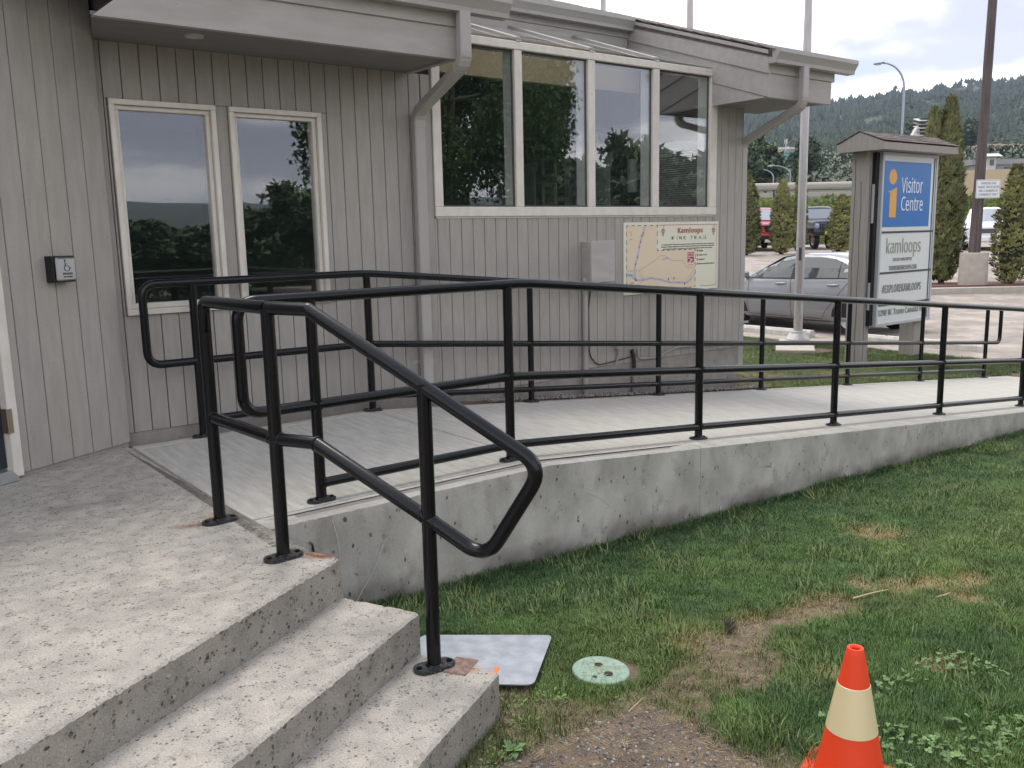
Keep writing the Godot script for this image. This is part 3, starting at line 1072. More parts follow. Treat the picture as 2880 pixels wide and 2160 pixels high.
func make_wall_items() -> void:
	var g: G
	# door opener push plate on the turned wall
	var L := Transform3D(Basis.from_euler(V(0, deg_to_rad(30), 0)), V(1.312, 0, -5.352))
	var pp := thing("door_opener_button", "square metal push-to-open button with wheelchair symbol beside the door", "push button", L * V(-0.385, 1.035, 0), deg_to_rad(30))
	g = G.new()
	g.bx(V(-0.066, -0.068, 0.0005), V(0.066, 0.068, 0.058), 0.002)
	obj("back_box", g, M.black, pp)
	g = G.new()
	g.bx(V(-0.059, -0.060, 0.0585), V(0.059, 0.060, 0.076), 0.007)
	obj("plate", g, M.steel, pp)
	g = G.new()
	var z := 0.0768
	g.lathe(Transform3D(Basis.from_euler(V(PI / 2, 0, 0)), V(-0.008, 0.043, z - 0.001)), [Vector2(0.0, 0), Vector2(0.0055, 0), Vector2(0.0055, 0.0014), Vector2(0.0, 0.0014)], 14)
	g.tube([V(-0.008, 0.036, z), V(-0.006, 0.016, z), V(0.012, 0.016, z), V(0.020, 0.002, z), V(0.027, 0.006, z)], 0.0016, 6)
	g.tube([V(-0.007, 0.026, z), V(0.008, 0.026, z)], 0.0014, 6)
	var arc := []
	for k in 15:
		var a := deg_to_rad(120 + k * 16)
		arc.append(V(0.002 + cos(a) * 0.0165, 0.006 + sin(a) * 0.0165, z))
	g.tube(arc, 0.0016, 6)
	obj("wheelchair_symbol", g, M.black, pp)
	text("lettering", "PUSH", V(0.004, -0.024, z), 0.056, 0.012, M.black, pp, true)
	text("lettering", "TO OPEN", V(0.004, -0.040, z), 0.054, 0.008, M.black, pp, true)
	# electrical box with conduit
	var eb := thing("electrical_box", "grey painted metal electrical box fixed under the sunroom window", "electrical box", V(5.03, 0.755, ZW))
	g = G.new()
	g.bx(V(-0.13, 0.0, 0.001), V(0.135, 0.335, 0.115), 0.004)
	obj("cabinet", g, M.fascia, eb)
	g = G.new()
	g.bx(V(-0.128, 0.004, 0.1155), V(0.137, 0.34, 0.122), 0.003)
	obj("box_cover", g, M.fascia, eb)
	var cd := thing("conduit_pipe", "grey conduit pipe running down the wall below the electrical box", "conduit", V(4.915, -0.25, ZW))
	g = G.new()
	g.tube([V(0, 0, 0.03), V(0, 1.04, 0.03)], 0.024, 16)
	obj("pipe", g, M.siding1, cd)
	g = G.new()
	g.lathe(T3(V(0, 1.0, 0.03)), [Vector2(0.0, 0.0), Vector2(0.029, 0.0), Vector2(0.031, 0.03), Vector2(0.026, 0.05), Vector2(0.0, 0.058)], 16)
	obj("pipe_cap", g, M.siding1, cd)
	g = G.new()
	g.tube(fillet([V(5.0, 0.755, ZW + 0.014), V(4.965, 0.55, ZW + 0.014), V(4.97, 0.16, ZW + 0.014), V(5.06, 0.062, ZW + 0.014), V(5.25, 0.075, ZW + 0.012), V(5.52, 0.10, ZW + 0.012)], 0.06), 0.006, 8)
	tag(obj("wall_cable", g, M.seam), "dark cable looping from the electrical box down to the siding foot", "cable")
	var ob := thing("outlet_box", "small grey outdoor outlet box with a short cable below", "outlet", V(5.30, 0.178, ZW))
	g = G.new()
	g.bx(V(-0.034, 0.0, 0.0), V(0.034, 0.075, 0.05), 0.005)
	obj("box_body", g, M.gutter, ob)
	g = G.new()
	g.tube(fillet([V(0.0, 0.0, 0.02), V(0.005, -0.04, 0.02), V(-0.02, -0.135, 0.012)], 0.02), 0.009, 8)
	obj("lead", g, M.siding1, ob)
	g = G.new()
	g.tube(fillet([V(5.465, 0.155, ZW + 0.02), V(5.485, 0.08, ZW + 0.025), V(5.49, -0.04, ZW + 0.025)], 0.03), 0.017, 10)
	tag(obj("black_pipe", g, M.black), "short black pipe bent out of the siding foot", "pipe")
	g = G.new()
	g.tube([V(5.495, -0.03, ZW + 0.025), V(5.495, -0.27, ZW + 0.025)], 0.026, 12)
	tag(obj("ground_conduit", g, M.found), "short grey conduit stub rising from the gravel strip", "conduit")
	g = G.new()
	g.tube(fillet([V(5.54, 0.16, ZW + 0.012), V(5.545, 0.07, ZW + 0.015), V(5.75, 0.055, ZW + 0.015), V(6.05, 0.125, ZW + 0.012), V(6.55, 0.10, ZW + 0.012), V(6.94, 0.075, ZW + 0.012)], 0.05), 0.010, 8)
	tag(obj("wall_hose", g, M.siding1), "grey painted cable sagging along the siding foot towards the corner", "cable")
	make_map_sign()

func flat_strip(g: G, pts: Array, w: float, z: float) -> void:
	for i in pts.size() - 1:
		var a: Vector2 = pts[i]
		var b: Vector2 = pts[i + 1]
		var d := (b - a).normalized()
		var s := Vector2(-d.y, d.x) * w * 0.5
		a -= d * w * 0.3
		b += d * w * 0.3
		g.quad(V(a.x - s.x, a.y - s.y, z), V(b.x - s.x, b.y - s.y, z), V(b.x + s.x, b.y + s.y, z), V(a.x + s.x, a.y + s.y, z))

func make_map_sign() -> void:
	# 1.22 m x 0.61 m panel; local origin at its lower left corner
	var s := thing("wine_trail_map_sign", "cream Wine Trail map board with tan map on the siding", "map sign", V(5.375, 0.628, ZW))
	var g := G.new()
	g.bx(V(0, 0, 0.001), V(1.222, 0.610, 0.010), 0.0015)
	obj("panel", g, M.map_cream, s)
	# places on the panel: u to the right, v up, both 0..1
	var q := func(u: float, v: float) -> Vector2: return Vector2(u * 1.222, v * 0.61)
	g = G.new()
	var poly := PackedVector2Array()
	for p in [[0.028, 0.045], [0.742, 0.045], [0.742, 0.60], [0.335, 0.60], [0.335, 0.955], [0.028, 0.955]]:
		poly.append(q.call(p[0], p[1]))
	g.prism(poly, T3(Vector3.ZERO), 0.0102, 0.0108)
	obj("map_area", g, M.map_tan, s)
	g = G.new()
	var z := 0.0114
	var ring := [[0.028, 0.045], [0.742, 0.045], [0.742, 0.60], [0.335, 0.60], [0.335, 0.955], [0.028, 0.955], [0.028, 0.045]]
	for i in 6:
		var a: Vector2 = q.call(ring[i][0], ring[i][1])
		var e: Vector2 = q.call(ring[i + 1][0], ring[i + 1][1])
		var n := maxi(1, int((e - a).length() / 0.064))
		for k in n + 1:
			var c := a.lerp(e, float(k) / n)
			var d := (e - a).normalized() * 0.018
			var c0 := c - d if k > 0 else c
			var c1 := c + d if k < n else c
			flat_strip(g, [c0, c1], 0.006, z)
	obj("dashed_border", g, M.letter_dark, s)
	g = G.new()
	flat_strip(g, [q.call(0.345, 0.957), q.call(0.978, 0.957), q.call(0.978, 0.05), q.call(0.80, 0.05)], 0.004, z)
	obj("red_border", g, M.map_red, s)
	# rivers, lake, roads
	g = G.new()
	flat_strip(g, [q.call(0.205, 0.95), q.call(0.19, 0.85), q.call(0.165, 0.73), q.call(0.15, 0.66), q.call(0.135, 0.52), q.call(0.115, 0.42), q.call(0.105, 0.31), q.call(0.12, 0.20)], 0.017, z)
	flat_strip(g, [q.call(0.03, 0.275), q.call(0.075, 0.265), q.call(0.12, 0.20), q.call(0.19, 0.195), q.call(0.27, 0.215), q.call(0.37, 0.185), q.call(0.47, 0.135), q.call(0.56, 0.125), q.call(0.65, 0.115), q.call(0.69, 0.16), q.call(0.74, 0.25)], 0.014, z)
	obj("river", g, M.map_blue, s)
	g = G.new()
	flat_strip(g, [q.call(0.04, 0.285), q.call(0.085, 0.272)], 0.016, z + 0.0005)
	g.prism(PackedVector2Array([q.call(0.37, 0.465), q.call(0.44, 0.495), q.call(0.465, 0.485), q.call(0.43, 0.475), q.call(0.40, 0.462)]), T3(Vector3.ZERO), z - 0.0003, z + 0.0004)
	obj("lake", g, M.map_lake, s)
	g = G.new()
	flat_strip(g, [q.call(0.03, 0.335), q.call(0.15, 0.33), q.call(0.22, 0.39), q.call(0.31, 0.46), q.call(0.36, 0.525), q.call(0.41, 0.525), q.call(0.49, 0.45), q.call(0.60, 0.44), q.call(0.65, 0.33), q.call(0.72, 0.335)], 0.0035, z + 0.0003)
	flat_strip(g, [q.call(0.155, 0.33), q.call(0.17, 0.25), q.call(0.20, 0.205), q.call(0.16, 0.14), q.call(0.08, 0.09)], 0.003, z + 0.0003)
	flat_strip(g, [q.call(0.735, 0.335), q.call(0.70, 0.25), q.call(0.655, 0.17)], 0.004, z + 0.0003)
	obj("road", g, M.map_road, s)
	# vineyard markers and key
	for p in [[0.178, 0.81], [0.452, 0.185], [0.512, 0.19], [0.625, 0.095], [0.762, 0.575], [0.762, 0.51], [0.762, 0.445], [0.762, 0.38]]:
		g = G.new()
		var c: Vector2 = q.call(p[0], p[1])
		g.prism(PackedVector2Array([c + Vector2(0, -0.013), c + Vector2(0.007, 0.002), c + Vector2(0.004, 0.012), c + Vector2(-0.004, 0.012), c + Vector2(-0.007, 0.002)]), T3(Vector3.ZERO), z - 0.0003, z + 0.001)
		obj("marker", g, M.map_red, s)
	for p in [["Privato", 0.575, 0.050], ["Harper's Trail", 0.51, 0.092], ["Sagewood", 0.445, 0.066], ["Monte Creek Ranch Winery", 0.38, 0.178]]:
		var c: Vector2 = q.call(0.775, p[1])
		text("lettering", p[0], V(c.x + p[2] * 0.611 + 0.002, c.y, z), p[2] * 1.222, 0.017, M.letter_dark, s)
	text("lettering", "Kamloops", V(0.835, 0.528, z), 0.335, 0.062, M.map_red, s, true)
	var i := 0
	for ch in "WINETRAIL":
		var xs := [0.602, 0.660, 0.705, 0.760, 0.852, 0.905, 0.965, 1.008, 1.047]
		text("lettering", ch, V(xs[i], 0.470, z), 0.006 if ch == "I" else 0.027, 0.028, M.letter_dark, s)
		i += 1
	var lines := ["The Kamloops Wine Trail presents four unique and diverse wineries showcasing a new wine region in the", "Kamloops, Thompson Valley area of British Columbia. Nestled amongst the natural beauty of the North", "and South Thompson Rivers, we invite you to tour the trail and discover a new BC wine adventure."]
	for k in 3:
		text("lettering", lines[k], V(0.812, 0.412 - k * 0.0185, z), [0.70, 0.70, 0.66][k], 0.013, M.letter_dark, s)
	for ux in [0.392, 0.942]:
		g = G.new()
		var c: Vector2 = q.call(ux, 0.862)
		var rows := [3, 4, 3, 2, 1]
		for r in 5:
			for k in rows[r]:
				var p := c + Vector2((k - (rows[r] - 1) * 0.5) * 0.0125, 0.022 - r * 0.0145)
				g.lathe(Transform3D(Basis.from_euler(V(PI / 2, 0, 0)), V(p.x, p.y, z - 0.0004)), [Vector2(0.0055, 0), Vector2(0.0055, 0.001), Vector2(0.0, 0.001)], 8)
		var arc := []
		for k in 12:
			arc.append(V(c.x + 0.006 + cos(k * 0.55) * 0.007, c.y + 0.044 + sin(k * 0.55) * 0.008, z))
		g.tube(arc, 0.0009, 4)
		obj("grape_emblem", g, M.map_red, s)
	# small maroon logo with winding road
	g = G.new()
	var m0: Vector2 = q.call(0.655, 0.415)
	var m1: Vector2 = q.call(0.725, 0.555)
	g.bx(V(m0.x, m0.y, 0.0109), V(m1.x, m1.y, 0.0116))
	obj("logo", g, M.map_maroon, s)
	text("lettering", "Kamloops", V((m0.x + m1.x) * 0.5, m1.y - 0.014, 0.0121), 0.075, 0.016, M.map_white, s, true)
	text("lettering", "Wine Trail", V((m0.x + m1.x) * 0.5, m1.y - 0.034, 0.0121), 0.075, 0.015, M.map_white, s, true)
	g = G.new()
	flat_strip(g, [Vector2(m0.x + 0.03, m0.y + 0.003), Vector2(m0.x + 0.045, m0.y + 0.016), Vector2(m0.x + 0.062, m0.y + 0.02)], 0.013, 0.0121)
	flat_strip(g, [Vector2(m0.x + 0.062, m0.y + 0.02), Vector2(m0.x + 0.03, m0.y + 0.032), Vector2(m0.x + 0.012, m0.y + 0.035)], 0.007, 0.0122)
	obj("logo_road", g, M.map_white, s)
	g = G.new()
	flat_strip(g, [q.call(0.655, 0.372), q.call(0.722, 0.374)], 0.003, z)
	flat_strip(g, [q.call(0.655, 0.405), q.call(0.722, 0.405)], 0.002, z)
	obj("logo_rule", g, M.map_red, s)
	text("lettering", "KAMLOOPS", V(0.10, 0.10, z), 0.04, 0.007, M.letter_dark, s, true)
	g = G.new()
	flat_strip(g, [q.call(0.07, 0.885), q.call(0.07, 0.845)], 0.003, z)
	flat_strip(g, [q.call(0.073, 0.835), q.call(0.073, 0.815)], 0.004, z)
	flat_strip(g, [q.call(0.06, 0.765), q.call(0.085, 0.765)], 0.003, z)
	obj("north_mark", g, M.letter_dark, s)

func ramp_y(x: float) -> float:
	return 0.0 if x <= 2.86 else -0.0905 * (x - 2.86)

func yfront(x: float) -> float:
	return -0.42 - 0.036 * clampf(x, -4.0, 12.8)

func yback(x: float) -> float:
	return maxf(ramp_y(x) - 0.025, -0.88)

# slab with broken, uneven upper edge; poly holds (x, z)
func rough_slab(poly: Array, ytop: Callable, y0: float, chip: float, cham: float, step: float) -> Array:
	var gt := G.new()
	var gs := G.new()
	var ring := []
	var core := []
	var np := poly.size()
	var mid := Vector2.ZERO
	for p in poly:
		mid += p / np
	var miter := []
	var deep := minf(0.045, 0.3 * minf((poly[1] - poly[0] as Vector2).length(), (poly[np - 1] - poly[0] as Vector2).length()))
	for i in np:
		var p: Vector2 = poly[i]
		var n1 := (p - poly[(i + np - 1) % np] as Vector2).orthogonal().normalized()
		var n2 := (poly[(i + 1) % np] - p as Vector2).orthogonal().normalized()
		if n1.dot(mid - p) < 0.0:
			n1 = -n1
		if n2.dot(mid - p) < 0.0:
			n2 = -n2
		miter.append(p + (n1 + n2) / (1.0 + n1.dot(n2)) * deep)
	for i in np:
		var a: Vector2 = poly[i]
		var b: Vector2 = poly[(i + 1) % np]
		var n := maxi(1, int((b - a).length() / step))
		for k in n:
			ring.append(a.lerp(b, float(k) / n))
			core.append((miter[i] as Vector2).lerp(miter[(i + 1) % np], float(k) / n))
	var m := ring.size()
	var ctr := Vector2.ZERO
	for p in poly:
		ctr += p / poly.size()
	var inn := PackedVector2Array()
	var outn := PackedVector2Array()
	var low := []
	for i in m:
		var p: Vector2 = ring[i]
		var d: Vector2 = (ring[(i + 1) % m] - ring[(i - 1 + m) % m]).normalized()
		var nn := Vector2(d.y, -d.x)
		if nn.dot(p - ctr) < 0.0:
			nn = -nn
		var w := chip * (0.10 + 0.55 * rng.randf() ** 2.0 + 1.9 * maxf(0.0, nz.get_noise_2d(p.x * 420.0, p.y * 420.0) - 0.12) + 1.6 * maxf(0.0, nz.get_noise_2d(p.x * 150.0 + 50.0, p.y * 150.0) - 0.30))
		inn.append(p - nn * (cham + w))
		outn.append(p - nn * w * 0.25)
		low.append(cham * 0.8 + w * 0.8)
	# cap
	for i in m:
		var a := inn[i]
		var b := inn[(i + 1) % m]
		var c: Vector2 = core[(i + 1) % m]
		var d: Vector2 = core[i]
		gt.ot(V(a.x, ytop.call(a.x), a.y), V(b.x, ytop.call(b.x), b.y), V(c.x, ytop.call(c.x), c.y), V(a.x, -50, a.y))
		gt.ot(V(a.x, ytop.call(a.x), a.y), V(c.x, ytop.call(c.x), c.y), V(d.x, ytop.call(d.x), d.y), V(a.x, -50, a.y))
	for i in range(1, np - 1):
		var a: Vector2 = miter[0]
		var b: Vector2 = miter[i]
		var c: Vector2 = miter[i + 1]
		gt.ot(V(a.x, ytop.call(a.x), a.y), V(b.x, ytop.call(b.x), b.y), V(c.x, ytop.call(c.x), c.y), V(a.x, -50, a.y))
	for i in m:
		var j := (i + 1) % m
		var o := V(ctr.x, y0 - 1.0, ctr.y)
		var yi: float = ytop.call(outn[i].x)
		var yj: float = ytop.call(outn[j].x)
		var a := V(inn[i].x, ytop.call(inn[i].x), inn[i].y)
		var b := V(inn[j].x, ytop.call(inn[j].x), inn[j].y)
		var c := V(outn[j].x, yj - low[j], outn[j].y)
		var d := V(outn[i].x, yi - low[i], outn[i].y)
		gt.oq(a, b, c, d, o)
		gs.oq(d, c, V(ring[j].x, y0, ring[j].y), V(ring[i].x, y0, ring[i].y), V(ctr.x, y0, ctr.y))
	return [gt, gs]

func stain(p: Vector3, rx: float, rz: float, turn: float, c: Color, alpha: float, seed_: int, parent: Node, called := "rust_stain") -> void:
	var r := RandomNumberGenerator.new()
	r.seed = seed_
	var g := G.new()
	g.use_c = true
	var n := 26
	var rings := 6
	var pts := []
	for i in rings + 1:
		var row := []
		for j in n:
			var a := TAU * j / n
			var w := 1.0 + 0.35 * nz.get_noise_2d(cos(a) * 60.0 + seed_ * 31.0, sin(a) * 60.0)
			var q := Vector2(cos(a) * rx, sin(a) * rz).rotated(turn) * w * (float(i) / rings)
			var al := alpha * pow(1.0 - float(i) / rings, 0.8) * clampf(0.75 + 1.3 * nz.get_noise_2d(q.x * 900.0 + seed_ * 11.0, q.y * 900.0), 0, 1)
			row.append([p + V(q.x, 0, q.y), Color(c.r, c.g, c.b, 0.0 if i == rings else al)])
		pts.append(row)
	for i in rings:
		for j in n:
			var j2 := (j + 1) % n
			for q in [[i, j], [i + 1, j2], [i, j2], [i, j], [i + 1, j], [i + 1, j2]]:
				g.col = pts[q[0]][q[1]][1]
				g.vert(pts[q[0]][q[1]][0], Vector3.UP)
	obj(called, g, M.rust, parent)

func make_steps() -> void:
	var s := thing("concrete_steps", "weathered old concrete landing with two lower steps and chipped edges", "steps")
	var c1 := Vector2(1.402, -2.885)
	var c2 := Vector2(1.549, -2.585)
	var c3 := Vector2(1.674, -2.285)
	var t := Vector2(-0.872, 0.489)
	var back := Vector2(-0.42, -0.90)
	var flat := func(y: float) -> Callable: return func(_x: float) -> float: return y
	var r := rough_slab([c1, c1 + t * 1.2, c1 + t * 2.6, c1 + t * 5.0, Vector2(-3.1, -2.95), Vector2(1.296, -5.40), Vector2(1.296, -3.17)], flat.call(0.0), -0.6, 0.011, 0.006, 0.011)
	var l := obj("landing", r[0], M.old, s)
	obj("landing_face", r[1], M.old_riser, l)
	r = rough_slab([c2, c2 + t * 1.2, c2 + t * 2.6, c2 + t * 5.0, c1 + t * 5.0 + back * 0.08, c1 + back * 0.06], flat.call(-0.155), -0.62, 0.011, 0.006, 0.011)
	l = obj("step", r[0], M.old, s)
	obj("step_face", r[1], M.old_riser, l)
	r = rough_slab([c3, c3 + t * 1.2, c3 + t * 2.6, c3 + t * 5.0, c2 + t * 5.0 + back * 0.08, c2 + back * 0.06], flat.call(-0.31), -0.64, 0.012, 0.006, 0.011)
	l = obj("step", r[0], M.old, s)
	obj("step_face", r[1], M.old_riser, l)
	stain(V(1.335, 0.0025, -2.955), 0.075, 0.032, 0.9, Color(0.34, 0.12, 0.03), 0.85, 3, s)
	stain(V(1.365, 0.0035, -2.925), 0.05, 0.02, 0.9, Color(0.22, 0.06, 0.02), 0.8, 5, s)
	stain(V(1.12, 0.0025, -3.62), 0.10, 0.035, 0.2, Color(0.26, 0.11, 0.06), 0.85, 7, s)
	stain(V(1.195, 0.0035, -3.69), 0.05, 0.03, 0.5, Color(0.50, 0.27, 0.10), 0.6, 9, s)
	stain(V(1.595, -0.3075, -2.415), 0.075, 0.055, 0.5, Color(0.20, 0.095, 0.07), 0.8, 11, s)
	stain(V(1.60, -0.3068, -2.36), 0.09, 0.03, 0.3, Color(0.48, 0.27, 0.09), 0.5, 13, s)
	stain(V(1.03, 0.0025, -3.42), 0.16, 0.05, 0.15, Color(0.60, 0.60, 0.60), 0.5, 15, s, "pale_stain")
	stain(V(0.35, 0.0025, -3.9), 0.45, 0.16, 0.2, Color(0.22, 0.20, 0.18), 0.26, 17, s, "dark_stain")
	stain(V(0.85, 0.003, -4.25), 0.25, 0.09, 0.0, Color(0.22, 0.20, 0.18), 0.22, 19, s, "dark_stain")
	stain(V(0.75, 0.0025, -2.95), 0.5, 0.14, 0.5, Color(0.27, 0.245, 0.215), 0.18, 21, s, "dark_stain")
	# square rust print of an older post on the lowest step
	var g := G.new()
	g.box(T3(V(1.598, -0.3085, -2.405), 0.55), V(0.115, 0.006, 0.085), 0.002)
	obj("old_post_plate", g, M.old_plate, s)

func make_ramp() -> void:
	var r := thing("concrete_ramp", "new pale concrete wheelchair ramp with broom-finished slabs sloping down beside the lawn", "ramp")
	var xs := [1.304, 2.86, 5.12, 7.40, 9.66, 12.55]
	for i in 5:
		var x0: float = xs[i] + 0.005
		var x1: float = xs[i + 1] - 0.005
		var q := rough_slab([Vector2(x0, -5.225), Vector2(x0, -3.545), Vector2(x1, -3.545), Vector2(x1, -5.225)], ramp_y, ramp_y(x1) - 0.3, 0.001, 0.004, 0.2)
		var sl := obj("ramp_slab", q[0], M.ramp, r)
		obj("slab_edge", q[1], M.ramp_edge, sl)
	# bed under the joints
	var g := G.new()
	for i in 5:
		var x0: float = xs[i] - 0.02
		var x1: float = xs[i + 1]
		g.prism(PackedVector2Array([Vector2(x0, ramp_y(x0) - 0.007), Vector2(x1, ramp_y(x1) - 0.007), Vector2(x1, -1.1), Vector2(x0, -1.1)]), T3(Vector3.ZERO), -5.32, -3.45)
	obj("ramp_bed", g, M.found, r)
	# lawn-side wall with trowelled top and rough nose; split at its faint form joints
	var js := [1.304, 4.02, 6.9, 9.8, 12.55]
	for i in 4:
		var q := rough_slab([Vector2(js[i] + 0.001, -3.54), Vector2(js[i] + 0.001, -3.40), Vector2(js[i + 1] - 0.001, -3.40), Vector2(js[i + 1] - 0.001, -3.54)], func(x: float) -> float: return ramp_y(x) - 0.0015, -1.2, 0.006, 0.010, 0.016)
		var w := obj("ramp_wall", q[1], M.ramp_wall, r)
		obj("wall_top", q[0], M.ramp_edge, w)
	# splashed soil along the foot, drips and scuffs on the face
	for i in 9:
		var g2 := G.new()
		g2.use_c = true
		var x0 := 1.35 + i * 0.95
		var nx := 24
		for k in nx:
			for m in 5:
				var q := []
				for e in [[k, m], [k + 1, m], [k + 1, m + 1], [k, m + 1]]:
					var x: float = x0 + 0.95 * e[0] / nx
					var f: float = e[1] / 5.0
					var al := 0.75 * (1.0 - f) * clampf(0.55 + 1.1 * nz.get_noise_2d(x * 22.0, 3.0) + 0.5 * nz.get_noise_2d(x * 90.0, f * 30.0), 0.0, 1.0)
					q.append([V(x, yfront(x) - 0.02 + f * 0.16, -3.3975), 0.0 if e[1] == 5 else al])
				for e in [0, 1, 2, 0, 2, 3]:
					g2.col = Color(0.21, 0.155, 0.10, q[e][1])
					g2.vert(q[e][0], V(0, 0, 1))
		obj("soil_splash", g2, M.rust, r)
	for q in [[1.62, -0.03, 1.66, -0.40, 0.004], [1.86, -0.20, 1.70, -0.47, 0.005], [1.50, -0.10, 1.535, -0.16, 0.010], [1.45, -0.22, 1.475, -0.235, 0.022], [2.10, -0.12, 2.06, -0.33, 0.003], [3.35, -0.28, 3.55, -0.26, 0.006], [3.10, -0.20, 3.30, -0.32, 0.003], [4.6, -0.33, 4.72, -0.35, 0.008]]:
		g = G.new()
		var pts := []
		for k in 11:
			var t := k / 10.0
			pts.append(Vector2(lerpf(q[0], q[2], t) + 0.010 * sin(t * 5.0), lerpf(q[1], q[3], t)))
		flat_strip(g, pts, q[4], -3.3972)
		obj("scuff_mark", g, M.scuff, r)
	for i in 5:
		var q := rough_slab([Vector2(xs[i] + 0.002, -5.33), Vector2(xs[i] + 0.002, -5.232), Vector2(xs[i + 1] - 0.002, -5.232), Vector2(xs[i + 1] - 0.002, -5.33)], func(x: float) -> float: return ramp_y(x) - 0.001, -1.2, 0.004, 0.008, 0.05)
		var w := obj("back_edge", q[0], M.ramp_edge, r)
		obj("edge_side", q[1], M.ramp_edge, w)

func base_plate(post: Node, at: Vector3, turn: float, tilt: float, big: float) -> void:
	var g := G.new()
	var p := PackedVector2Array()
	var L := 0.068 * big
	var R := 0.037 * big
	for k in 20:
		var a := TAU * k / 20.0
		p.append(Vector2(signf(cos(a)) * (L - R) + cos(a) * R, sin(a) * R))
	var T := Transform3D(Basis.from_euler(V(0, turn, tilt)), at) * Transform3D(Basis.from_euler(V(-PI / 2, 0, 0)), Vector3.ZERO)
	g.prism(p, T, 0.001, 0.010)
	var q := PackedVector2Array()
	for v in p:
		q.append(v * 0.95)
	g.prism(q, T, 0.010, 0.0125)
	var bp := obj("base_plate", g, M.plate, post)
	g = G.new()
	for s in [-1.0, 1.0]:
		var hx := []
		for k in 6:
			hx.append(0)
		g.lathe(Transform3D(Basis.from_euler(V(0, turn, tilt)), at) * T3(V(s * L * 0.74, 0.0125, 0)), [Vector2(0.012, 0), Vector2(0.012, 0.0015), Vector2(0.0075, 0.0015), Vector2(0.0075, 0.006), Vector2(0.0, 0.0065)], 6)
	g.lathe(Transform3D(Basis.from_euler(V(0, turn, tilt)), at) * T3(V(0, 0.0125, 0)), [Vector2(0.031, 0.0), Vector2(0.0255, 0.007), Vector2(0.0, 0.007)], 16)
	obj("bolt", g, M.rail, bp)

func weld(g: G, p: Vector3, r: float, d: Vector3) -> void:
	var b := Basis.looking_at(d, Vector3.UP if absf(d.y) < 0.9 else Vector3.RIGHT)
	var ring := []
	for k in 13:
		var a := TAU * k / 12.0
		ring.append(p + b.x * cos(a) * r + b.y * sin(a) * r)
	g.tube(ring, 0.0035, 5, false)

func railing(called: String, label: String, z: float, xs: Array, xl: float, xr: float, rad: float, rt: float, rm: float, rb: float, end_right: bool) -> void:
	var r := thing(called, label, "railing")
	var xb := 2.80
	var y := func(x: float) -> float: return 0.0 if x < xb else -0.0905 * (x - xb)
	for i in xs.size():
		var x: float = xs[i]
		var g := G.new()
		g.tube([V(x, y.call(x) + 0.002, z), V(x, y.call(x) + rt, z)], rad, 18)
		var p := obj("post", g, M.rail, r)
		base_plate(p, V(x, ramp_y(x), z), 0.0, -atan(0.0905) if x > 2.86 else 0.0, 1.0)
	var g := G.new()
	var path := [V(xs[0], rm, z), V(xl, rm, z), V(xl, rt, z), V(xb + 0.06, rt, z)]
	if end_right:
		path += [V(xr, y.call(xr) + rt, z), V(xr, y.call(xr) + rm, z), V(xs[-1], y.call(xs[-1]) + rm, z)]
	else:
		path += [V(xr, y.call(xr) + rt, z)]
	g.tube(fillet(path, 0.085, 8), rad, 18)
	obj("top_rail", g, M.rail, r)
	for i in xs.size() - 1:
		var a: float = xs[i]
		var b: float = xs[i + 1]
		g = G.new()
		g.tube([V(a, y.call(a) + rm, z), V(b, y.call(b) + rm, z)], rad * 0.98, 16)
		weld(g, V(a + rad * 0.9, y.call(a) + rm, z), rad * 0.98, V(1, 0, 0))
		weld(g, V(b - rad * 0.9, y.call(b) + rm, z), rad * 0.98, V(1, 0, 0))
		obj("mid_rail", g, M.rail, r)
		g = G.new()
		g.tube([V(a, y.call(a) + rb, z), V(b, y.call(b) + rb, z)], rad * 0.9, 16)
		weld(g, V(a + rad * 0.9, y.call(a) + rb, z), rad * 0.9, V(1, 0, 0))
		weld(g, V(b - rad * 0.9, y.call(b) + rb, z), rad * 0.9, V(1, 0, 0))
		obj("bottom_rail", g, M.rail, r)

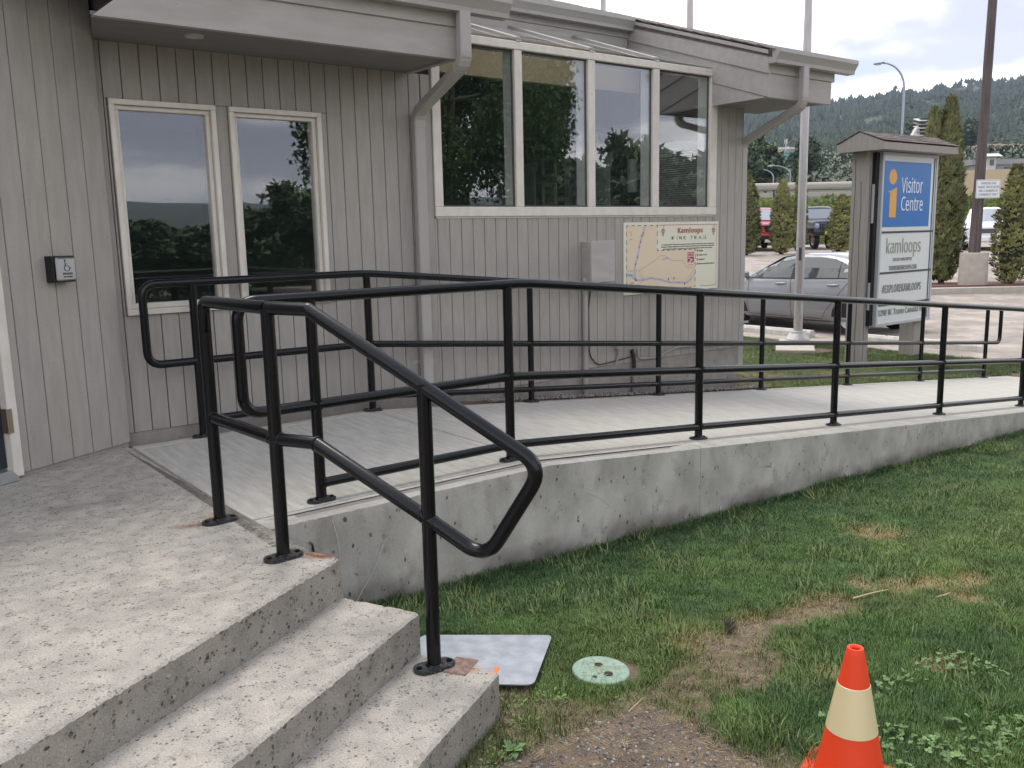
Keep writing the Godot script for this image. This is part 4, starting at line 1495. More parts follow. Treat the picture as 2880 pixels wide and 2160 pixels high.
func make_railings() -> void:
	railing("ramp_railing", "black pipe railing along the lawn side of the ramp", -3.59, [1.665, 2.742, 4.22, 5.70, 7.25, 8.80, 10.35, 11.9], 1.338, 12.3, 0.0245, 0.915, 0.442, 0.083, true)
	railing("ramp_railing", "black pipe railing along the building side of the ramp", -5.29, [1.715, 2.868, 4.255, 5.68, 7.13, 8.63, 10.17, 11.80], 1.432, 12.18, 0.0235, 0.928, 0.462, 0.105, true)
	var r := thing("stair_railing", "black pipe handrail with looped end down the old concrete steps", "railing")
	var s0 := V(1.207, 0, -3.603)
	var s1 := V(1.235, 0, -3.019)
	var d := V(0.456, 0, 0.89)
	var kn := s1 + d * 0.18
	var fp := V(1.523, -0.31, -2.457)
	var R := 0.0245
	var ht := func(a: float) -> float: return 0.925 - maxf(0.0, a - 0.18) * 0.548
	var hm := func(a: float) -> float: return 0.452 - maxf(0.0, a - 0.18) * 0.50
	var posts := [[s0, 0.89], [s1, 0.925], [fp, 0.69]]
	for q in posts:
		var g := G.new()
		g.tube([q[0] + V(0, 0.002, 0), V(q[0].x, q[1], q[0].z)], R, 20)
		var p := obj("post", g, M.rail, r)
		base_plate(p, q[0], 0.05 if q[1] > 0.7 else -0.15, 0.0, 1.12)
	var al := func(a: float, y: float) -> Vector3: return s1 + d * a + V(0, y, 0)
	var g := G.new()
	var path := [V(s0.x, 0.80, s0.z), V(s0.x, 0.925, s0.z), V(s1.x, 0.928, s1.z)]
	path = fillet(path, 0.05, 8)
	g.tube(path, R, 20)
	obj("top_rail", g, M.rail, r)
	g = G.new()
	path = fillet([V(s1.x, 0.928, s1.z), al.call(0.18, 0.925), al.call(0.185, 0.922), al.call(1.055, ht.call(1.055)), al.call(0.845, hm.call(0.845) - 0.005), al.call(0.63, hm.call(0.63))], 0.085, 9)
	g.tube(path, R, 20)
	obj("top_rail", g, M.rail, r)
	g = G.new()
	g.tube([V(s0.x, 0.448, s0.z), V(s1.x, 0.452, s1.z)], R * 0.98, 18)
	weld(g, V(s0.x, 0.448, s0.z + R), R, V(0, 0, 1))
	weld(g, V(s1.x, 0.452, s1.z - R), R, V(0, 0, 1))
	obj("mid_rail", g, M.rail, r)
	g = G.new()
	g.tube([V(s1.x, 0.452, s1.z), al.call(0.175, 0.452), al.call(0.185, 0.449), al.call(0.632, hm.call(0.632))], R * 0.98, 18)
	weld(g, s1 + d * R + V(0, 0.452, 0), R, d)
	weld(g, al.call(0.18, 0.451), R + 0.001, (d + V(0, -0.25, 0)).normalized())
	weld(g, al.call(0.632 - R, hm.call(0.632 - R)), R, d)
	weld(g, al.call(0.632 + R, hm.call(0.632 + R)), R, d)
	obj("mid_rail", g, M.rail, r)

func lot_y(v: float) -> float:
	var k := [[-50.0, -0.885], [18.0, -0.885], [20.0, -0.83], [24.0, -0.62], [30.0, -0.22], [36.0, 0.08], [42.0, 0.16], [49.0, 0.26], [400.0, 0.3]]
	for i in k.size() - 1:
		if v < k[i + 1][0]:
			return lerpf(k[i][1], k[i + 1][1], (v - k[i][0]) / (k[i + 1][0] - k[i][0]))
	return 0.3

# distance ahead of the viewpoint, and to its right, from ground x and z
func vd(x: float, z: float) -> float:
	return 0.6095 * x - 0.7928 * z

func UV(u: float, v: float) -> Vector3:
	return V(0.7928 * u + 0.6095 * v, 0, 0.6095 * u - 0.7928 * v)

func lawn_y(x: float, z: float) -> float:
	var t := smoothstep(-5.3, -3.5, z)
	var y := lerpf(yback(x), yfront(x), t)
	y += 0.012 * nz.get_noise_2d(x * 14.0, z * 14.0)
	if z > -3.3 and x < 4.0:
		y += 0.02 * smoothstep(0.0, 0.5, nz.get_noise_2d(x * 9.0 + 9.0, z * 9.0))
	return y

var bare_poly := PackedVector2Array([Vector2(1.55, -2.50), Vector2(1.80, -2.42), Vector2(1.93, -2.30), Vector2(2.05, -2.18), Vector2(2.26, -2.12), Vector2(2.55, -2.2), Vector2(2.80, -2.27), Vector2(3.0, -2.29), Vector2(3.30, -2.25), Vector2(3.52, -2.20), Vector2(3.93, -2.05), Vector2(3.95, -1.99), Vector2(3.56, -2.04), Vector2(3.33, -2.05), Vector2(3.08, -2.15), Vector2(2.95, -2.08), Vector2(2.88, -1.96), Vector2(2.82, -1.87), Vector2(2.60, -1.81), Vector2(2.40, -1.88), Vector2(2.24, -1.80), Vector2(2.17, -1.70), Vector2(2.30, -1.56), Vector2(2.27, -1.42), Vector2(2.1, -0.9), Vector2(0.0, -0.3), Vector2(0.0, -1.2)])
var straw := [[2.68, -2.28, 0.13], [2.80, -2.18, 0.11], [3.0, -2.24, 0.11], [3.15, -2.2, 0.10], [4.62, -2.62, 0.20], [3.97, -2.10, 0.13], [4.08, -2.04, 0.14], [4.03, -1.80, 0.10], [3.42, -2.17, 0.16], [3.24, -1.54, 0.09], [3.85, -2.2, 0.12], [4.3, -1.9, 0.12], [2.9, -1.75, 0.10], [8.3, -6.3, 0.5], [7.4, -5.7, 0.3], [9.8, -6.0, 0.4]]

func bare(x: float, z: float) -> bool:
	var j := 0.05
	return Geometry2D.is_point_in_polygon(Vector2(x + j * nz.get_noise_2d(x * 60.0, z * 60.0), z + j * nz.get_noise_2d(x * 60.0 + 99.0, z * 60.0)), bare_poly)

func on_concrete(x: float, z: float) -> bool:
	if x > 1.29 and x < 12.6 and z < -3.395 and z > -5.36:
		return true
	if z <= -5.36 and x < 7.0:
		return true
	# steps: behind the lowest nose and left of their ends
	var s := 0.489 * x + 0.872 * z
	if s < -1.17 and x + 0.456 * (z + 2.285) * -1.0 < 1.69 and z > -3.4:
		return true
	return false

func make_ground() -> void:
	var g := G.new()
	g.quad(V(-6000, -2.6, 6000), V(6000, -2.6, 6000), V(6000, -2.6, -6000), V(-6000, -2.6, -6000))
	tag(obj("ground", g, M.earth), "", "", "", "structure")
	# lawn soil on both sides of the ramp, fine near the viewer
	g = G.new()
	var xs := []
	var x := -6.0
	while x < 13.75:
		xs.append(x)
		x += 0.08 if x > 1.0 and x < 5.0 else 0.3
	xs.append(13.75)
	var zs := []
	var z := -16.0
	while z < 14.0:
		zs.append(z)
		z += 0.08 if z > -3.6 and z < -0.9 else 0.4
	zs.append(14.0)
	var P := []
	for a in xs:
		var row := []
		for b in zs:
			row.append(V(a, lawn_y(a, b), b))
		P.append(row)
	g.grid(P, true)
	tag(obj("lawn_soil", g, M.soil), "", "", "", "structure")
	# parking lot
	g = G.new()
	P = []
	for i in 60:
		var v := -30.0 + i * 1.5
		var row := []
		for j in 50:
			var p := UV(-50.0 + j * 3.0, v)
			row.append(V(p.x, lot_y(v), p.z))
		P.append(row)
	# keep only the part beyond the lawn
	var N := G.new()
	for i in 59:
		for j in 49:
			var c: Vector3 = (P[i][j] + P[i + 1][j + 1]) * 0.5
			if c.x > 15.0:
				N.quad(P[i][j], P[i][j + 1], P[i + 1][j + 1], P[i + 1][j])
	N.quad(V(13.70, -0.884, 60), V(17.3, -0.884, 60), V(17.3, -0.884, -8.5), V(13.70, -0.884, -8.5))
	N.quad(V(13.70, -0.884, -8.5), V(17.3, -0.884, -8.5), V(17.3, -0.884, -16), V(13.70, -0.884, -16))
	tag(obj("parking_lot", N, M.asphalt), "", "", "", "structure")
	# gravel strip between ramp and building
	g = G.new()
	P = []
	for i in 40:
		var xx := 3.5 + i * 0.095
		P.append([V(xx, ramp_y(xx) - 0.012, -5.335), V(xx, ramp_y(xx) + 0.012 + 0.015 * nz.get_noise_1d(xx * 40.0), -5.38), V(xx, ramp_y(xx) + 0.0 + 0.02 * nz.get_noise_1d(xx * 30.0 + 50.0), -5.43)])
	g.grid(P, false)
	tag(obj("gravel_bed", g, M.soil), "", "", "", "structure")
	var xf := []
	var cols := []
	for i in 2600:
		var xx := rng.randf_range(3.9, 7.3)
		var zz := rng.randf_range(-5.425, -5.335)
		var s := rng.randf_range(0.004, 0.011)
		xf.append(Transform3D(Basis.from_euler(V(rng.randf() * TAU, rng.randf() * TAU, rng.randf() * TAU)).scaled_local(V(s * rng.randf_range(0.7, 1.4), s * 0.8, s)), V(xx, ramp_y(xx) + 0.01 + rng.randf() * 0.012, zz)))
		var k := rng.randf_range(0.12, 0.5)
		cols.append(Color(k, k * 0.95, k * 0.88))
	tag(scatter("gravel", pebble_mesh(), M.pebble, xf, cols), "", "", "", "stuff")
	# loose stones on the bare ground beside the steps
	xf = []
	cols = []
	while xf.size() < 9000:
		var xx := rng.randf_range(1.3, 3.1)
		var zz := rng.randf_range(-2.45, -1.2)
		var dense := 1.0 if xx < 2.25 and zz > -2.1 else 0.22
		if rng.randf() > dense or not bare(xx, zz) or on_concrete(xx, zz):
			continue
		var s := rng.randf_range(0.15, 1.0) ** 4.0 * 0.0065 + 0.0011
		xf.append(Transform3D(Basis.from_euler(V(rng.randf() * TAU, rng.randf() * TAU, rng.randf() * TAU)).scaled_local(V(s * rng.randf_range(0.7, 1.5), s * 0.7, s)), V(xx, lawn_y(xx, zz) + s * 0.25, zz)))
		var k := 0.09 + 0.30 * rng.randf() ** 1.6
		cols.append(Color(k, k * 0.95, k * 0.86))
	tag(scatter("loose_stones", pebble_mesh(), M.pebble, xf, cols), "", "", "", "stuff")

func pebble_mesh() -> ArrayMesh:
	var g := G.new()
	var t := (1.0 + sqrt(5.0)) / 2.0
	var vs := []
	for q in [[-1, t, 0], [1, t, 0], [-1, -t, 0], [1, -t, 0], [0, -1, t], [0, 1, t], [0, -1, -t], [0, 1, -t], [t, 0, -1], [t, 0, 1], [-t, 0, -1], [-t, 0, 1]]:
		vs.append(V(q[0], q[1], q[2]).normalized() * rng.randf_range(0.75, 1.1))
	for f in [[0, 11, 5], [0, 5, 1], [0, 1, 7], [0, 7, 10], [0, 10, 11], [1, 5, 9], [5, 11, 4], [11, 10, 2], [10, 7, 6], [7, 1, 8], [3, 9, 4], [3, 4, 2], [3, 2, 6], [3, 6, 8], [3, 8, 9], [4, 9, 5], [2, 4, 11], [6, 2, 10], [8, 6, 7], [9, 8, 1]]:
		g.ot(vs[f[0]], vs[f[1]], vs[f[2]], Vector3.ZERO)
	return g.mesh()

func tuft_mesh(blades: int, spread: float, w: float, lean: float, seed_: int) -> ArrayMesh:
	var r := RandomNumberGenerator.new()
	r.seed = seed_
	var g := G.new()
	for i in blades:
		var a := r.randf() * TAU
		var p := V(cos(a), 0, sin(a)) * sqrt(r.randf()) * spread
		var h := r.randf_range(0.55, 1.0)
		var d := V(cos(a + r.randf_range(-1, 1)), 0, sin(a + r.randf_range(-1, 1))) * lean * r.randf_range(0.2, 1.0) * h
		var b := r.randf() * TAU
		var s := V(cos(b), 0, sin(b)) * w * 0.5 * r.randf_range(0.7, 1.2)
		var m := p + d * 0.35 + V(0, h * 0.6, 0)
		var t := p + d + V(0, h * (1.0 - 0.25 * d.length()), 0)
		var nn := (V(0, 0.8, 0) + s.cross(Vector3.UP).normalized() * 0.6).normalized()
		g.leaf(p - s, p + s, m + s * 0.8, nn)
		g.leaf(p - s, m + s * 0.8, m - s * 0.8, nn)
		g.leaf(m - s * 0.8, m + s * 0.8, t, nn)
	return g.mesh()

func make_grass() -> void:
	var tufts := [tuft_mesh(15, 0.46, 0.042, 0.5, 1), tuft_mesh(13, 0.48, 0.04, 0.9, 2)]
	for which in 2:
		var xf := []
		var cols := []
		var n := 112000 if which == 0 else 72000
		var tries := 0
		while xf.size() < n and tries < n * 6:
			tries += 1
			# denser towards the viewer
			var x := 1.30 + 12.5 * rng.randf() ** 1.9
			var zl := -3.395
			var zh := minf(-0.42 * x + 0.2, -0.75) if x > 2.2 else -0.9
			if zh < zl:
				zh = zl + 0.4
			if x > 2.2 and rng.randf() < 0.22:
				zl = zh
				zh += 2.6
			var z := rng.randf_range(zl, zh)
			if on_concrete(x, z):
				continue
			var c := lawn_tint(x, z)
			if bare(x + rng.randfn() * 0.03, z + rng.randfn() * 0.03):
				if rng.randf() > 0.09 or (x < 2.15 and z > -2.05):
					continue
				c = c.lerp(Color(0.16, 0.15, 0.05), 0.5)
			if Vector2(x - 2.22, z + 2.31).length() < 0.125:
				continue
			if x > 1.60 and x < 2.2 and on_sheet(x, z):
				continue
			var dry := 0.0
			for s in straw:
				var q: float = Vector2(x - s[0], (z - s[1]) * 1.3).length() / s[2] + 0.5 * nz.get_noise_2d(x * 70.0, z * 70.0)
				dry = maxf(dry, clampf(1.35 - q, 0, 1))
			if dry > 0.3 and rng.randf() < dry * 0.6:
				continue
			c = c.lerp(Color(0.46, 0.35, 0.17), dry * 0.95)
			var lush := smoothstep(-2.6, -1.6, z) * (1.0 if x < 6 else 0.6)
			var h := lerpf(0.036, 0.052, lush) * rng.randf_range(0.6, 1.35) * (1.0 - 0.55 * dry) * (1.0 + 0.45 * nz.get_noise_2d(x * 45.0, z * 45.0 + 20.0))
			if z < -3.34:
				h *= 1.35
			var far := clampf((x - 3.0) / 6.0, 0.0, 1.0)
			var w := lerpf(0.050, 0.10, far)
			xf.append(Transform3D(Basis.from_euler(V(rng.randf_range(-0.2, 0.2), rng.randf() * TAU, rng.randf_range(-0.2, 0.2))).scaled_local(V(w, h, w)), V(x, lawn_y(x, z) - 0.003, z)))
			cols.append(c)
		tag(scatter("lawn_grass", tufts[which], M.leaf, xf, cols), "", "", "", "stuff")
	# grass strip between the ramp and the parking lot
	var xf := []
	var cols := []
	while xf.size() < 42000:
		var x := rng.randf_range(6.9, 13.8)
		var z := rng.randf_range(-13.0, -5.34)
		if x < 7.0 and z > -5.5:
			continue
		if Vector2(x - 13.0, z + 8.75).length() < 0.45 and absf(x - 12.75) < 0.62:
			continue
		var c := Color(0.125, 0.165, 0.04).lerp(Color(0.075, 0.125, 0.03), clampf(0.5 + nz.get_noise_2d(x * 22.0, z * 22.0), 0, 1))
		for s in straw:
			if s[0] > 7.0:
				c = c.lerp(Color(0.34, 0.27, 0.13), clampf(1.2 - Vector2(x - s[0], z - s[1]).length() / s[2] + nz.get_noise_2d(x * 30, z * 30), 0, 0.8))
		c *= rng.randf_range(0.8, 1.2)
		var h := rng.randf_range(0.03, 0.06)
		xf.append(Transform3D(Basis.from_euler(V(0, rng.randf() * TAU, 0)).scaled_local(V(0.11, h, 0.11)), V(x, lawn_y(x, z), z)))
		cols.append(c)
	tag(scatter("strip_grass", tufts[0], M.leaf, xf, cols), "", "", "", "stuff")
	# taller ragged tufts
	xf = []
	cols = []
	while xf.size() < 3200:
		var x := 1.7 + 7.0 * rng.randf() ** 1.6
		var z := rng.randf_range(-3.39, minf(-0.42 * x + 0.2, -0.75))
		if on_concrete(x, z) or bare(x, z) or on_sheet(x, z) or Vector2(x - 2.2, z + 2.31).length() < 0.2 or (nz.get_noise_2d(x * 26.0 + 5.0, z * 26.0) < 0.02 and z > -3.33):
			continue
		var s := rng.randf_range(0.06, 0.10)
		xf.append(Transform3D(Basis.from_euler(V(rng.randf_range(-0.3, 0.3), rng.randf() * TAU, rng.randf_range(-0.3, 0.3))).scaled_local(V(s, s * rng.randf_range(0.8, 1.3), s)), V(x, lawn_y(x, z), z)))
		cols.append(Color(0.12, 0.20, 0.055).lerp(Color(0.26, 0.26, 0.10), rng.randf() ** 3.0) * rng.randf_range(0.6, 1.15))
	tag(scatter("tall_grass", tuft_mesh(5, 0.3, 0.05, 1.0, 21), M.leaf, xf, cols), "", "", "", "stuff")
	# clover spreading through the turf near the cone
	xf = []
	cols = []
	while xf.size() < 420:
		var x := rng.randf_range(2.45, 3.4)
		var z := rng.randf_range(-1.6, -0.95)
		if bare(x, z) or nz.get_noise_2d(x * 30.0 + 60.0, z * 30.0) < 0.05:
			continue
		var s := rng.randf_range(0.006, 0.011)
		xf.append(Transform3D(Basis.from_euler(V(rng.randf_range(-0.5, 0.5), rng.randf() * TAU, rng.randf_range(-0.5, 0.5))).scaled_local(V(s, s, s)), V(x, lawn_y(x, z) + rng.randf_range(0.02, 0.05), z)))
		cols.append(Color(0.125, 0.215, 0.065) * rng.randf_range(0.7, 1.3))
	var cl := G.new()
	for k in 3:
		var a := TAU * k / 3.0
		var o := V(cos(a), 0, sin(a)) * 0.75
		for j in 7:
			var b0 := TAU * j / 7.0
			var b1 := TAU * (j + 1) / 7.0
			cl.leaf(o, o + V(cos(b0), 0.1, sin(b0)) * 0.68, o + V(cos(b1), 0.1, sin(b1)) * 0.68, Vector3.UP)
	tag(scatter("clover", cl.mesh(), M.leaf, xf, cols), "", "", "", "stuff")
	# dead clippings lying on the worn soil
	xf = []
	cols = []
	while xf.size() < 2600:
		var x := rng.randf_range(1.6, 4.4)
		var z := rng.randf_range(-2.6, -1.3)
		if on_concrete(x, z) or not bare(x + rng.randfn() * 0.06, z + rng.randfn() * 0.06) or (x < 2.1 and z > -2.0 and rng.randf() < 0.8):
			continue
		var s := rng.randf_range(0.03, 0.07)
		xf.append(Transform3D(Basis.from_euler(V(PI / 2 + rng.randf_range(-0.35, 0.35), rng.randf() * TAU, 0), EULER_ORDER_YXZ).scaled_local(V(s * 0.8, s, s * 0.15)), V(x, lawn_y(x, z) + 0.004, z)))
		cols.append(Color(0.36, 0.28, 0.16) * rng.randf_range(0.5, 1.25))
	tag(scatter("dry_thatch", tuft_mesh(5, 0.4, 0.03, 0.3, 9), M.leaf, xf, cols), "", "", "", "stuff")
	make_weeds()

func lawn_tint(x: float, z: float) -> Color:
	var a := nz.get_noise_2d(x * 11.0, z * 11.0)
	var b := nz.get_noise_2d(x * 38.0 + 70.0, z * 38.0)
	var c := Color(0.075, 0.150, 0.042).lerp(Color(0.110, 0.205, 0.050), clampf(0.5 + b, 0, 1))
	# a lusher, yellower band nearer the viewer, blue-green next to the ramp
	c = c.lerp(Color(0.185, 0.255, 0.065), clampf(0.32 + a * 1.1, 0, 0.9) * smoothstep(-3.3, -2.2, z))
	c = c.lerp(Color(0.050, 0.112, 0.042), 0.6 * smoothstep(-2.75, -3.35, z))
	if x > 5.0:
		c = c.lerp(Color(0.085, 0.15, 0.04), 0.4)
	var d := nz.get_noise_2d(x * 55.0 + 31.0, z * 55.0)
	c *= 1.0 + 0.40 * d
	return c * rng.randf_range(0.65, 1.2)

func on_sheet(x: float, z: float) -> bool:
	return Geometry2D.is_point_in_polygon(Vector2(x, z), PackedVector2Array([Vector2(1.55, -2.72), Vector2(1.77, -2.98), Vector2(2.20, -2.63), Vector2(2.18, -2.58), Vector2(1.90, -2.36), Vector2(1.84, -2.34), Vector2(1.5, -2.6)]))

func make_weeds() -> void:
	var spots := [[1.735, -2.315, 0.055, "feathery green weed sprouting right at the corner of the lowest step"], [1.875, -2.265, 0.06, "bushy green weed on bare soil just below the metal sheet"], [1.705, -2.185, 0.05, "low branching weed in the gravel, beyond the broad-leaved one"], [1.575, -2.085, 0.055, "small broad-leaved weed alone on dark gravel"], [1.515, -2.19, 0.05, "pale green weed tuft against the foot of the lowest step"], [1.50, -2.06, 0.05, "weed tuft at the bottom edge beside the steps"], [2.05, -2.12, 0.04, "thin grassy weed in bare soil below the round green lid"]]
	for i in spots.size():
		var s: Array = spots[i]
		var w := thing("weed_plant", s[3], "weed", V(s[0], lawn_y(s[0], s[1]), s[1]), 0.0, "weeds in the bare soil by the steps")
		var broad := i == 3
		var g := G.new()
		g.use_c = true
		var n := 7 if broad else 44
		for k in n:
			var a := rng.randf() * TAU
			var rr: float = s[2] * sqrt(rng.randf())
			var base := V(0, 0.004, 0) if broad else V(cos(a) * rr, rng.randf() * s[2] * 0.5, sin(a) * rr)
			var L: float = s[2] * (rng.randf_range(0.7, 1.0) if broad else rng.randf_range(0.2, 0.45))
			a = TAU * k / n + rng.randf() * 0.5 if broad else a
			var d := V(cos(a), rng.randf_range(0.25, 0.8), sin(a)).normalized() * L
			var sd := V(-sin(a), 0, cos(a)) * L * (0.26 if broad else 0.22)
			g.col = Color(0.13, 0.22, 0.05) * rng.randf_range(0.7, 1.2) if not broad else Color(0.14, 0.25, 0.09) * rng.randf_range(0.85, 1.1)
			var nn := V(0, 1, 0)
			var mid := base + d * 0.55 + V(0, L * 0.05, 0)
			g.leaf(base, mid + sd, mid - sd, nn)
			g.leaf(mid - sd, mid + sd, base + d - V(0, L * 0.15, 0), nn)
		obj("leaves", g, M.leaf, w)
		g = G.new()
		for k in 4:
			var a := rng.randf() * TAU
			g.tube([Vector3.ZERO, V(cos(a) * s[2] * 0.5, s[2] * 0.5, sin(a) * s[2] * 0.5)], 0.0012, 5)
		obj("stem", g, M.needle_green, w)

func make_lawn_items() -> void:
	# galvanised sheet
	var c := V(1.855, -0.452, -2.64)
	var pts := PackedVector2Array()
	var corners := [Vector2(1.50, -2.66), Vector2(1.775, -2.955), Vector2(2.197, -2.622), Vector2(1.872, -2.345)]
	for i in 4:
		var p: Vector2 = corners[i]
		var a := (corners[(i + 3) % 4] - p as Vector2).normalized()
		var b := (corners[(i + 1) % 4] - p as Vector2).normalized()
		for k in 6:
			var t := k / 5.0
			pts.append((p + a * 0.035).lerp(p, t).lerp(p.lerp(p + b * 0.035, t), t))
	var g := G.new()
	var B := Basis.from_euler(V(0, 0, -0.022))
	# polygon (x, z) laid flat: local z of the prism points up
	var q := PackedVector2Array()
	for p in pts:
		q.append(Vector2(p.x - c.x, -(p.y - c.z)))
	g.prism(q, Transform3D(B, Vector3.ZERO) * Transform3D(Basis.from_euler(V(-PI / 2, 0, 0)), Vector3.ZERO), 0.0, 0.004)
	var s := thing("metal_sheet", "flat galvanised metal sheet with rounded corners lying on the grass", "metal sheet", c)
	obj("sheet", g, M.galv, s)
	g = G.new()
	for k in 2:
		var o := V(-0.07 + k * 0.045, 0.0062, 0.135 - k * 0.012)
		g.box(Transform3D(B, Vector3.ZERO) * T3(o, 0.9 - k * 0.15), V(0.055, 0.0012, 0.016))
	obj("paint_mark", g, M.paint_orange, s)
	# round irrigation lid
	var l := thing("valve_box_lid", "round pale green plastic valve box lid set in the grass", "valve lid", V(2.165, lawn_y(2.165, -2.305) - 0.030, -2.305))
	g = G.new()
	g.lathe(T3(V(0, 0, 0), 0, 0.03, -0.03), [Vector2(0.103, -0.08), Vector2(0.106, 0.045), Vector2(0.109, 0.046), Vector2(0.109, 0.058), Vector2(0.106, 0.062), Vector2(0.0, 0.062)], 40)
	obj("lid", g, M.lid, l)
	g = G.new()
	for p in [[0.02, -0.03, 0.016], [0.0, 0.045, 0.017], [-0.055, 0.03, 0.009]]:
		g.lathe(T3(V(p[0], 0.0625, p[1]), 0, 0.03, -0.03), [Vector2(p[2], 0.0), Vector2(p[2], 0.0012), Vector2(0.0, 0.0012)], 14)
	obj("finger_hole", g, M.inner, l)
	g = G.new()
	for i in 26:
		var a := rng.randf() * TAU
		var r := rng.randf() * 0.08
		var p := V(cos(a) * r - 0.01, 0.0645, sin(a) * r)
		var d := V(rng.randf_range(-1, 1), 0.05, rng.randf_range(-1, 1)).normalized() * rng.randf_range(0.015, 0.05)
		g.tube([p, p + d * 0.5 + V(0, 0.002, 0.003), p + d], 0.0009, 4, false)
	obj("dry_clippings", g, M.straw, l).set_meta("kind", "stuff")
	# twigs
	for t in [[3.60, -2.13, 3.78, -2.06, 0.005, "pale dry stick lying on the worn soil patch"], [3.92, -1.90, 3.96, -1.86, 0.006, "short dry stick in the grass right of the bare patch"], [2.03, -2.02, 2.11, -2.03, 0.0025, "thin dry stem on the soil in front of the green lid"]]:
		g = G.new()
		g.tube([V(t[0], lawn_y(t[0], t[1]) + 0.02, t[1]), V((t[0] + t[2]) * 0.5, lawn_y(t[0], t[1]) + 0.035, (t[1] + t[3]) * 0.5 + 0.006), V(t[2], lawn_y(t[2], t[3]) + 0.045, t[3])], [t[4], t[4] * 0.8, t[4] * 0.5], 6)
		tag(obj("dry_stick", g, M.straw), t[5], "stick")
	# dead brown plant at the edge of the soil
	var dp := thing("dead_plant", "small dead brown plant at the edge of the bare soil", "dead plant", V(2.86, lawn_y(2.86, -2.25), -2.25))
	g = G.new()
	for i in 46:
		var a := rng.randf() * TAU
		var p := V(cos(a) * rng.randf() * 0.025, rng.randf() * 0.05, sin(a) * rng.randf() * 0.025)
		g.tube([p, p + V(rng.randf_range(-0.02, 0.02), rng.randf_range(0, 0.03), rng.randf_range(-0.02, 0.02))], 0.002, 4)
	obj("twigs", g, M.bark, dp)
	# traffic cone
	var cone := thing("traffic_cone", "bright orange traffic cone with a cream reflective collar on the grass edge", "traffic cone", V(2.268, -0.502, -1.327), 0.35)
	g = G.new()
	var rad := func(y: float) -> float: return 0.107 - (y - 0.02) * (0.107 - 0.0275) / 0.415
	g.lathe(T3(Vector3.ZERO), [Vector2(rad.call(0.012) + 0.006, 0.012), Vector2(rad.call(0.03), 0.03), Vector2(rad.call(0.44), 0.44), Vector2(rad.call(0.448) - 0.001, 0.449), Vector2(0.0225, 0.455), Vector2(0.0165, 0.4545), Vector2(0.0135, 0.449), Vector2(0.0145, 0.40), Vector2(0.05, 0.10)], 48)
	obj("cone_body", g, M.cone, cone)
	g = G.new()
	g.lathe(T3(Vector3.ZERO), [Vector2(rad.call(0.200) + 0.0002, 0.1995), Vector2(rad.call(0.200) + 0.0016, 0.2005), Vector2(rad.call(0.343) + 0.0016, 0.3425), Vector2(rad.call(0.343) + 0.0002, 0.3435)], 48)
	obj("reflective_collar", g, M.collar, cone)
	g = G.new()
	var p := PackedVector2Array()
	for i in 4:
		var a := PI / 4 + i * PI / 2
		for k in 6:
			var e := a - PI / 4 + k * PI / 10.0
			p.append(Vector2(cos(a) * 0.165, sin(a) * 0.165) + Vector2(cos(e), sin(e)) * 0.028)
	g.prism(p, Transform3D(Basis.from_euler(V(-PI / 2, 0, 0)), Vector3.ZERO), 0.004, 0.022)
	obj("base", g, M.cone, cone)

# ---------------------------------------------------------------- vehicles
# stations: [x, y_bottom, y_belt, y_top, half width at belt, half width at top]; x points forward
func station(S: Array, x: float) -> Array:
	for i in S.size() - 1:
		if x >= S[i + 1][0] and x <= S[i][0]:
			var t: float = (S[i][0] - x) / (S[i][0] - S[i + 1][0])
			var o := []
			for k in 6:
				o.append(lerpf(S[i][k], S[i + 1][k], t))
			return o
	return S[0] if x > S[0][0] else S[-1]

func section(s: Array) -> Array:
	var yb: float = s[1]
	var ye: float = s[2]
	var yt: float = s[3]
	var w: float = s[4]
	var wt: float = s[5]
	var k := clampf((yt - ye) / 0.3, 0.0, 1.0)
	return [V(0, yb, w * 0.78), V(0, yb + 0.05, w * 0.955), V(0, lerpf(yb, ye, 0.30), w * 0.995), V(0, lerpf(yb, ye, 0.62), w * 1.0), V(0, ye - 0.07, w * 0.975), V(0, ye, w * 0.94), V(0, lerpf(ye, yt, 0.45), lerpf(w * 0.93, wt, 0.42) + 0.012 * k), V(0, yt - 0.055 * k - 0.002, wt + 0.01), V(0, yt - 0.012 * k, wt * 0.88), V(0, yt + 0.01, wt * 0.5), V(0, yt + 0.016, 0)]

func side_w(S: Array, x: float, y: float) -> float:
	var q := section(station(S, x))
	for i in q.size() - 1:
		if y >= q[i].y and y <= q[i + 1].y:
			return lerpf(q[i].z, q[i + 1].z, (y - q[i].y) / maxf(1e-4, q[i + 1].y - q[i].y))
	return q[-2].z

func side_patch(g: G, S: Array, poly: PackedVector2Array, sg: float, off: float) -> void:
	# polygon (x, y) laid on the body side, cut fine enough to follow its curve
	var lo := Vector2(1e9, 1e9)
	var hi := -lo
	for p in poly:
		lo = lo.min(p)
		hi = hi.max(p)
	var n := 10
	for i in n:
		var x0 := lerpf(lo.x, hi.x, float(i) / n)
		var x1 := lerpf(lo.x, hi.x, float(i + 1) / n)
		for j in 4:
			var y0 := lerpf(lo.y, hi.y, j / 4.0)
			var y1 := lerpf(lo.y, hi.y, (j + 1) / 4.0)
			var cells := Geometry2D.intersect_polygons(poly, PackedVector2Array([Vector2(x0, y0), Vector2(x1, y0), Vector2(x1, y1), Vector2(x0, y1)]))
			for c in cells:
				var idx := Geometry2D.triangulate_polygon(c)
				var k := 0
				while k + 2 < idx.size():
					var t := []
					for m in 3:
						var p: Vector2 = c[idx[k + m]]
						t.append(V(p.x, p.y, sg * (side_w(S, p.x, p.y) + off)))
					g.ot(t[0], t[1], t[2], V(t[0].x, t[0].y - 0.2, 0))
					k += 3

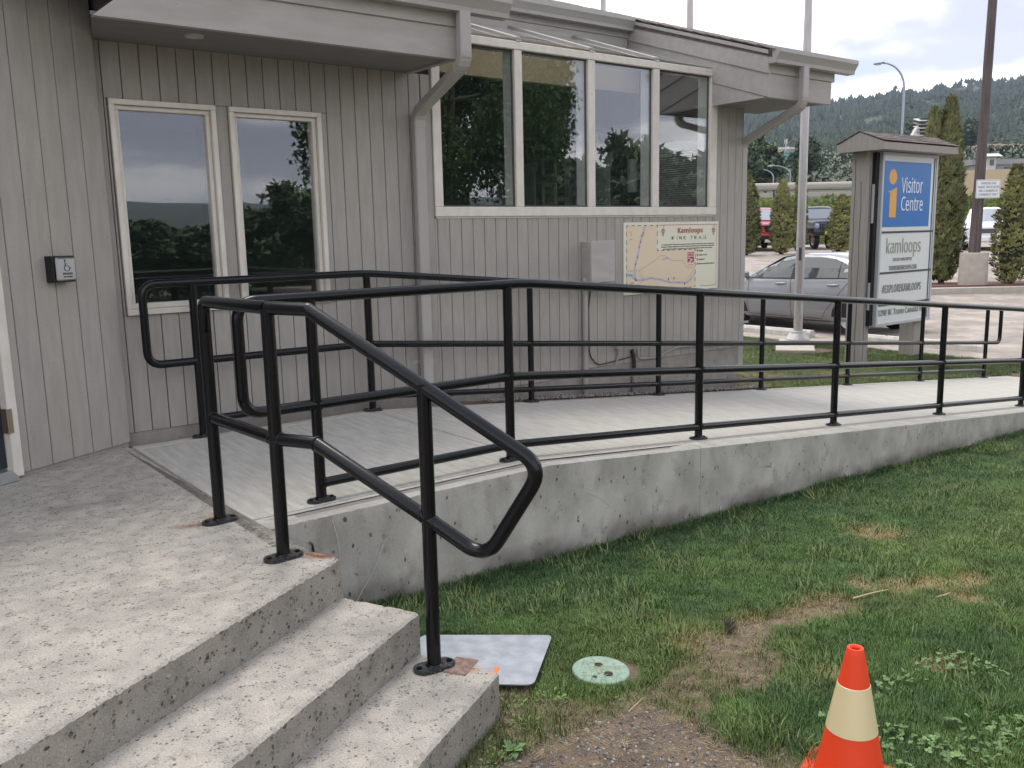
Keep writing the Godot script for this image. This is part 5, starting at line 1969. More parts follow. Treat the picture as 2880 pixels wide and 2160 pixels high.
func wheel(parent: Node, x: float, y: float, z: float, r: float, w: float, sg: float, rimmat: Material) -> void:
	var T := Transform3D(Basis.from_euler(V(sg * PI / 2, 0, 0)), V(x, y, z))
	var g := G.new()
	g.lathe(T, [Vector2(r * 0.62, -w), Vector2(r * 0.95, -w), Vector2(r, -w + 0.03), Vector2(r, -0.035), Vector2(r * 0.96, -0.005), Vector2(r * 0.68, 0.0), Vector2(r * 0.64, -0.02)], 28)
	var wh := Node3D.new()
	wh.name = "wheel"
	var k := 0
	while parent.has_node(NodePath(wh.name)):
		k += 1
		wh.name = "wheel_%03d" % k
	parent.add_child(wh)
	obj("tyre", g, M.rubber, wh)
	g = G.new()
	g.lathe(T, [Vector2(r * 0.66, -0.022), Vector2(r * 0.64, -0.005), Vector2(r * 0.58, -0.03), Vector2(0.0, -0.06)], 24)
	for s in 5:
		var a := TAU * s / 5.0
		g.box(T * T3(V(cos(a) * r * 0.34, -0.018, sin(a) * r * 0.34), -a), V(r * 0.56, 0.03, r * 0.17), 0.006)
	g.lathe(T, [Vector2(r * 0.2, -0.03), Vector2(r * 0.17, 0.002), Vector2(0.0, 0.006)], 14)
	obj("rim", g, rimmat, wh)

func car_body(called: String, label: String, cat: String, S: Array, paint: Material, wheels: Array, arch := true) -> Node3D:
	var c := thing(called, label, cat)
	var g := G.new()
	# finer stations by interpolation
	var P := []
	for i in S.size() - 1:
		for k in 3:
			var t := k / 3.0
			var s := []
			for m in 6:
				s.append(lerpf(S[i][m], S[i + 1][m], t))
			P.append(s)
	P.append(S[-1])
	var rows := []
	for s in P:
		var h := section(s)
		var row := []
		for p in h:
			row.append(V(s[0], p.y, p.z))
		for i in range(h.size() - 2, -1, -1):
			row.append(V(s[0], h[i].y, -h[i].z))
		rows.append(row)
	g.grid(rows, true)
	for e in [0, rows.size() - 1]:
		var r: Array = rows[e]
		var m := r.size()
		var o: Vector3 = V(0, 0.5, 0)
		for i in m / 2:
			g.oq(r[i], r[i + 1], r[m - 2 - i], r[m - 1 - i], o)
	obj("body", g, paint, c)
	for w in wheels:
		for sg in [-1.0, 1.0]:
			var zz: float = side_w(S, w[0], w[1] + 0.15)
			if arch:
				g = G.new()
				var pts := PackedVector2Array()
				for k in 21:
					var a := PI * k / 20.0
					pts.append(Vector2(w[0] + cos(a) * w[2] * 1.15, w[1] + sin(a) * w[2] * 1.15))
				pts.append(Vector2(w[0] - w[2] * 1.15, station(S, w[0])[1] + 0.01))
				pts.append(Vector2(w[0] + w[2] * 1.15, station(S, w[0])[1] + 0.01))
				side_patch(g, S, pts, sg, 0.004)
				obj("wheel_arch", g, M.black, c)
			wheel(c, w[0], w[1], sg * (zz + w[3]), w[2], 0.2, sg, M.alu)
	return c

func quad_panel(g: G, a: Vector3, b: Vector3, c: Vector3, d: Vector3, off: float, bulge := 0.0) -> void:
	var n := (c - a).cross(d - b).normalized()
	var o := V((a.x + c.x) * 0.5 - 0.4, 0.6, 0)
	if n.dot((a + c) * 0.5 - o) < 0.0:
		n = -n
	var rows := []
	for i in 7:
		var row := []
		var t := i / 6.0
		for j in 4:
			var s := j / 3.0
			row.append(a.lerp(b, t).lerp(d.lerp(c, t), s) + n * (off + bulge * (1.0 - pow(2.0 * t - 1.0, 2.0))))
		rows.append(row)
	var du: Vector3 = rows[1][0] - rows[0][0]
	var dv: Vector3 = rows[0][1] - rows[0][0]
	g.grid(rows, du.cross(dv).dot(n) < 0.0)

func make_sedan() -> void:
	var S := [[2.27, 0.30, 0.60, 0.64, 0.62, 0.45], [2.20, 0.22, 0.68, 0.72, 0.76, 0.60], [1.95, 0.20, 0.78, 0.82, 0.83, 0.66], [1.5, 0.20, 0.88, 0.91, 0.86, 0.70], [1.12, 0.20, 0.955, 0.98, 0.875, 0.72], [0.75, 0.20, 0.97, 1.19, 0.88, 0.655], [0.28, 0.20, 0.985, 1.40, 0.88, 0.605], [-0.15, 0.20, 1.0, 1.463, 0.88, 0.60], [-0.65, 0.20, 1.015, 1.462, 0.88, 0.60], [-1.05, 0.20, 1.03, 1.40, 0.878, 0.605], [-1.40, 0.20, 1.045, 1.24, 0.87, 0.63], [-1.66, 0.21, 1.05, 1.09, 0.855, 0.66], [-1.78, 0.24, 1.02, 1.04, 0.82, 0.64], [-1.86, 0.30, 0.93, 0.95, 0.74, 0.60], [-1.89, 0.40, 0.80, 0.82, 0.66, 0.55]]
	var c := car_body("parked_sedan", "silver four-door sedan parked side-on behind the flagpole", "car", S, M.silver, [[1.30, 0.315, 0.315, -0.02], [-1.30, 0.315, 0.315, -0.02]])
	var g: G
	var frontw := PackedVector2Array([Vector2(1.07, 1.0), Vector2(0.93, 1.06), Vector2(0.55, 1.26), Vector2(0.22, 1.365), Vector2(-0.02, 1.395), Vector2(-0.02, 1.015)])
	var rearw := PackedVector2Array([Vector2(-0.10, 1.018), Vector2(-0.10, 1.398), Vector2(-0.55, 1.40), Vector2(-0.85, 1.37), Vector2(-1.12, 1.27), Vector2(-1.30, 1.12), Vector2(-1.32, 1.045)])
	for sg in [-1.0, 1.0]:
		g = G.new()
		side_patch(g, S, PackedVector2Array([Vector2(1.16, 0.975), Vector2(0.95, 1.085), Vector2(0.55, 1.285), Vector2(0.2, 1.395), Vector2(-0.1, 1.427), Vector2(-0.6, 1.43), Vector2(-0.9, 1.40), Vector2(-1.17, 1.295), Vector2(-1.36, 1.12), Vector2(-1.38, 1.025), Vector2(-0.05, 0.99)]), sg, 0.004)
		obj("window_trim", g, M.black, c)
		for w in [frontw, rearw]:
			g = G.new()
			side_patch(g, S, w, sg, 0.008)
			obj("side_window", g, M.car_glass, c)
		g = G.new()
		side_patch(g, S, PackedVector2Array([Vector2(-1.02, 1.036), Vector2(-1.045, 1.036), Vector2(-1.0, 1.32), Vector2(-0.975, 1.33)]), sg, 0.011)
		obj("quarter_bar", g, M.black, c)
		# door seams
		for pl in [[Vector2(0.93, 0.92), Vector2(0.95, 0.6), Vector2(0.9, 0.30)], [Vector2(-0.03, 0.99), Vector2(-0.06, 0.72), Vector2(-0.08, 0.29)], [Vector2(-1.30, 1.02), Vector2(-1.12, 0.80), Vector2(-0.98, 0.62), Vector2(-0.80, 0.40), Vector2(-0.74, 0.29)], [Vector2(0.9, 0.295), Vector2(-0.74, 0.275)]]:
			g = G.new()
			for i in pl.size() - 1:
				var a: Vector2 = pl[i]
				var b: Vector2 = pl[i + 1]
				var n := (b - a).orthogonal().normalized() * 0.005
				side_patch(g, S, PackedVector2Array([a - n, b - n, b + n, a + n]), sg, 0.003)
			obj("door_seam", g, M.seam, c)
		for hx in [0.18, -0.95]:
			g = G.new()
			var zz: float = side_w(S, hx, 0.90) * sg
			g.lathe(Transform3D(Basis.from_euler(V(sg * PI / 2, 0, 0)), V(hx, 0.895, zz)), [Vector2(0.05, -0.001), Vector2(0.045, 0.004), Vector2(0.0, 0.002)], 16)
			g.tube([V(hx + 0.105, 0.90, zz), V(hx + 0.09, 0.902, zz + sg * 0.028), V(hx - 0.09, 0.907, zz + sg * 0.028), V(hx - 0.11, 0.905, zz)], 0.016, 8)
			obj("door_handle", g, paint_or(M.silver), c)
		g = G.new()
		var mz: float = side_w(S, 1.0, 1.0) * sg
		g.box(T3(V(1.02, 1.06, mz + sg * 0.10), 0, 0, 0.1), V(0.10, 0.13, 0.20), 0.03)
		g.box(T3(V(1.03, 1.01, mz + sg * 0.01)), V(0.09, 0.05, 0.08), 0.01)
		obj("side_mirror", g, M.silver, c)
		g = G.new()
		side_patch(g, S, PackedVector2Array([Vector2(0.88, 0.21), Vector2(-0.86, 0.21), Vector2(-0.86, 0.245), Vector2(0.88, 0.25)]), sg, 0.012)
		obj("sill_strip", g, M.silver, c)
		g = G.new()
		side_patch(g, S, PackedVector2Array([Vector2(2.12, 0.60), Vector2(1.78, 0.68), Vector2(1.80, 0.75), Vector2(2.1, 0.69)]), sg, 0.006)
		obj("headlight", g, M.lens, c)
	g = G.new()
	quad_panel(g, V(1.06, 0.985, -0.68), V(1.06, 0.985, 0.68), V(0.34, 1.385, 0.55), V(0.34, 1.385, -0.55), 0.012, 0.03)
	obj("windscreen", g, M.car_glass, c)
	g = G.new()
	quad_panel(g, V(-1.62, 1.12, -0.62), V(-1.62, 1.12, 0.62), V(-1.02, 1.42, 0.54), V(-1.02, 1.42, -0.54), 0.012, 0.02)
	obj("rear_window", g, M.car_glass, c)
	c.scale = Vector3.ONE * 1.045
	c.position = V(16.19, -0.885, -10.75)
	c.rotation.y = PI / 2

func paint_or(m: Material) -> Material:
	return m

func front_patch(g: G, x: float, pts: PackedVector2Array, dx := 0.012) -> void:
	# polygon (z, y) on the nose, pushed forward a little
	g.prism(pts, Transform3D(Basis(V(0, 0, 1), V(0, 1, 0), V(-1, 0, 0)), V(x, 0, 0)), -dx, 0.03)

func rectp(z0: float, z1: float, y0: float, y1: float) -> PackedVector2Array:
	return PackedVector2Array([Vector2(z0, y0), Vector2(z1, y0), Vector2(z1, y1), Vector2(z0, y1)])

func make_far_vehicles() -> void:
	var g: G
	# red pickup facing the viewer
	var S := [[2.85, 0.45, 0.98, 1.02, 0.92, 0.80], [2.78, 0.42, 1.10, 1.14, 0.98, 0.82], [2.5, 0.42, 1.17, 1.20, 1.0, 0.84], [1.45, 0.42, 1.24, 1.26, 1.0, 0.84], [0.65, 0.42, 1.26, 1.86, 1.0, 0.72], [0.3, 0.42, 1.27, 1.92, 1.0, 0.71], [-0.9, 0.42, 1.27, 1.90, 1.0, 0.70], [-1.15, 0.42, 1.27, 1.30, 1.0, 0.84], [-2.8, 0.45, 1.27, 1.29, 1.0, 0.84]]
	var c := car_body("pickup_truck", "red pickup truck facing forward, half hidden by the leftmost column cedar", "pickup truck", S, M.red, [[1.85, 0.40, 0.40, -0.02], [-1.75, 0.40, 0.40, -0.02]])
	g = G.new()
	quad_panel(g, V(1.36, 1.30, -0.80), V(1.36, 1.30, 0.80), V(0.74, 1.80, 0.66), V(0.74, 1.80, -0.66), 0.02, 0.05)
	obj("windscreen", g, M.lens_grey, c)
	g = G.new()
	front_patch(g, 2.80, PackedVector2Array([Vector2(-0.52, 0.80), Vector2(0.52, 0.80), Vector2(0.60, 1.09), Vector2(-0.60, 1.09)]), 0.07)
	obj("grille", g, M.black, c)
	g = G.new()
	for s in [-1.0, 1.0]:
		g.prism(PackedVector2Array([Vector2(s * 0.12, 0.80), Vector2(s * 0.22, 0.80), Vector2(s * 0.32, 1.05), Vector2(s * 0.22, 1.05)]), Transform3D(Basis(V(0, 0, 1), V(0, 1, 0), V(-1, 0, 0)), V(2.80, 0, 0)), -0.09, 0.0)
	obj("grille_bar", g, M.red, c)
	g = G.new()
	g.bx(V(2.70, 1.06, -0.72), V(2.89, 1.12, 0.72), 0.02)
	obj("hood_guard", g, M.dark_paint, c)
	for s in [-1.0, 1.0]:
		g = G.new()
		front_patch(g, 2.74, rectp(minf(s * 0.60, s * 0.93), maxf(s * 0.60, s * 0.93), 0.84, 1.05), 0.085)
		obj("headlight", g, M.lens, c)
		g = G.new()
		g.lathe(Transform3D(Basis.from_euler(V(0, 0, -PI / 2)), V(2.85, 0.56, s * 0.70)), [Vector2(0.06, 0.0), Vector2(0.06, 0.07), Vector2(0.0, 0.07)], 14)
		obj("fog_light", g, M.lens, c)
		g = G.new()
		g.box(T3(V(1.15, 1.42, s * 1.12)), V(0.14, 0.24, 0.20), 0.04)
		obj("side_mirror", g, M.black, c)
	g = G.new()
	g.bx(V(2.7, 0.45, -0.97), V(2.93, 0.76, 0.97), 0.05)
	obj("bumper", g, M.red, c)
	g = G.new()
	front_patch(g, 2.93, rectp(-0.42, 0.42, 0.44, 0.64), 0.012)
	obj("air_intake", g, M.black, c)
	g = G.new()
	front_patch(g, 2.945, rectp(-0.16, 0.16, 0.36, 0.49), 0.012)
	obj("licence_plate", g, M.house_white, c)
	var p := UV(11.62, 42.6)
	c.position = V(p.x, lot_y(42.6), p.z)
	c.rotation.y = atan2(-0.7928, -0.6095) - 0.06
	# dark off-road vehicle
	S = [[1.95, 0.60, 1.18, 1.21, 0.60, 0.52], [1.90, 0.60, 1.22, 1.25, 0.64, 0.55], [0.75, 0.60, 1.28, 1.30, 0.78, 0.68], [0.62, 0.60, 1.29, 1.36, 0.80, 0.72], [0.42, 0.60, 1.29, 1.86, 0.80, 0.70], [0.2, 0.60, 1.29, 1.92, 0.80, 0.70], [-1.7, 0.60, 1.29, 1.92, 0.80, 0.70], [-1.95, 0.60, 1.27, 1.85, 0.79, 0.70]]
	c = car_body("offroad_vehicle", "dark boxy off-road vehicle with slotted grille, right of the flagpole", "off-road vehicle", S, M.dark_paint, [[1.30, 0.44, 0.44, 0.13], [-1.20, 0.44, 0.44, 0.13]], false)
	g = G.new()
	quad_panel(g, V(0.62, 1.37, -0.66), V(0.62, 1.37, 0.66), V(0.46, 1.80, 0.62), V(0.46, 1.80, -0.62), 0.012)
	obj("windscreen", g, M.lens_grey, c)
	g = G.new()
	front_patch(g, 1.95, PackedVector2Array([Vector2(-0.58, 0.82), Vector2(0.58, 0.82), Vector2(0.60, 1.18), Vector2(-0.60, 1.18)]), 0.02)
	obj("grille_panel", g, M.grille_grey, c)
	for k in 7:
		g = G.new()
		var z := (k - 3) * 0.105
		front_patch(g, 1.97, rectp(z - 0.032, z + 0.032, 0.86, 1.12), 0.006)
		obj("grille_slot", g, M.black, c)
	for s in [-1.0, 1.0]:
		g = G.new()
		g.lathe(Transform3D(Basis.from_euler(V(0, 0, -PI / 2)), V(1.93, 1.05, s * 0.47)), [Vector2(0.115, 0.0), Vector2(0.115, 0.045), Vector2(0.095, 0.05), Vector2(0.08, 0.04), Vector2(0.0, 0.055)], 20)
		obj("headlight", g, M.lens_blue, c)
		g = G.new()
		g.bx(V(0.75, 1.04, minf(s * 0.72, s * 1.0)), V(1.88, 1.10, maxf(s * 0.72, s * 1.0)), 0.02)
		g.prism(PackedVector2Array([Vector2(1.88, 1.04), Vector2(1.88, 1.10), Vector2(2.0, 0.94), Vector2(1.95, 0.92)]), T3(Vector3.ZERO), minf(s * 0.6, s * 1.0), maxf(s * 0.6, s * 1.0))
		obj("fender", g, M.grille_grey, c)
		g = G.new()
		g.box(T3(V(0.62, 1.40, s * 0.98)), V(0.10, 0.20, 0.18), 0.03)
		g.tube([V(0.62, 1.34, s * 0.8), V(0.62, 1.36, s * 0.95)], 0.02, 6)
		obj("side_mirror", g, M.black, c)
	g = G.new()
	g.bx(V(1.95, 0.66, -0.62), V(2.15, 0.82, 0.62), 0.03)
	g.tube(fillet([V(2.1, 0.80, -0.22), V(2.12, 0.98, -0.2), V(2.12, 0.98, 0.2), V(2.1, 0.80, 0.22)], 0.06), 0.022, 8)
	obj("bumper", g, M.black, c)
	g = G.new()
	front_patch(g, 2.16, rectp(-0.16, 0.16, 0.64, 0.79), 0.01)
	obj("licence_plate", g, M.lime, c)
	p = UV(14.35, 42.4)
	c.position = V(p.x, lot_y(42.6), p.z)
	c.rotation.y = atan2(-0.7928, -0.6095) - 0.03
	# white utility vehicle, turned away to the right
	S = [[2.3, 0.32, 0.88, 0.92, 0.74, 0.60], [2.22, 0.26, 0.98, 1.02, 0.86, 0.68], [1.9, 0.26, 1.05, 1.08, 0.90, 0.72], [1.0, 0.26, 1.10, 1.13, 0.91, 0.74], [0.25, 0.26, 1.12, 1.66, 0.91, 0.66], [-0.1, 0.26, 1.13, 1.74, 0.91, 0.66], [-2.0, 0.28, 1.14, 1.74, 0.91, 0.66], [-2.3, 0.34, 1.12, 1.60, 0.88, 0.64]]
	c = car_body("white_car", "white utility vehicle behind the wooden pole, between two cedars", "car", S, M.white_paint, [[1.35, 0.36, 0.36, -0.02], [-1.35, 0.36, 0.36, -0.02]])
	g = G.new()
	quad_panel(g, V(0.93, 1.14, -0.74), V(0.93, 1.14, 0.74), V(0.30, 1.64, 0.60), V(0.30, 1.64, -0.60), 0.015, 0.04)
	obj("windscreen", g, M.lens_grey, c)
	for sg in [-1.0, 1.0]:
		g = G.new()
		side_patch(g, S, PackedVector2Array([Vector2(0.75, 1.17), Vector2(0.2, 1.58), Vector2(-0.5, 1.64), Vector2(-0.5, 1.18)]), sg, 0.008)
		obj("side_window", g, M.car_glass, c)
		g = G.new()
		side_patch(g, S, PackedVector2Array([Vector2(-0.58, 1.18), Vector2(-0.58, 1.64), Vector2(-1.9, 1.62), Vector2(-2.0, 1.2)]), sg, 0.008)
		obj("side_window", g, M.car_glass, c)
		g = G.new()
		front_patch(g, 2.22, rectp(minf(sg * 0.45, sg * 0.83), maxf(sg * 0.45, sg * 0.83), 0.76, 0.93), 0.06)
		obj("headlight", g, M.lens, c)
		g = G.new()
		for q in [0.55, 0.73]:
			g.lathe(Transform3D(Basis.from_euler(V(0, 0, -PI / 2)), V(2.28, 0.845, sg * q)), [Vector2(0.07, 0.0), Vector2(0.07, 0.006), Vector2(0.05, 0.012), Vector2(0.0, 0.008)], 14)
		obj("lamp_ring", g, M.chrome, c)
		g = G.new()
		g.lathe(Transform3D(Basis.from_euler(V(0, 0, -PI / 2)), V(2.24, 0.47, sg * 0.62)), [Vector2(0.07, 0.0), Vector2(0.07, 0.07), Vector2(0.0, 0.06)], 14)
		obj("fog_light", g, M.lens_grey, c)
		g = G.new()
		g.box(T3(V(0.85, 1.2, sg * 1.0)), V(0.1, 0.16, 0.2), 0.03)
		obj("side_mirror", g, M.white_paint, c)
	g = G.new()
	front_patch(g, 2.26, rectp(-0.38, 0.38, 0.70, 0.88), 0.05)
	obj("grille", g, M.grille_grey, c)
	g = G.new()
	g.bx(V(2.1, 0.34, -0.82), V(2.36, 0.60, 0.82), 0.06)
	obj("bumper", g, M.white_paint, c)
	p = UV(20.1, 37.9)
	c.position = V(p.x, lot_y(37.4) - 0.03, p.z)
	c.rotation.y = atan2(-0.7928, -0.6095) - 0.50

# ---------------------------------------------------------------- signs, poles, kerbs
func make_sign() -> void:
	var s := thing("visitor_centre_sign", "tall lit sign cabinet for the visitor centre on grey posts under a small shingled roof", "sign")
	var g := G.new()
	g.bx(V(11.90, -0.95, -7.36), V(12.13, 2.30, -7.125), 0.008)
	var post := obj("post", g, M.post, s)
	g = G.new()
	for q in [[11.899, -7.30, 0.0], [11.899, -7.20, 0.6], [11.99, -7.124, 0.2]]:
		var path := []
		for k in 15:
			path.append(V(q[0] + (0.006 * sin(k * 1.3 + q[2]) if q[0] > 11.95 else 0.0), -0.7 + k * 0.2 - q[2] * 0.5, q[1] + (0.006 * sin(k * 1.7) if q[0] < 11.95 else 0.0)))
		g.tube(path, 0.0035, 5)
	obj("drying_crack", g, M.seam, post)
	g = G.new()
	g.bx(V(13.42, -1.0, -7.36), V(13.65, 2.30, -7.125), 0.008)
	obj("post", g, M.post, s)
	g = G.new()
	g.bx(V(12.04, -0.28, -7.124), V(13.70, 2.19, -7.062))
	obj("cabinet_back", g, M.black, s)
	g = G.new()
	var f0 := V(12.105, -0.298, 0)
	var f1 := V(13.66, 2.198, 0)
	frame_ring(g, f0.x, f1.x, f0.y, f1.y, 0.045, -7.061, -7.0, -1.0, 0.004)
	obj("cabinet_frame", g, M.alu_paint, s)
	for y in [1.20, -0.05]:
		g = G.new()
		g.bx(V(12.02, y, -7.11), V(12.104, y + 0.55 if y > 0 else y + 0.40, -7.075), 0.004)
		obj("hinge", g, M.alu_paint, s)
	g = G.new()
	g.bx(V(12.15, -0.254, -7.06), V(13.616, 2.154, -7.016))
	obj("face", g, M.panel_white, s)
	g = G.new()
	g.bx(V(12.168, 1.142, -7.0155), V(13.478, 2.075, -7.012))
	obj("blue_panel", g, M.panel_blue, s)
	g = G.new()
	for y in [1.068, 0.480, 0.012]:
		g.bx(V(12.151, y - 0.014, -7.0155), V(13.615, y + 0.014, -7.006), 0.002)
	g.bx(V(13.555, -0.25, -7.0155), V(13.575, 2.15, -7.008), 0.002)
	obj("divider", g, M.letter_dark, s)
	var z := -7.0105
	# the italic i
	g = G.new()
	var el := PackedVector2Array()
	for k in 28:
		el.append(Vector2(12.405 + cos(TAU * k / 28) * 0.103, 1.855 + sin(TAU * k / 28) * 0.108))
	g.prism(el, T3(Vector3.ZERO), z - 0.0012, z)
	g.prism(PackedVector2Array([Vector2(12.340, 1.280), Vector2(12.520, 1.280), Vector2(12.520, 1.710), Vector2(12.345, 1.655), Vector2(12.305, 1.66), Vector2(12.31, 1.63), Vector2(12.340, 1.64)]), T3(Vector3.ZERO), z - 0.0012, z)
	obj("letter_i", g, M.panel_orange, s)
	text("lettering", "Visitor", V(12.945, 1.745, z), 0.60, 0.225, M.letter_white, s)
	text("lettering", "Centre", V(12.965, 1.475, z), 0.61, 0.205, M.letter_white, s)
	text("lettering", "kamloops", V(12.80, 0.835, z), 0.97, 0.285, M.letter_green, s, false)
	text("lettering", "BOLDLY UNSCRIPTED", V(12.78, 0.668, z), 0.53, 0.045, M.letter_grey, s, true)
	text("lettering", "TOURISMKAMLOOPS.COM", V(12.80, 0.545, z), 0.78, 0.068, M.letter_grey, s, true)
	text("lettering", "#EXPLOREKAMLOOPS", V(12.80, 0.245, z), 1.10, 0.115, M.letter_grey, s, true)
	text("lettering", "1290 W. Trans Canada Hwy", V(12.87, -0.115, z), 1.40, 0.125, M.letter_grey, s, true)
	# roof
	var x0 := 11.72
	var x1 := 13.80
	var zf := -6.78
	var zb := -7.50
	var zr := -7.15
	g = G.new()
	g.prism(PackedVector2Array([Vector2(-zf, 2.20), Vector2(-zf, 2.305), Vector2(-zr, 2.458), Vector2(-zb, 2.305), Vector2(-zb, 2.20)]), Transform3D(Basis(V(0, 0, -1), V(0, 1, 0), V(1, 0, 0)), Vector3.ZERO), x0, x0 + 0.03)
	g.prism(PackedVector2Array([Vector2(-zf, 2.20), Vector2(-zf, 2.305), Vector2(-zr, 2.458), Vector2(-zb, 2.305), Vector2(-zb, 2.20)]), Transform3D(Basis(V(0, 0, -1), V(0, 1, 0), V(1, 0, 0)), Vector3.ZERO), x1 - 0.03, x1)
	g.bx(V(x0 + 0.031, 2.201, zf - 0.03), V(x1 - 0.031, 2.303, zf - 0.002), 0.002)
	g.bx(V(x0 + 0.031, 2.201, zb + 0.002), V(x1 - 0.031, 2.303, zb + 0.03), 0.002)
	g.bx(V(x0 + 0.031, 2.205, zb + 0.031), V(x1 - 0.031, 2.22, zf - 0.031))
	var rf := obj("roof_frame", g, M.post, s)
	for side in 2:
		var za := zf + 0.012 if side == 0 else zb - 0.012
		var slope := atan2(2.458 - 2.300, absf(zr - za))
		for row in 4:
			var t0 := row / 4.0
			var t1 := t0 + 0.34
			for k in 11:
				var xa := x0 - 0.012 + k * 0.1935 + (0.09 if row % 2 else 0.0)
				var xb := minf(xa + 0.188, x1 + 0.012)
				if row % 2 and k == 0:
					xa -= 0.09
				if xb - xa < 0.03:
					continue
				var ya := lerpf(2.300, 2.458, t0)
				var yb := lerpf(2.300, 2.458, minf(t1, 1.03))
				var q0 := lerpf(za, zr, t0)
				var q1 := lerpf(za, zr, minf(t1, 1.03))
				g = G.new()
				var d := V(0, yb - ya, q1 - q0)
				var B := Basis(V(1, 0, 0), d.cross(V(1, 0, 0)).normalized() * (1.0 if d.cross(V(1, 0, 0)).y > 0 else -1.0), d.normalized())
				B.z = B.x.cross(B.y)
				g.box(Transform3D(B * Basis.from_euler(V((-0.07 if side == 0 else 0.07) * (1.0 if B.z.z > 0 else 1.0), 0, 0)), V((xa + xb) * 0.5, (ya + yb) * 0.5 + 0.015 + rng.randf_range(0, 0.003), (q0 + q1) * 0.5)), V(xb - xa, 0.010, d.length()), 0.002)
				obj("shingle", g, M.shingle if rng.randf() < 0.6 else M.shingle2, rf)

func make_poles() -> void:
	# flagpole on a concrete pad
	var f := thing("flagpole", "pale aluminium flagpole with flared base on a square pad, in front of the silver car", "flagpole", V(13.59, -0.80, -9.33))
	var g := G.new()
	g.lathe(T3(Vector3.ZERO), [Vector2(0.076, 0.0), Vector2(0.076, 1.6), Vector2(0.0745, 1.602), Vector2(0.068, 5.0), Vector2(0.045, 9.0), Vector2(0.0, 9.01)], 28)
	obj("pole", g, M.flag_alu, f)
	g = G.new()
	g.lathe(T3(Vector3.ZERO), [Vector2(0.21, 0.001), Vector2(0.21, 0.02), Vector2(0.185, 0.06), Vector2(0.145, 0.12), Vector2(0.135, 0.155), Vector2(0.10, 0.165), Vector2(0.078, 0.167)], 32)
	obj("base_flare", g, M.flag_alu, f)
	g = G.new()
	g.bx(V(-0.079, 1.40, 0.02), V(-0.06, 1.62, 0.065), 0.004)
	obj("cleat_cover", g, M.seam, f)
	g = G.new()
	g.box(T3(V(12.78, -0.90, -8.82), 0.62), V(0.98, 0.20, 0.62), 0.01)
	g.box(T3(V(13.45, -0.90, -9.25), 0.62), V(0.6, 0.199, 0.6), 0.01)
	tag(obj("flagpole_pad", g, M.kerb), "low square concrete pad in the grass at the foot of the flagpole", "concrete pad")
	dup(f, "flagpole", V(13.6, -0.8, -11.92), 0, "second aluminium flagpole rising behind the shingled wing roof")
	dup(f, "flagpole", V(13.75, -0.8, -14.45), 0, "thin aluminium flagpole tip above the sunroom eave, leftmost of three")
	# parking bumpers
	for q in [[14.62, -9.72, -11.6, "white concrete wheel stop running behind the flagpole"], [14.72, -6.62, -8.72, "white concrete wheel stop between the sign posts"]]:
		var w := thing("wheel_stop", q[3], "wheel stop", V(q[0], -0.885, 0), 0.0, "wheel stops at the edge of the grass")
		g = G.new()
		g.prism(PackedVector2Array([Vector2(-0.085, 0.002), Vector2(0.085, 0.002), Vector2(0.08, 0.09), Vector2(0.05, 0.135), Vector2(-0.05, 0.135), Vector2(-0.08, 0.09)]), T3(V(0, 0, 0)), q[2], q[1])
		obj("bumper_block", g, M.bumper_white, w)
		g = G.new()
		for t in [0.2, 0.8]:
			g.lathe(T3(V(0, 0.135, lerpf(q[1], q[2], t))), [Vector2(0.016, -0.005), Vector2(0.016, 0.006), Vector2(0.0, 0.008)], 10)
		obj("anchor_pin", g, M.rust_iron, w)
	# wooden pole in its round concrete base with a parking sign
	var p := thing("wooden_pole", "weathered brown wooden utility pole leaning slightly in a round concrete base", "pole", V(24.66, -0.45, -11.52))
	g = G.new()
	var lean := V(0.006, 0, 0.005)
	g.tube([V(0, 0.5, 0), V(0, 0.9, 0) + lean * 0.0, V(0, 4.0, 0) + lean * 3.1, V(0, 9.0, 0) + lean * 8.1], [0.150, 0.148, 0.122, 0.10], 18)
	obj("shaft", g, M.wood, p)
	g = G.new()
	g.lathe(T3(Vector3.ZERO), [Vector2(0.36, -0.2), Vector2(0.36, 0.26), Vector2(0.352, 0.262), Vector2(0.352, 0.268), Vector2(0.36, 0.27), Vector2(0.355, 0.54), Vector2(0.352, 0.542), Vector2(0.352, 0.548), Vector2(0.355, 0.55), Vector2(0.35, 0.83), Vector2(0.335, 0.845), Vector2(0.0, 0.85)], 32)
	obj("concrete_base", g, M.kerb, p)
	var ps := thing("parking_sign", "small white parking restriction sign on the wooden pole", "sign", V(24.78 - 0.10, 2.06, -11.42 + 0.14), atan2(-0.60, 0.79) + 0.1)
	g = G.new()
	var rr := PackedVector2Array()
	for i in 4:
		for k in 5:
			var a := i * PI / 2 + k * PI / 8
			rr.append(Vector2([1, -1, -1, 1][i] * 0.31, [1, 1, -1, -1][i] * 0.21) + Vector2(cos(a), sin(a)) * 0.03)
	g.prism(rr, T3(Vector3.ZERO), 0.0, 0.005)
	obj("plate", g, M.letter_white, ps)
	g = G.new()
	frame_ring(g, -0.325, 0.325, -0.225, 0.225, 0.007, 0.0052, 0.0062, -1.0, 0.0)
	obj("border", g, M.letter_dark, ps)
	var t := ["PARKING FOR", "TRAVEL INFOCENTRE", "AND CHAMBER OF", "COMMERCE ONLY"]
	var ws := [0.41, 0.60, 0.55, 0.55]
	for k in 4:
		text("lettering", t[k], V(0.005, 0.145 - k * 0.097, 0.0065), ws[k], 0.060, M.letter_dark, ps)
	# kerbed planting island
	g = G.new()
	var k0 := UV(9.5, 23.35)
	var T := Transform3D(Basis(V(0.7928, 0, 0.6095), V(0, 1, 0), V(-0.6095, 0, 0.7928)), V(k0.x, -0.64, k0.z))
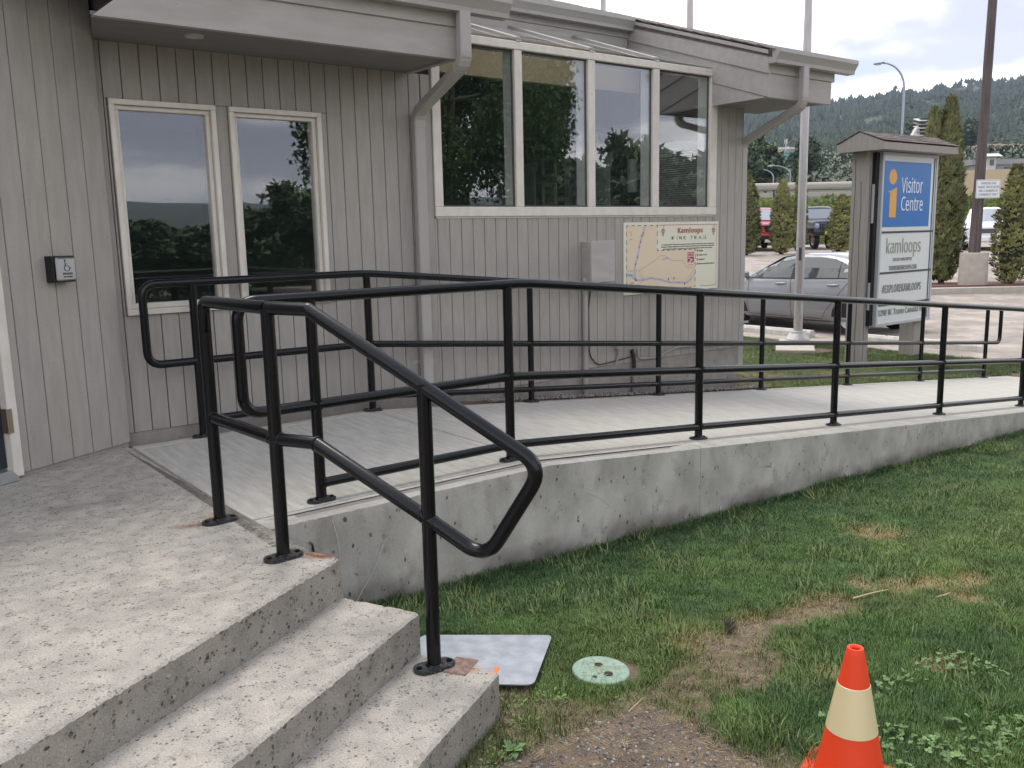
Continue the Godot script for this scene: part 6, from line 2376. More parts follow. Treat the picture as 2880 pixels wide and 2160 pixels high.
	g.prism(PackedVector2Array([Vector2(0.0, -0.2), Vector2(0.0, 0.14), Vector2(0.02, 0.155), Vector2(0.16, 0.16), Vector2(0.16, -0.2)]), T * Transform3D(Basis(V(0, 0, -1), V(0, 1, 0), V(1, 0, 0)), Vector3.ZERO), 0.0, 22.0)
	tag(obj("kerb", g, M.kerb), "", "", "", "structure")
	g = G.new()
	g.box(T * T3(V(11.0, 0.065, -1.45), 0, -0.02), V(22.0, 0.2, 2.55))
	tag(obj("planting_bed", g, M.mulch), "", "", "", "structure")

# ---------------------------------------------------------------- plants
func spray_mesh(seed_: int, n: int, flat := 0.5) -> ArrayMesh:
	# fan of narrow scaly twigs pointing up
	var r := RandomNumberGenerator.new()
	r.seed = seed_
	var g := G.new()
	for i in n:
		var a := r.randf_range(-1.1, 1.1)
		var d := V(sin(a), cos(a), r.randf_range(-flat, flat)).normalized()
		var L := r.randf_range(0.6, 1.0)
		var p := V(r.randf_range(-0.12, 0.12), r.randf_range(-0.1, 0.25), r.randf_range(-0.12, 0.12))
		var s := d.cross(V(0, 0, 1)).normalized() * 0.085
		var nn := (V(0, 0.3, 1.0) + d * 0.4 + V(r.randf_range(-0.5, 0.5), 0, 0)).normalized()
		var m := p + d * L * 0.55
		g.leaf(p, m - s, m + s, nn)
		g.leaf(m - s, p + d * L, m + s, nn)
	return g.mesh()

func cedar(label: String, at: Vector3, h: float, r: float, col: Color, seed_: int, lean := 0.0, second := 0.0) -> void:
	var t := thing("column_cedar", label, "cedar tree", at, 0.0, "column cedars around the parking lot")
	rng.seed = seed_
	var g := G.new()
	g.tube([Vector3.ZERO, V(0, h * 0.5, 0), V(0, h * 0.94, 0)], [r * 0.14, r * 0.1, 0.01], 8)
	obj("trunk", g, M.bark, t)
	var prof := func(f: float) -> float: return pow(sin(clampf(f * 0.93 + 0.07, 0, 1) * PI), 0.55) * lerpf(1.0, 0.42, f) * (1.0 if f > 0.1 else 0.75 + f * 2.5)
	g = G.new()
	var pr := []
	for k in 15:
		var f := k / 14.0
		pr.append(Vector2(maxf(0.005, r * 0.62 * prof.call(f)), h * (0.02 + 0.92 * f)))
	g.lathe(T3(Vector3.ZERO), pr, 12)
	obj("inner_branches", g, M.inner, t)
	var xf := []
	var cols := []
	var n := int(900.0 * h * maxf(r, 0.4))
	for i in n:
		var f := pow(rng.randf(), 0.85)
		var a := rng.randf() * TAU
		var lump := 1.0 + 0.34 * nz.get_noise_3d(cos(a) * 22.0 + seed_ * 17.0, f * h * 24.0, sin(a) * 22.0)
		var rr: float = r * prof.call(f) * lump * rng.randf_range(0.78, 1.0)
		var p := V(cos(a) * rr, h * (0.01 + 0.965 * f), sin(a) * rr)
		if second > 0.0 and rng.randf() < 0.42:
			var f2 := f
			p = V(cos(a) * rr * 0.75 + second, h * 0.9 * (0.01 + 0.965 * f2), sin(a) * rr * 0.75 + second * 0.75)
		p.x += lean * f
		var B := Basis.from_euler(V(rng.randf_range(-0.15, 0.65), PI / 2 - a + rng.randf_range(-0.9, 0.9), rng.randf_range(-0.5, 0.5)), EULER_ORDER_YXZ)
		var s := rng.randf_range(0.11, 0.22) * clampf(h / 3.5, 0.75, 1.15)
		xf.append(Transform3D(B.scaled_local(V(s, s, s)), p))
		var k := rng.randf_range(0.6, 1.25) * (0.85 + 0.5 * nz.get_noise_3d(p.x * 30.0, p.y * 30.0 + seed_, p.z * 30.0))
		var c := col * k
		if rng.randf() < 0.10:
			c = c.lerp(Color(0.20, 0.14, 0.06), 0.6)
		cols.append(c)
	joined("crown", sprays[seed_ % 3], M.leaf, xf, cols, t)

var sprays := []

func leaf_cluster(seed_: int, n: int, size: float) -> ArrayMesh:
	var r := RandomNumberGenerator.new()
	r.seed = seed_
	var g := G.new()
	for i in n:
		var p := V(r.randfn(), r.randfn() * 0.7, r.randfn()) * 0.45
		var B := Basis.from_euler(V(r.randf() * TAU, r.randf() * TAU, r.randf() * TAU))
		var s := size * r.randf_range(0.7, 1.2)
		var nn := (B.y + V(0, 0.6, 0) + p * 0.5).normalized()
		var q := [V(-0.15, 0, -0.6), V(0.15, 0, -0.6), V(0.6, 0, -0.1), V(0.25, 0, 0.15), V(0.0, 0, 0.65), V(-0.25, 0, 0.15), V(-0.6, 0, -0.1)]
		var o := p
		for k in 7:
			g.leaf(o, p + B * (q[k] * s), p + B * (q[(k + 1) % 7] * s), nn)
	return g.mesh()

func needle_clump(seed_: int, n: int) -> ArrayMesh:
	var r := RandomNumberGenerator.new()
	r.seed = seed_
	var g := G.new()
	for i in n:
		var d := V(r.randfn(), r.randfn() * 0.6 + 0.2, r.randfn()).normalized()
		var L := r.randf_range(0.6, 1.1)
		var s := d.cross(V(r.randfn(), r.randfn(), r.randfn())).normalized() * 0.22
		var nn := (d + V(0, 0.5, 0)).normalized()
		g.leaf(d * 0.1 - s * 0.6, d * 0.1 + s * 0.6, d * L, nn)
		g.leaf(d * 0.5 - s, d * 0.5 + s, d * L * 0.95 + s.cross(d) * 0.3, nn)
	return g.mesh()

# kind 0 pine (irregular dome on a bare stem), 1 broad grey-green willow, 2 narrow fir
func far_tree(kind: int, h: float, r: float, col: Color, seed_: int) -> Node3D:
	var t := thing(["pine_tree", "willow_tree", "fir_tree"][kind], "far tree", "tree", Vector3.ZERO, 0.0)
	rng.seed = seed_
	var g := G.new()
	g.tube([Vector3.ZERO, V(0.02 * h, h * 0.45, 0), V(0.0, h * 0.9, 0.01 * h)], [h * 0.022, h * 0.016, h * 0.004], 7)
	for i in 7:
		var f := rng.randf_range(0.35, 0.8)
		var a := rng.randf() * TAU
		g.tube([V(0.01 * h, h * f, 0), V(cos(a) * r * 0.6, h * (f + 0.06), sin(a) * r * 0.6)], [h * 0.008, h * 0.003], 5)
	obj("trunk", g, M.bark, t)
	var xf := []
	var cols := []
	var lobes := []
	for i in (9 if kind != 2 else 0):
		var a := rng.randf() * TAU
		var f := rng.randf_range(0.30, 0.88)
		var rr := r * rng.randf_range(0.2, 0.75) * (1.15 - f * 0.6)
		lobes.append([V(cos(a) * rr, h * f, sin(a) * rr), r * rng.randf_range(0.35, 0.6)])
	lobes.append([V(0, h * 0.82, 0), r * 0.4])
	var n := 420
	for i in n:
		var p: Vector3
		if kind == 2:
			var f := rng.randf()
			var a := rng.randf() * TAU
			p = V(cos(a), 0, sin(a)) * r * (1.0 - f) * rng.randf_range(0.4, 1.0) * (0.75 + 0.25 * sin(f * 60.0)) + V(0, h * (0.08 + 0.9 * f), 0)
		else:
			var l: Array = lobes[rng.randi() % lobes.size()]
			var d := V(rng.randfn(), rng.randfn() * 0.75, rng.randfn()).normalized()
			p = l[0] + d * l[1] * pow(rng.randf(), 0.4)
			p.y = maxf(p.y, h * 0.1)
		var s := r * rng.randf_range(0.13, 0.26)
		xf.append(Transform3D(Basis.from_euler(V(rng.randf() * 6, rng.randf() * 6, rng.randf() * 6)).scaled_local(V(s, s, s)), p))
		cols.append(col * rng.randf_range(0.6, 1.35))
	joined("crown", clumps[0] if kind != 1 else clumps[1], M.needle, xf, cols, t)
	return t

var clumps := []

func make_near_plants() -> void:
	for i in 3:
		sprays.append(spray_mesh(40 + i, 9))
	clumps = [needle_clump(5, 16), leaf_cluster(6, 26, 0.30)]
	var a := Color(0.245, 0.245, 0.070)
	var b := Color(0.185, 0.200, 0.062)
	cedar("column cedar right beside the building corner, overlapping the red pickup truck", V(29.78, 0.08, -23.0), 3.35, 0.68, b, 11)
	cedar("narrow column cedar between the red pickup truck and the flagpole", V(31.1, 0.08, -22.25), 3.0, 0.64, a, 12)
	cedar("taller thin column cedar half hidden by the flagpole", V(32.35, 0.08, -22.3), 3.75, 0.36, b, 13)
	cedar("short broad cedar right of the dark off-road vehicle, beside the sign post", V(32.95, 0.08, -20.75), 2.35, 0.72, a * 1.05, 14)
	cedar("tallest column cedar directly behind the right edge of the sign", V(25.02, -0.48, -12.56), 5.1, 0.62, b, 15)
	cedar("tall column cedar behind the sign roof, slightly lower than its neighbour", V(24.72, -0.48, -12.85), 4.8, 0.52, b, 16)
	cedar("broad two-stemmed cedar at the right edge, right of the wooden pole", V(25.55, -0.50, -10.95), 3.2, 0.62, a, 17, 0.0, 0.62)
	rng.seed = 99


# ---------------------------------------------------------------- beyond the parking lot
func far_y(x: float, z: float) -> float:
	# valley floor and hillsides
	var r := Vector2(x, z).length()
	var th := atan2(-z, x)
	var view := smoothstep(-0.25, 0.1, th) * (1.0 - smoothstep(1.2, 1.7, th))
	var k := [[0.0, -1.5], [66.0, 2.2], [110.0, 4.0], [200.0, 11.0], [300.0, 20.0], [480.0, 36.0], [800.0, 82.0], [1200.0, 142.0], [1500.0, 176.0], [2000.0, 180.0], [3400.0, 190.0]]
	var a := 190.0
	for i in k.size() - 1:
		if r < k[i + 1][0]:
			a = lerpf(k[i][1], k[i + 1][1], (r - k[i][0]) / (k[i + 1][0] - k[i][0]))
			break
	var ridge := 1.0 + 0.03 * nz.get_noise_2d(th * 120.0, 5.0) + 0.07 * smoothstep(0.62, 0.35, th)
	var rough := 1.0 + 0.16 * smoothstep(250.0, 900.0, r) * (1.0 - smoothstep(1150.0, 1500.0, r)) * nz.get_noise_2d(x * 0.45, z * 0.45)
	a = a * lerpf(1.0, ridge, smoothstep(300, 1200, r)) * rough
	var b := -1.5 + smoothstep(900.0, 3000.0, r) * 112.0 * (1.0 + 0.25 * nz.get_noise_2d(th * 120.0, 40.0))
	return lerpf(b, a, view)

func make_hills() -> void:
	var g := G.new()
	var rs := [66.0, 80.0, 95.0, 110.0, 140.0, 170.0, 200.0, 240.0, 300.0, 360.0, 420.0, 500.0, 600.0, 700.0, 800.0, 900.0, 1000.0, 1100.0, 1200.0, 1300.0, 1400.0, 1500.0, 1600.0, 1800.0, 2200.0, 2800.0, 3400.0]
	var P := []
	for r in rs:
		var row := []
		for j in 241:
			var th := TAU * j / 240.0
			var x: float = cos(th) * r
			var z: float = -sin(th) * r
			row.append(V(x, far_y(x, z), z))
		P.append(row)
	g.grid(P, false)
	tag(obj("hills", g, M.hill), "", "", "", "structure")
	# conifer forest on the slope in view
	var xf := []
	var cols := []
	rng.seed = 4242
	var c0 := Color(0.034, 0.056, 0.036)
	while xf.size() < 62000:
		var th := rng.randf_range(0.30, 0.86)
		var r := sqrt(rng.randf_range(430.0 * 430.0, 1640.0 * 1640.0))
		if r > 1480.0 and rng.randf() < 0.5:
			r = rng.randf_range(1470.0, 1560.0)
		var x := cos(th) * r
		var z := -sin(th) * r
		var d := nz.get_noise_2d(x * 0.9, z * 0.9) + 0.3 * nz.get_noise_2d(x * 3.0, z * 3.0)
		if d < -0.36 or (r < 620.0 and rng.randf() < (620.0 - r) / 200.0):
			continue
		var h := rng.randf_range(3.0, 7.0) * (1.0 if rng.randf() < 0.93 else 1.35)
		var w := h * rng.randf_range(0.32, 0.58)
		xf.append(Transform3D(Basis.from_euler(V(0, rng.randf() * TAU, 0)).scaled_local(V(w, h, w)), V(x, far_y(x, z) - 0.5, z)))
		cols.append(c0.lerp(Color(0.064, 0.082, 0.044), clampf(d * 0.8 + rng.randf_range(-0.2, 0.5), 0, 1)) * rng.randf_range(0.7, 1.3))
	tag(scatter("hillside_forest", hill_tree(), M.needle, xf, cols), "dense conifer forest covering the far hillside", "forest", "", "stuff")

func hill_tree() -> ArrayMesh:
	var g := G.new()
	var r := RandomNumberGenerator.new()
	r.seed = 8
	for tier in 4:
		var y0 := 0.06 + tier * 0.2
		var y1 := y0 + 0.40
		var w := 1.0 - tier * 0.21
		var top := V(r.randf_range(-0.04, 0.04), minf(y1, 1.0), r.randf_range(-0.04, 0.04))
		var pts := []
		for k in 8:
			var a := TAU * k / 8.0 + tier * 0.4
			pts.append(V(cos(a) * w * r.randf_range(0.6, 1.1), y0 + r.randf_range(-0.04, 0.04), sin(a) * w * r.randf_range(0.6, 1.1)))
		for k in 8:
			g.ot(pts[k], pts[(k + 1) % 8], top, V(0, y0, 0))
	return g.mesh()

func make_bank() -> void:
	# planted slope rising to the road, with the concrete barrier along its top
	var g := G.new()
	var by := func(u: float, v: float) -> float: return 0.2 + 2.55 * smoothstep(47.0, 60.5, v) + 0.25 * nz.get_noise_2d(u * 6.0, v * 6.0) * smoothstep(46.5, 50.0, v)
	var P := []
	for i in 40:
		var u := -30.0 + i * 3.0
		var row := []
		for j in 16:
			var v := 46.0 + j * 1.6
			var p := UV(u, v)
			row.append(V(p.x, by.call(u, v), p.z))
		P.append(row)
	g.grid(P, false)
	tag(obj("bank", g, M.hill), "", "", "", "structure")
	var xf := []
	var cols := []
	rng.seed = 77
	for i in 9000:
		var u := rng.randf_range(-2.0, 44.0)
		var v := 47.5 + 13.0 * rng.randf()
		if nz.get_noise_2d(u * 9.0, v * 9.0) < -0.42:
			continue
		var p := UV(u, v)
		var s := rng.randf_range(0.32, 0.72) * lerpf(1.0, 0.6, smoothstep(55.0, 60.0, v))
		var lift := 0.35 * maxf(0.0, 0.3 + nz.get_noise_2d(u * 14.0, v * 20.0))
		var B := Basis.from_euler(V(rng.randf_range(0.5, 1.3), rng.randf() * TAU, rng.randf_range(-0.4, 0.4)), EULER_ORDER_YXZ)
		xf.append(Transform3D(B.scaled_local(V(s, s, s)), V(p.x, by.call(u, v) + lift, p.z)))
		var k := clampf(0.5 + 0.9 * nz.get_noise_2d(u * 11.0 + 30.0, v * 16.0), 0, 1)
		cols.append(Color(0.12, 0.185, 0.055).lerp(Color(0.34, 0.37, 0.085), k) * rng.randf_range(0.65, 1.25))
	tag(scatter("juniper_cover", sprays[0], M.leaf, xf, cols), "", "", "", "stuff")
	# barrier: broad rounded parapet over a lower ledge
	g = G.new()
	var T := Transform3D(Basis(V(0.7928, 0, 0.6095), V(0, 1, 0), V(-0.6095, 0, 0.7928)), UV(0, 61.5))
	g.prism(PackedVector2Array([Vector2(0.0, 3.62), Vector2(0.10, 3.66), Vector2(0.16, 3.78), Vector2(0.18, 3.98), Vector2(0.12, 4.10), Vector2(0.0, 4.14), Vector2(-0.4, 4.14), Vector2(-0.4, 3.62)]), T * Transform3D(Basis(V(0, 0, 1), V(0, 1, 0), V(-1, 0, 0)), Vector3.ZERO), -26.0, 40.0)
	g.prism(PackedVector2Array([Vector2(0.06, 3.18), Vector2(0.06, 3.45), Vector2(0.0, 3.5), Vector2(-0.38, 3.5), Vector2(-0.38, 3.18)]), T * Transform3D(Basis(V(0, 0, 1), V(0, 1, 0), V(-1, 0, 0)), Vector3.ZERO), -26.0, 40.0)
	var b := thing("road_barrier", "long pale concrete highway barrier along the top of the planted bank", "barrier")
	obj("parapet", g, M.conc_far, b)
	for k in 12:
		g = G.new()
		g.box(T * T3(V(-26.0 + 5.5 * k, 3.55, 0.07)), V(0.09, 0.7, 0.10))
		obj("barrier_post", g, M.seam, b)
	# tan retaining wall with the road above, further right
	g = G.new()
	T = Transform3D(Basis(V(0.7928, 0, 0.6095), V(0, 1, 0), V(-0.6095, 0, 0.7928)), UV(0, 80.0))
	g.prism(PackedVector2Array([Vector2(36.0, 2.0), Vector2(90.0, 2.0), Vector2(90.0, 6.35), Vector2(36.0, 5.72)]), T, -1.0, 0.0)
	tag(obj("retaining_wall", g, M.tan_far), "smooth tan retaining wall below the upper road", "wall")
	g = G.new()
	g.box(T * T3(V(100, 7.3, -40.5)), V(72, 0.4, 30))
	tag(obj("upper_road", g, M.asphalt), "", "", "", "structure")

func house(called: String, label: String, at: Vector3, turn: float, w: float, h: float, d: float, wall: Material, roof: Material, nwin: int, floors: int, gable := true) -> void:
	var o := thing(called, label, "building", at, turn)
	var g := G.new()
	g.bx(V(-w / 2, -4, -d / 2), V(w / 2, h, d / 2))
	obj("wall", g, wall, o)
	g = G.new()
	if gable:
		g.prism(PackedVector2Array([Vector2(-d / 2 - 0.5, h - 0.1), Vector2(0, h + d * 0.28), Vector2(d / 2 + 0.5, h - 0.1)]), Transform3D(Basis(V(0, 0, 1), V(0, 1, 0), V(-1, 0, 0)), Vector3.ZERO), -w / 2 - 0.5, w / 2 + 0.5)
	else:
		g.bx(V(-w / 2 - 0.2, h + 0.01, -d / 2 - 0.2), V(w / 2 + 0.2, h + 0.7, d / 2 + 0.2))
	obj("roof", g, roof, o)
	for f in floors:
		for k in nwin:
			g = G.new()
			var x := -w / 2 + w * (k + 0.5) / nwin
			var y := h * (f + 0.45) / floors
			g.bx(V(x - w / nwin * 0.2, y, d / 2 + 0.005), V(x + w / nwin * 0.2, y + h / floors * 0.32, d / 2 + 0.12))
			obj("window", g, M.car_glass, o)

func street_lamp(label: String, base: Vector3, h: float, arm: Vector3, r: float) -> void:
	var o := thing("street_lamp", label, "street lamp", base)
	var g := G.new()
	var path := [Vector3.ZERO, V(0, h * 0.80, 0)]
	for k in 9:
		var a := PI / 2 * (k + 1) / 9.0
		path.append(V(0, h * 0.80, 0) + arm * (1.0 - cos(a)) + V(0, h * 0.20 * sin(a), 0))
	var rr := []
	for k in path.size():
		rr.append(r * (1.0 - 0.45 * k / path.size()))
	g.tube(path, rr, 8)
	obj("pole", g, M.lamp_metal, o)
	g = G.new()
	var e: Vector3 = path[-1]
	var d := arm.normalized()
	var B := Basis(d, Vector3.UP, d.cross(Vector3.UP))
	g.box(Transform3D(B * Basis.from_euler(V(0, 0, -0.12)), e + d * r * 2.6 + V(0, 0.02, 0)), V(r * 8.5, r * 1.5, r * 3.4), r * 0.7)
	var hd := obj("lamp_head", g, M.lamp_metal, o)
	g = G.new()
	g.box(Transform3D(B, e + d * r * 3.2 - V(0, r * 0.9, 0)), V(r * 4.5, r * 0.8, r * 2.6), r * 0.35)
	obj("lens", g, M.lens, hd)

func make_far_things() -> void:
	var faceme := atan2(-0.6095, 0.7928)
	house("hotel_building", "yellow multi-storey hotel block at the foot of the forested hill", V(373, 20.0, -170), faceme + 0.25, 17.0, 10.6, 14.0, M.yellow_far, M.tan_far, 4, 4, false)
	house("hillside_house", "house with a long pink roof left of the flagpole", V(262, 22.6, -195), faceme - 0.2, 9.0, 2.2, 8.0, M.house_white, M.house_pink, 4, 1)
	house("hillside_house", "turquoise building at the hill foot just left of the flagpole", V(262.5, 21.0, -187), faceme + 0.5, 8.5, 4.4, 7.0, M.house_turq, M.house_grey, 2, 1, false)
	house("hillside_house", "grey flat-roofed building behind the turquoise one", V(274, 23.5, -193), faceme + 0.1, 12.0, 4.2, 8.0, M.house_grey, M.house_white, 4, 1, false)
	house("hillside_house", "small white house with steep roof by the building corner", V(288, 29.5, -232), faceme + 0.4, 5.0, 3.4, 6.0, M.house_white, M.house_white, 2, 1)
	house("hillside_house", "small white house right of the pink roof", V(275, 24.5, -195.5), faceme, 4.0, 3.0, 5.0, M.house_white, M.house_white, 2, 1)
	house("hillside_house", "stacked white terraces in trees left of the sign roof", V(316, 27.0, -188), faceme + 0.3, 6.0, 5.6, 6.0, M.house_white, M.house_grey, 3, 2, false)
	house("hillside_house", "dark low building below the white terraces", V(240, 13.0, -139), faceme, 8.0, 2.2, 5.0, M.house_grey, M.house_grey, 4, 1, false)
	house("service_building", "low grey building on the upper road right of the sign", V(123.5, 7.4, -55.5), faceme, 9.0, 1.1, 5.0, M.house_grey, M.house_grey, 5, 1, false)
	house("service_kiosk", "pale kiosk with a hipped cap beside the upper road", V(110, 7.0, -50.3), faceme, 1.0, 1.9, 1.0, M.house_white, M.house_white, 1, 1)
	# antenna mast
	var m := thing("antenna_mast", "thin white antenna mast above the turquoise building", "antenna", V(263, 21, -187.6))
	var g := G.new()
	g.tube([V(0, 0, 0), V(0, 9.2, 0)], 0.16, 8)
	obj("mast", g, M.house_white, m)
	g = G.new()
	for k in 3:
		var a := TAU * k / 3.0
		g.box(T3(V(cos(a) * 0.4, 8.7, sin(a) * 0.4), -a), V(0.25, 1.4, 0.4), 0.05)
	obj("panel_antenna", g, M.house_white, m)
	g = G.new()
	g.lathe(Transform3D(Basis.from_euler(V(PI / 2, faceme, 0)), V(0.7, 6.6, 0.4)), [Vector2(0.5, 0.0), Vector2(0.45, 0.25), Vector2(0.0, 0.3)], 14)
	obj("dish", g, M.house_white, m)
	street_lamp("tall curved street lamp standing against the sky behind the sign", V(59.3, 3.2, -33.05), 8.75, V(-0.95, 0, -1.1), 0.085)
	street_lamp("curved street lamp low behind the barrier, left one of the pair", V(94.6, 3.0, -69.2), 5.4, V(-1.7, 0, -1.5), 0.10)
	street_lamp("curved street lamp low behind the barrier, next to the flagpole", V(96.4, 3.0, -68.0), 5.7, V(-1.6, 0, -1.4), 0.10)
	# louvred roof vent stack peeking over the sign roof
	var v := thing("vent_stack", "white louvred vent stack peeking over the sign roof", "vent", UV(27.9, 62.0) + V(0, 7.0, 0), faceme)
	g = G.new()
	g.bx(V(-0.62, -3.5, -0.4), V(0.5, 0.0, 0.4))
	obj("shaft", g, M.house_white, v)
	for k in 5:
		g = G.new()
		g.box(T3(V(0.2, 0.16 + k * 0.24, 0.0), 0, 0.25), V(0.95, 0.06, 0.9), 0.01)
		obj("louvre", g, M.house_grey if k % 2 else M.house_white, v)
	g = G.new()
	g.bx(V(-0.05, 0.0, -0.3), V(0.45, 1.2, 0.3))
	obj("core", g, M.seam, v)
	g = G.new()
	g.prism(PackedVector2Array([Vector2(-0.62, 0.0), Vector2(-0.2, 0.75), Vector2(0.0, 0.0)]), T3(Vector3.ZERO), -0.2, 0.25)
	obj("hood", g, M.house_white, v)
	# vehicles on the upper road
	var S := [[2.4, 0.4, 0.95, 1.0, 0.85, 0.7], [1.6, 0.35, 1.1, 1.15, 0.95, 0.8], [1.0, 0.35, 1.2, 1.75, 0.95, 0.78], [-2.2, 0.35, 1.2, 1.85, 0.95, 0.78], [-2.4, 0.4, 1.2, 1.7, 0.9, 0.75]]
	var kinds := [[46.8, M.red, "red van parked on the upper road, left of the other red one"], [52.6, M.red, "red van on the upper road beside the right cedar"], [49.6, M.silver, "silver van between two red vans on the upper road"], [41.6, M.dark_paint, "dark vehicle on the upper road left of the wooden pole"]]
	for k in kinds:
		var c := car_body("van", k[2], "van", S, k[1], [[1.5, 0.36, 0.36, -0.02], [-1.4, 0.36, 0.36, -0.02]])
		for sg in [-1.0, 1.0]:
			g = G.new()
			side_patch(g, S, PackedVector2Array([Vector2(0.9, 1.25), Vector2(0.8, 1.65), Vector2(-2.0, 1.7), Vector2(-2.1, 1.25)]), sg, 0.01)
			obj("side_window", g, M.car_glass, c)
		var p := UV(k[0] * 1.43, 120.0)
		c.position = V(p.x, 7.55, p.z)
		c.rotation.y = atan2(-0.6095, 0.7928)
	g = G.new()
	g.box(T3(V(0, 2.2, 0)), V(4.4, 0.35, 2.2), 0.05)
	g.tube([V(-1.5, 0, 0), V(-1.5, 2.1, 0)], 0.1, 6)
	g.tube([V(1.5, 0, 0), V(1.5, 2.1, 0)], 0.1, 6)
	var cn := thing("canopy", "white flat canopy on posts over the upper road", "canopy", UV(72.0, 118) + V(0, 7.5, 0), faceme)
	obj("canopy_roof", g, M.house_white, cn)
	# trees between the road and the hill: [kind, u, v, height, spread]
	var protos := [far_tree(0, 11.0, 4.6, Color(0.115, 0.165, 0.09), 201), far_tree(0, 12.0, 5.4, Color(0.14, 0.19, 0.10), 202), far_tree(1, 6.5, 3.6, Color(0.26, 0.30, 0.19), 203), far_tree(2, 11.0, 2.6, Color(0.10, 0.145, 0.09), 204), far_tree(1, 6.0, 3.2, Color(0.36, 0.39, 0.27), 205)]
	var spots := [[0, 29, 112, 0.66, "large green pine right of the flagpole, filling the gap before the sign"], [1, 33.5, 118, 0.6, "bushy pine left of the sign post, behind the barrier"], [3, 26.5, 116, 0.66, "dark fir touching the right side of the flagpole"], [0, 22.5, 120, 0.46, "dark pine just left of the flagpole below the turquoise building"], [0, 17.0, 160, 0.8, "big dark pine beside the building corner"], [4, 15.2, 84, 0.70, "pale silvery shrub behind the barrier near the building corner"], [4, 18.2, 86, 0.62, "pale silvery shrub behind the barrier under the first curved lamp"], [2, 20.3, 88, 0.55, "pale green shrub behind the barrier left of the flagpole"], [2, 29.0, 210, 0.95, "rounded grey-green tree below the turquoise building"], [2, 24.5, 190, 0.95, "rounded grey-green tree on the bare slope"], [4, 43.5, 150, 0.95, "silvery willow beside the sign post behind the barrier"], [0, 47.5, 145, 0.75, "dark pine touching the sign post"], [3, 14.5, 96, 0.45, "small dark fir in the silvery shrubs near the building"], [0, 31.0, 230, 1.0, "pine on the slope under the pink roof"], [1, 52.0, 225, 1.05, "pine half hidden by the sign post, high on the slope"], [1, 45.5, 240, 1.25, "tall pine above the willow, left of the sign roof"], [0, 41.0, 250, 1.2, "pine right of the flagpole high on the slope"], [2, 36.0, 260, 1.0, "grey-green tree above the bare slope"], [4, 148.0, 330, 1.1, "pale tree right of the wooden pole below the forest"], [4, 165.0, 330, 1.25, "pale tree at the right edge below the forest"], [4, 158.0, 345, 1.0, "pale tree between two others below the forest"], [2, 140.0, 320, 0.9, "grey-green tree beside the wooden pole below the forest"], [0, 152.0, 300, 1.1, "dark pine behind the vans"], [0, 130.0, 290, 1.1, "dark pine right of the hotel"], [2, 100.0, 300, 0.9, "grey-green tree left of the hotel"], [0, 62.0, 260, 1.1, "pine behind the left end of the sign roof"], [3, 57.0, 250, 1.2, "fir behind the sign roof peak"]]
	for i in spots.size():
		var s: Array = spots[i]
		var pr: Node3D = protos[s[0]]
		var t: Node3D
		if pr.has_meta("used"):
			t = dup(pr, pr.get_meta("base"), Vector3.ZERO, 0.0, s[4], "trees between the road and the hill")
		else:
			t = pr
			t.set_meta("used", true)
			t.set_meta("base", ["pine_tree", "pine_tree", "willow_tree", "fir_tree", "willow_tree"][s[0]])
			tag(t, s[4], "", "trees between the road and the hill")
		var p := UV(s[1], s[2])
		t.position = V(p.x, far_y(p.x, p.z) - 0.1, p.z)
		t.rotation.y = i * 1.7
		t.scale = V(s[3], s[3], s[3])
	# hillside fills between houses: scrub as one mass
	var xf := []
	var cols := []
	rng.seed = 31
	while xf.size() < 9000:
		var th := rng.randf_range(0.34, 0.84)
		var r := rng.randf_range(150.0, 620.0)
		var x := cos(th) * r
		var z := -sin(th) * r
		if nz.get_noise_2d(x * 3.0, z * 3.0) < -0.1 or (r < 260.0 and nz.get_noise_2d(x * 5.0 + 8.0, z * 5.0) < 0.1):
			continue
		var h := rng.randf_range(0.5, 1.4) * (1.0 if r < 300 else 1.7)
		xf.append(Transform3D(Basis.from_euler(V(0, rng.randf() * 6, 0)).scaled_local(V(h, h * 0.8, h)), V(x, far_y(x, z) + h * 0.3, z)))
		cols.append(Color(0.085, 0.12, 0.065).lerp(Color(0.27, 0.30, 0.20), pow(rng.randf(), 1.8)) * rng.randf_range(0.75, 1.2))
	tag(scatter("hillside_scrub", clumps[0], M.needle, xf, cols), "", "", "", "stuff")

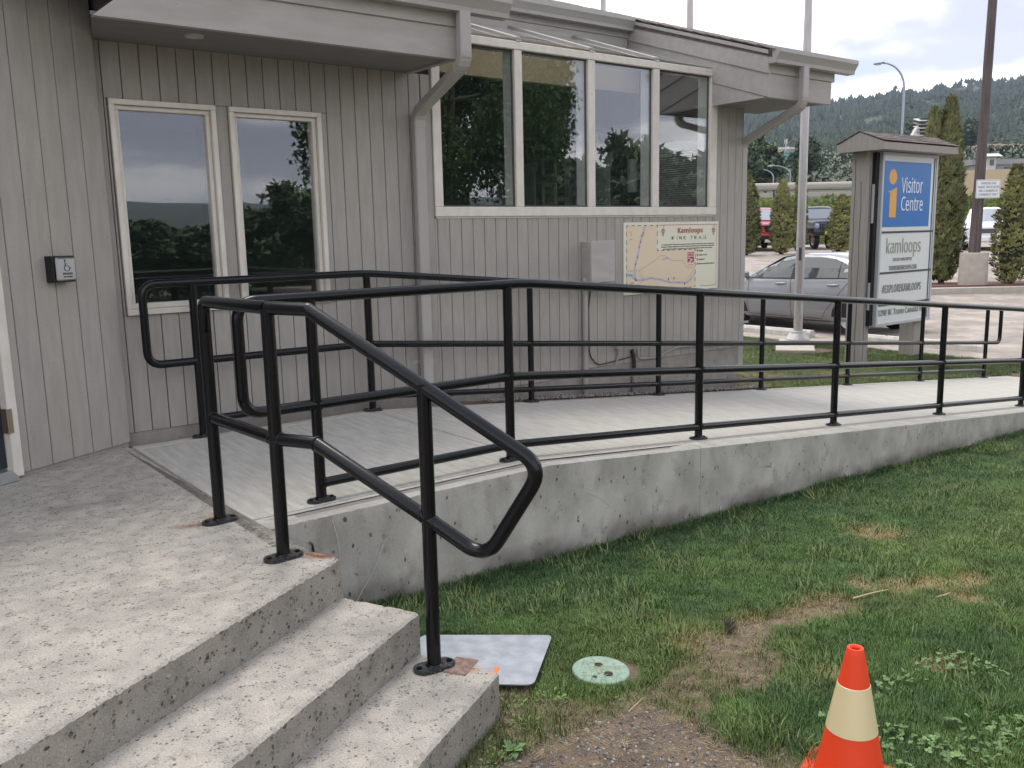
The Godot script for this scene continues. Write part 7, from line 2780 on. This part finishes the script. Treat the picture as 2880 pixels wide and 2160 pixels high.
func make_maple() -> void:
	# the tree and hedge across the lawn that the windows mirror
	var t := thing("maple_tree", "large leafy maple across the lawn, mirrored in the windows", "tree", V(11.55, -0.75, 6.2))
	rng.seed = 500
	var g := G.new()
	g.tube([Vector3.ZERO, V(0.1, 1.6, 0.05), V(0.0, 3.2, 0.1), V(0.15, 6.5, 0)], [0.24, 0.19, 0.16, 0.05], 12)
	var tips := []
	for i in 16:
		var a := TAU * i / 16.0 * 2.6
		var f := rng.randf_range(2.0, 5.2)
		var e := V(cos(a) * rng.randf_range(1.6, 3.4), f + rng.randf_range(0.4, 2.4), sin(a) * rng.randf_range(1.6, 3.4))
		g.tube([V(0.05, f, 0.05), e * V(0.5, 1, 0.5) + V(0, -0.2, 0), e], [0.07, 0.045, 0.012], 6)
		tips.append(e)
	obj("trunk", g, M.bark, t)
	var xf := []
	var cols := []
	for i in 8200:
		var e: Vector3 = tips[rng.randi() % tips.size()]
		var d := V(rng.randfn(), rng.randfn() * 0.7, rng.randfn()).normalized() * pow(rng.randf(), 0.45) * 1.45
		var p := e + d
		if p.y < 1.5:
			p.y = 1.5 + rng.randf() * 0.5
		var s := rng.randf_range(0.20, 0.32)
		xf.append(Transform3D(Basis.from_euler(V(rng.randf() * 6, rng.randf() * 6, rng.randf() * 6)).scaled_local(V(s, s, s)), p))
		cols.append(Color(0.05, 0.095, 0.022) * rng.randf_range(0.6, 1.4))
	joined("crown", leaf_cluster(61, 12, 0.34), M.leaf, xf, cols, t)
	for q in [[9.9, 23.8, 0.262, 0.55, "low pine across the street mirrored in the first window"], [12.2, 25.2, 0.242, 0.40, "small pine across the street mirrored at the right of the first window"], [14.5, 19.9, 0.372, 0.50, "pine across the street mirrored low in the second window"], [13.8, 22.4, 0.291, 0.50, "shorter pine across the street mirrored left of the taller one"], [22.7, 14.5, 0.437, 0.70, "pine beyond the maple mirrored in the second sunroom pane"], [27.6, 18.1, 0.468, 0.60, "pine beyond the maple mirrored at the left of the third sunroom pane"], [27.2, 15.7, 0.551, 0.50, "tall pine beyond the maple mirrored in the third sunroom pane"], [30.0, 15.6, 0.494, 0.80, "broad pine mirrored in the last sunroom pane"]]:
		var s := dup(get_node("pine_tree"), "pine_tree", V(q[0], -0.9, q[1]), q[0], q[4], "trees across the lawn")
		s.scale = V(q[3], q[2], q[3])
	t.scale = V(0.76, 1.0, 0.76)
	var xs := []
	cols = []
	for i in 5200:
		var u := rng.randf_range(-25.0, 45.0)
		var h := 1.0 + 0.7 * (0.5 + nz.get_noise_1d(u * 9.0))
		var p := V(u, -0.9 + rng.randf() * h, 27.0 + rng.randf() * 2.0 - u * 0.12)
		var s := rng.randf_range(0.25, 0.5)
		xs.append(Transform3D(Basis.from_euler(V(rng.randf() * 6, rng.randf() * 6, 0)).scaled_local(V(s, s, s)), p))
		cols.append(Color(0.05, 0.08, 0.028) * rng.randf_range(0.6, 1.4))
	tag(scatter("hedge", clumps[1], M.leaf, xs, cols), "long loose hedge across the street, mirrored in the windows", "hedge", "", "stuff")

func _ready() -> void:
	# ---- camera, sky, sun, exposure
	var cam := Camera3D.new()
	cam.name = "camera"
	add_child(cam)
	cam.transform = Transform3D(Basis(V(0.79047, -0.0210, 0.61214), V(0.11881, 0.98569, -0.11960), V(-0.60087, 0.16727, 0.78165)).orthonormalized(), V(0, 1.17, 0))
	cam.fov = 46.73
	cam.near = 0.05
	cam.far = 9000.0
	cam.current = true
	var env := Environment.new()
	env.background_mode = Environment.BG_SKY
	var sky := Sky.new()
	var sm := PanoramaSkyMaterial.new()
	sm.panorama = make_sky()
	sm.energy_multiplier = 1.0
	sky.sky_material = sm
	env.sky = sky
	env.sky_rotation = V(0, SKY_TURN, 0)
	env.tonemap_mode = Environment.TONE_MAPPER_LINEAR
	env.tonemap_exposure = EXPOSURE
	env.fog_enabled = true
	env.fog_density = 0.00017
	env.fog_light_color = Color(0.80, 0.86, 0.95)
	env.sdfgi_enabled = true
	env.ssao_enabled = true
	env.ssil_enabled = true
	var we := WorldEnvironment.new()
	we.name = "world_environment"
	we.environment = env
	add_child(we)
	var sun := DirectionalLight3D.new()
	sun.name = "sun"
	add_child(sun)
	sun.light_energy = 0.45
	sun.light_angular_distance = 22.0
	sun.light_color = Color(1.0, 0.98, 0.95)
	sun.shadow_enabled = true
	# the bright part of the cloud lies ahead and to the left, high up
	sun.look_at_from_position(V(0.10, 1.0, -0.35).normalized() * 50.0, Vector3.ZERO, Vector3.RIGHT)
	rng.seed = 12
	nz.seed = 5
	nz.noise_type = FastNoiseLite.TYPE_SIMPLEX_SMOOTH
	nz.frequency = 0.06
	nz.fractal_octaves = 3
	make_materials()
	# ---- large structure
	make_ground()
	make_building()
	make_steps()
	make_ramp()
	# ---- things
	make_railings()
	make_wall_items()
	make_lawn_items()
	make_sign()
	make_poles()
	make_sedan()
	make_far_vehicles()
	make_near_plants()
	make_hills()
	make_bank()
	make_far_things()
	make_maple()
	rng.seed = 77
	make_grass()

const SKY_TURN := 0.0
const EXPOSURE := 1.45
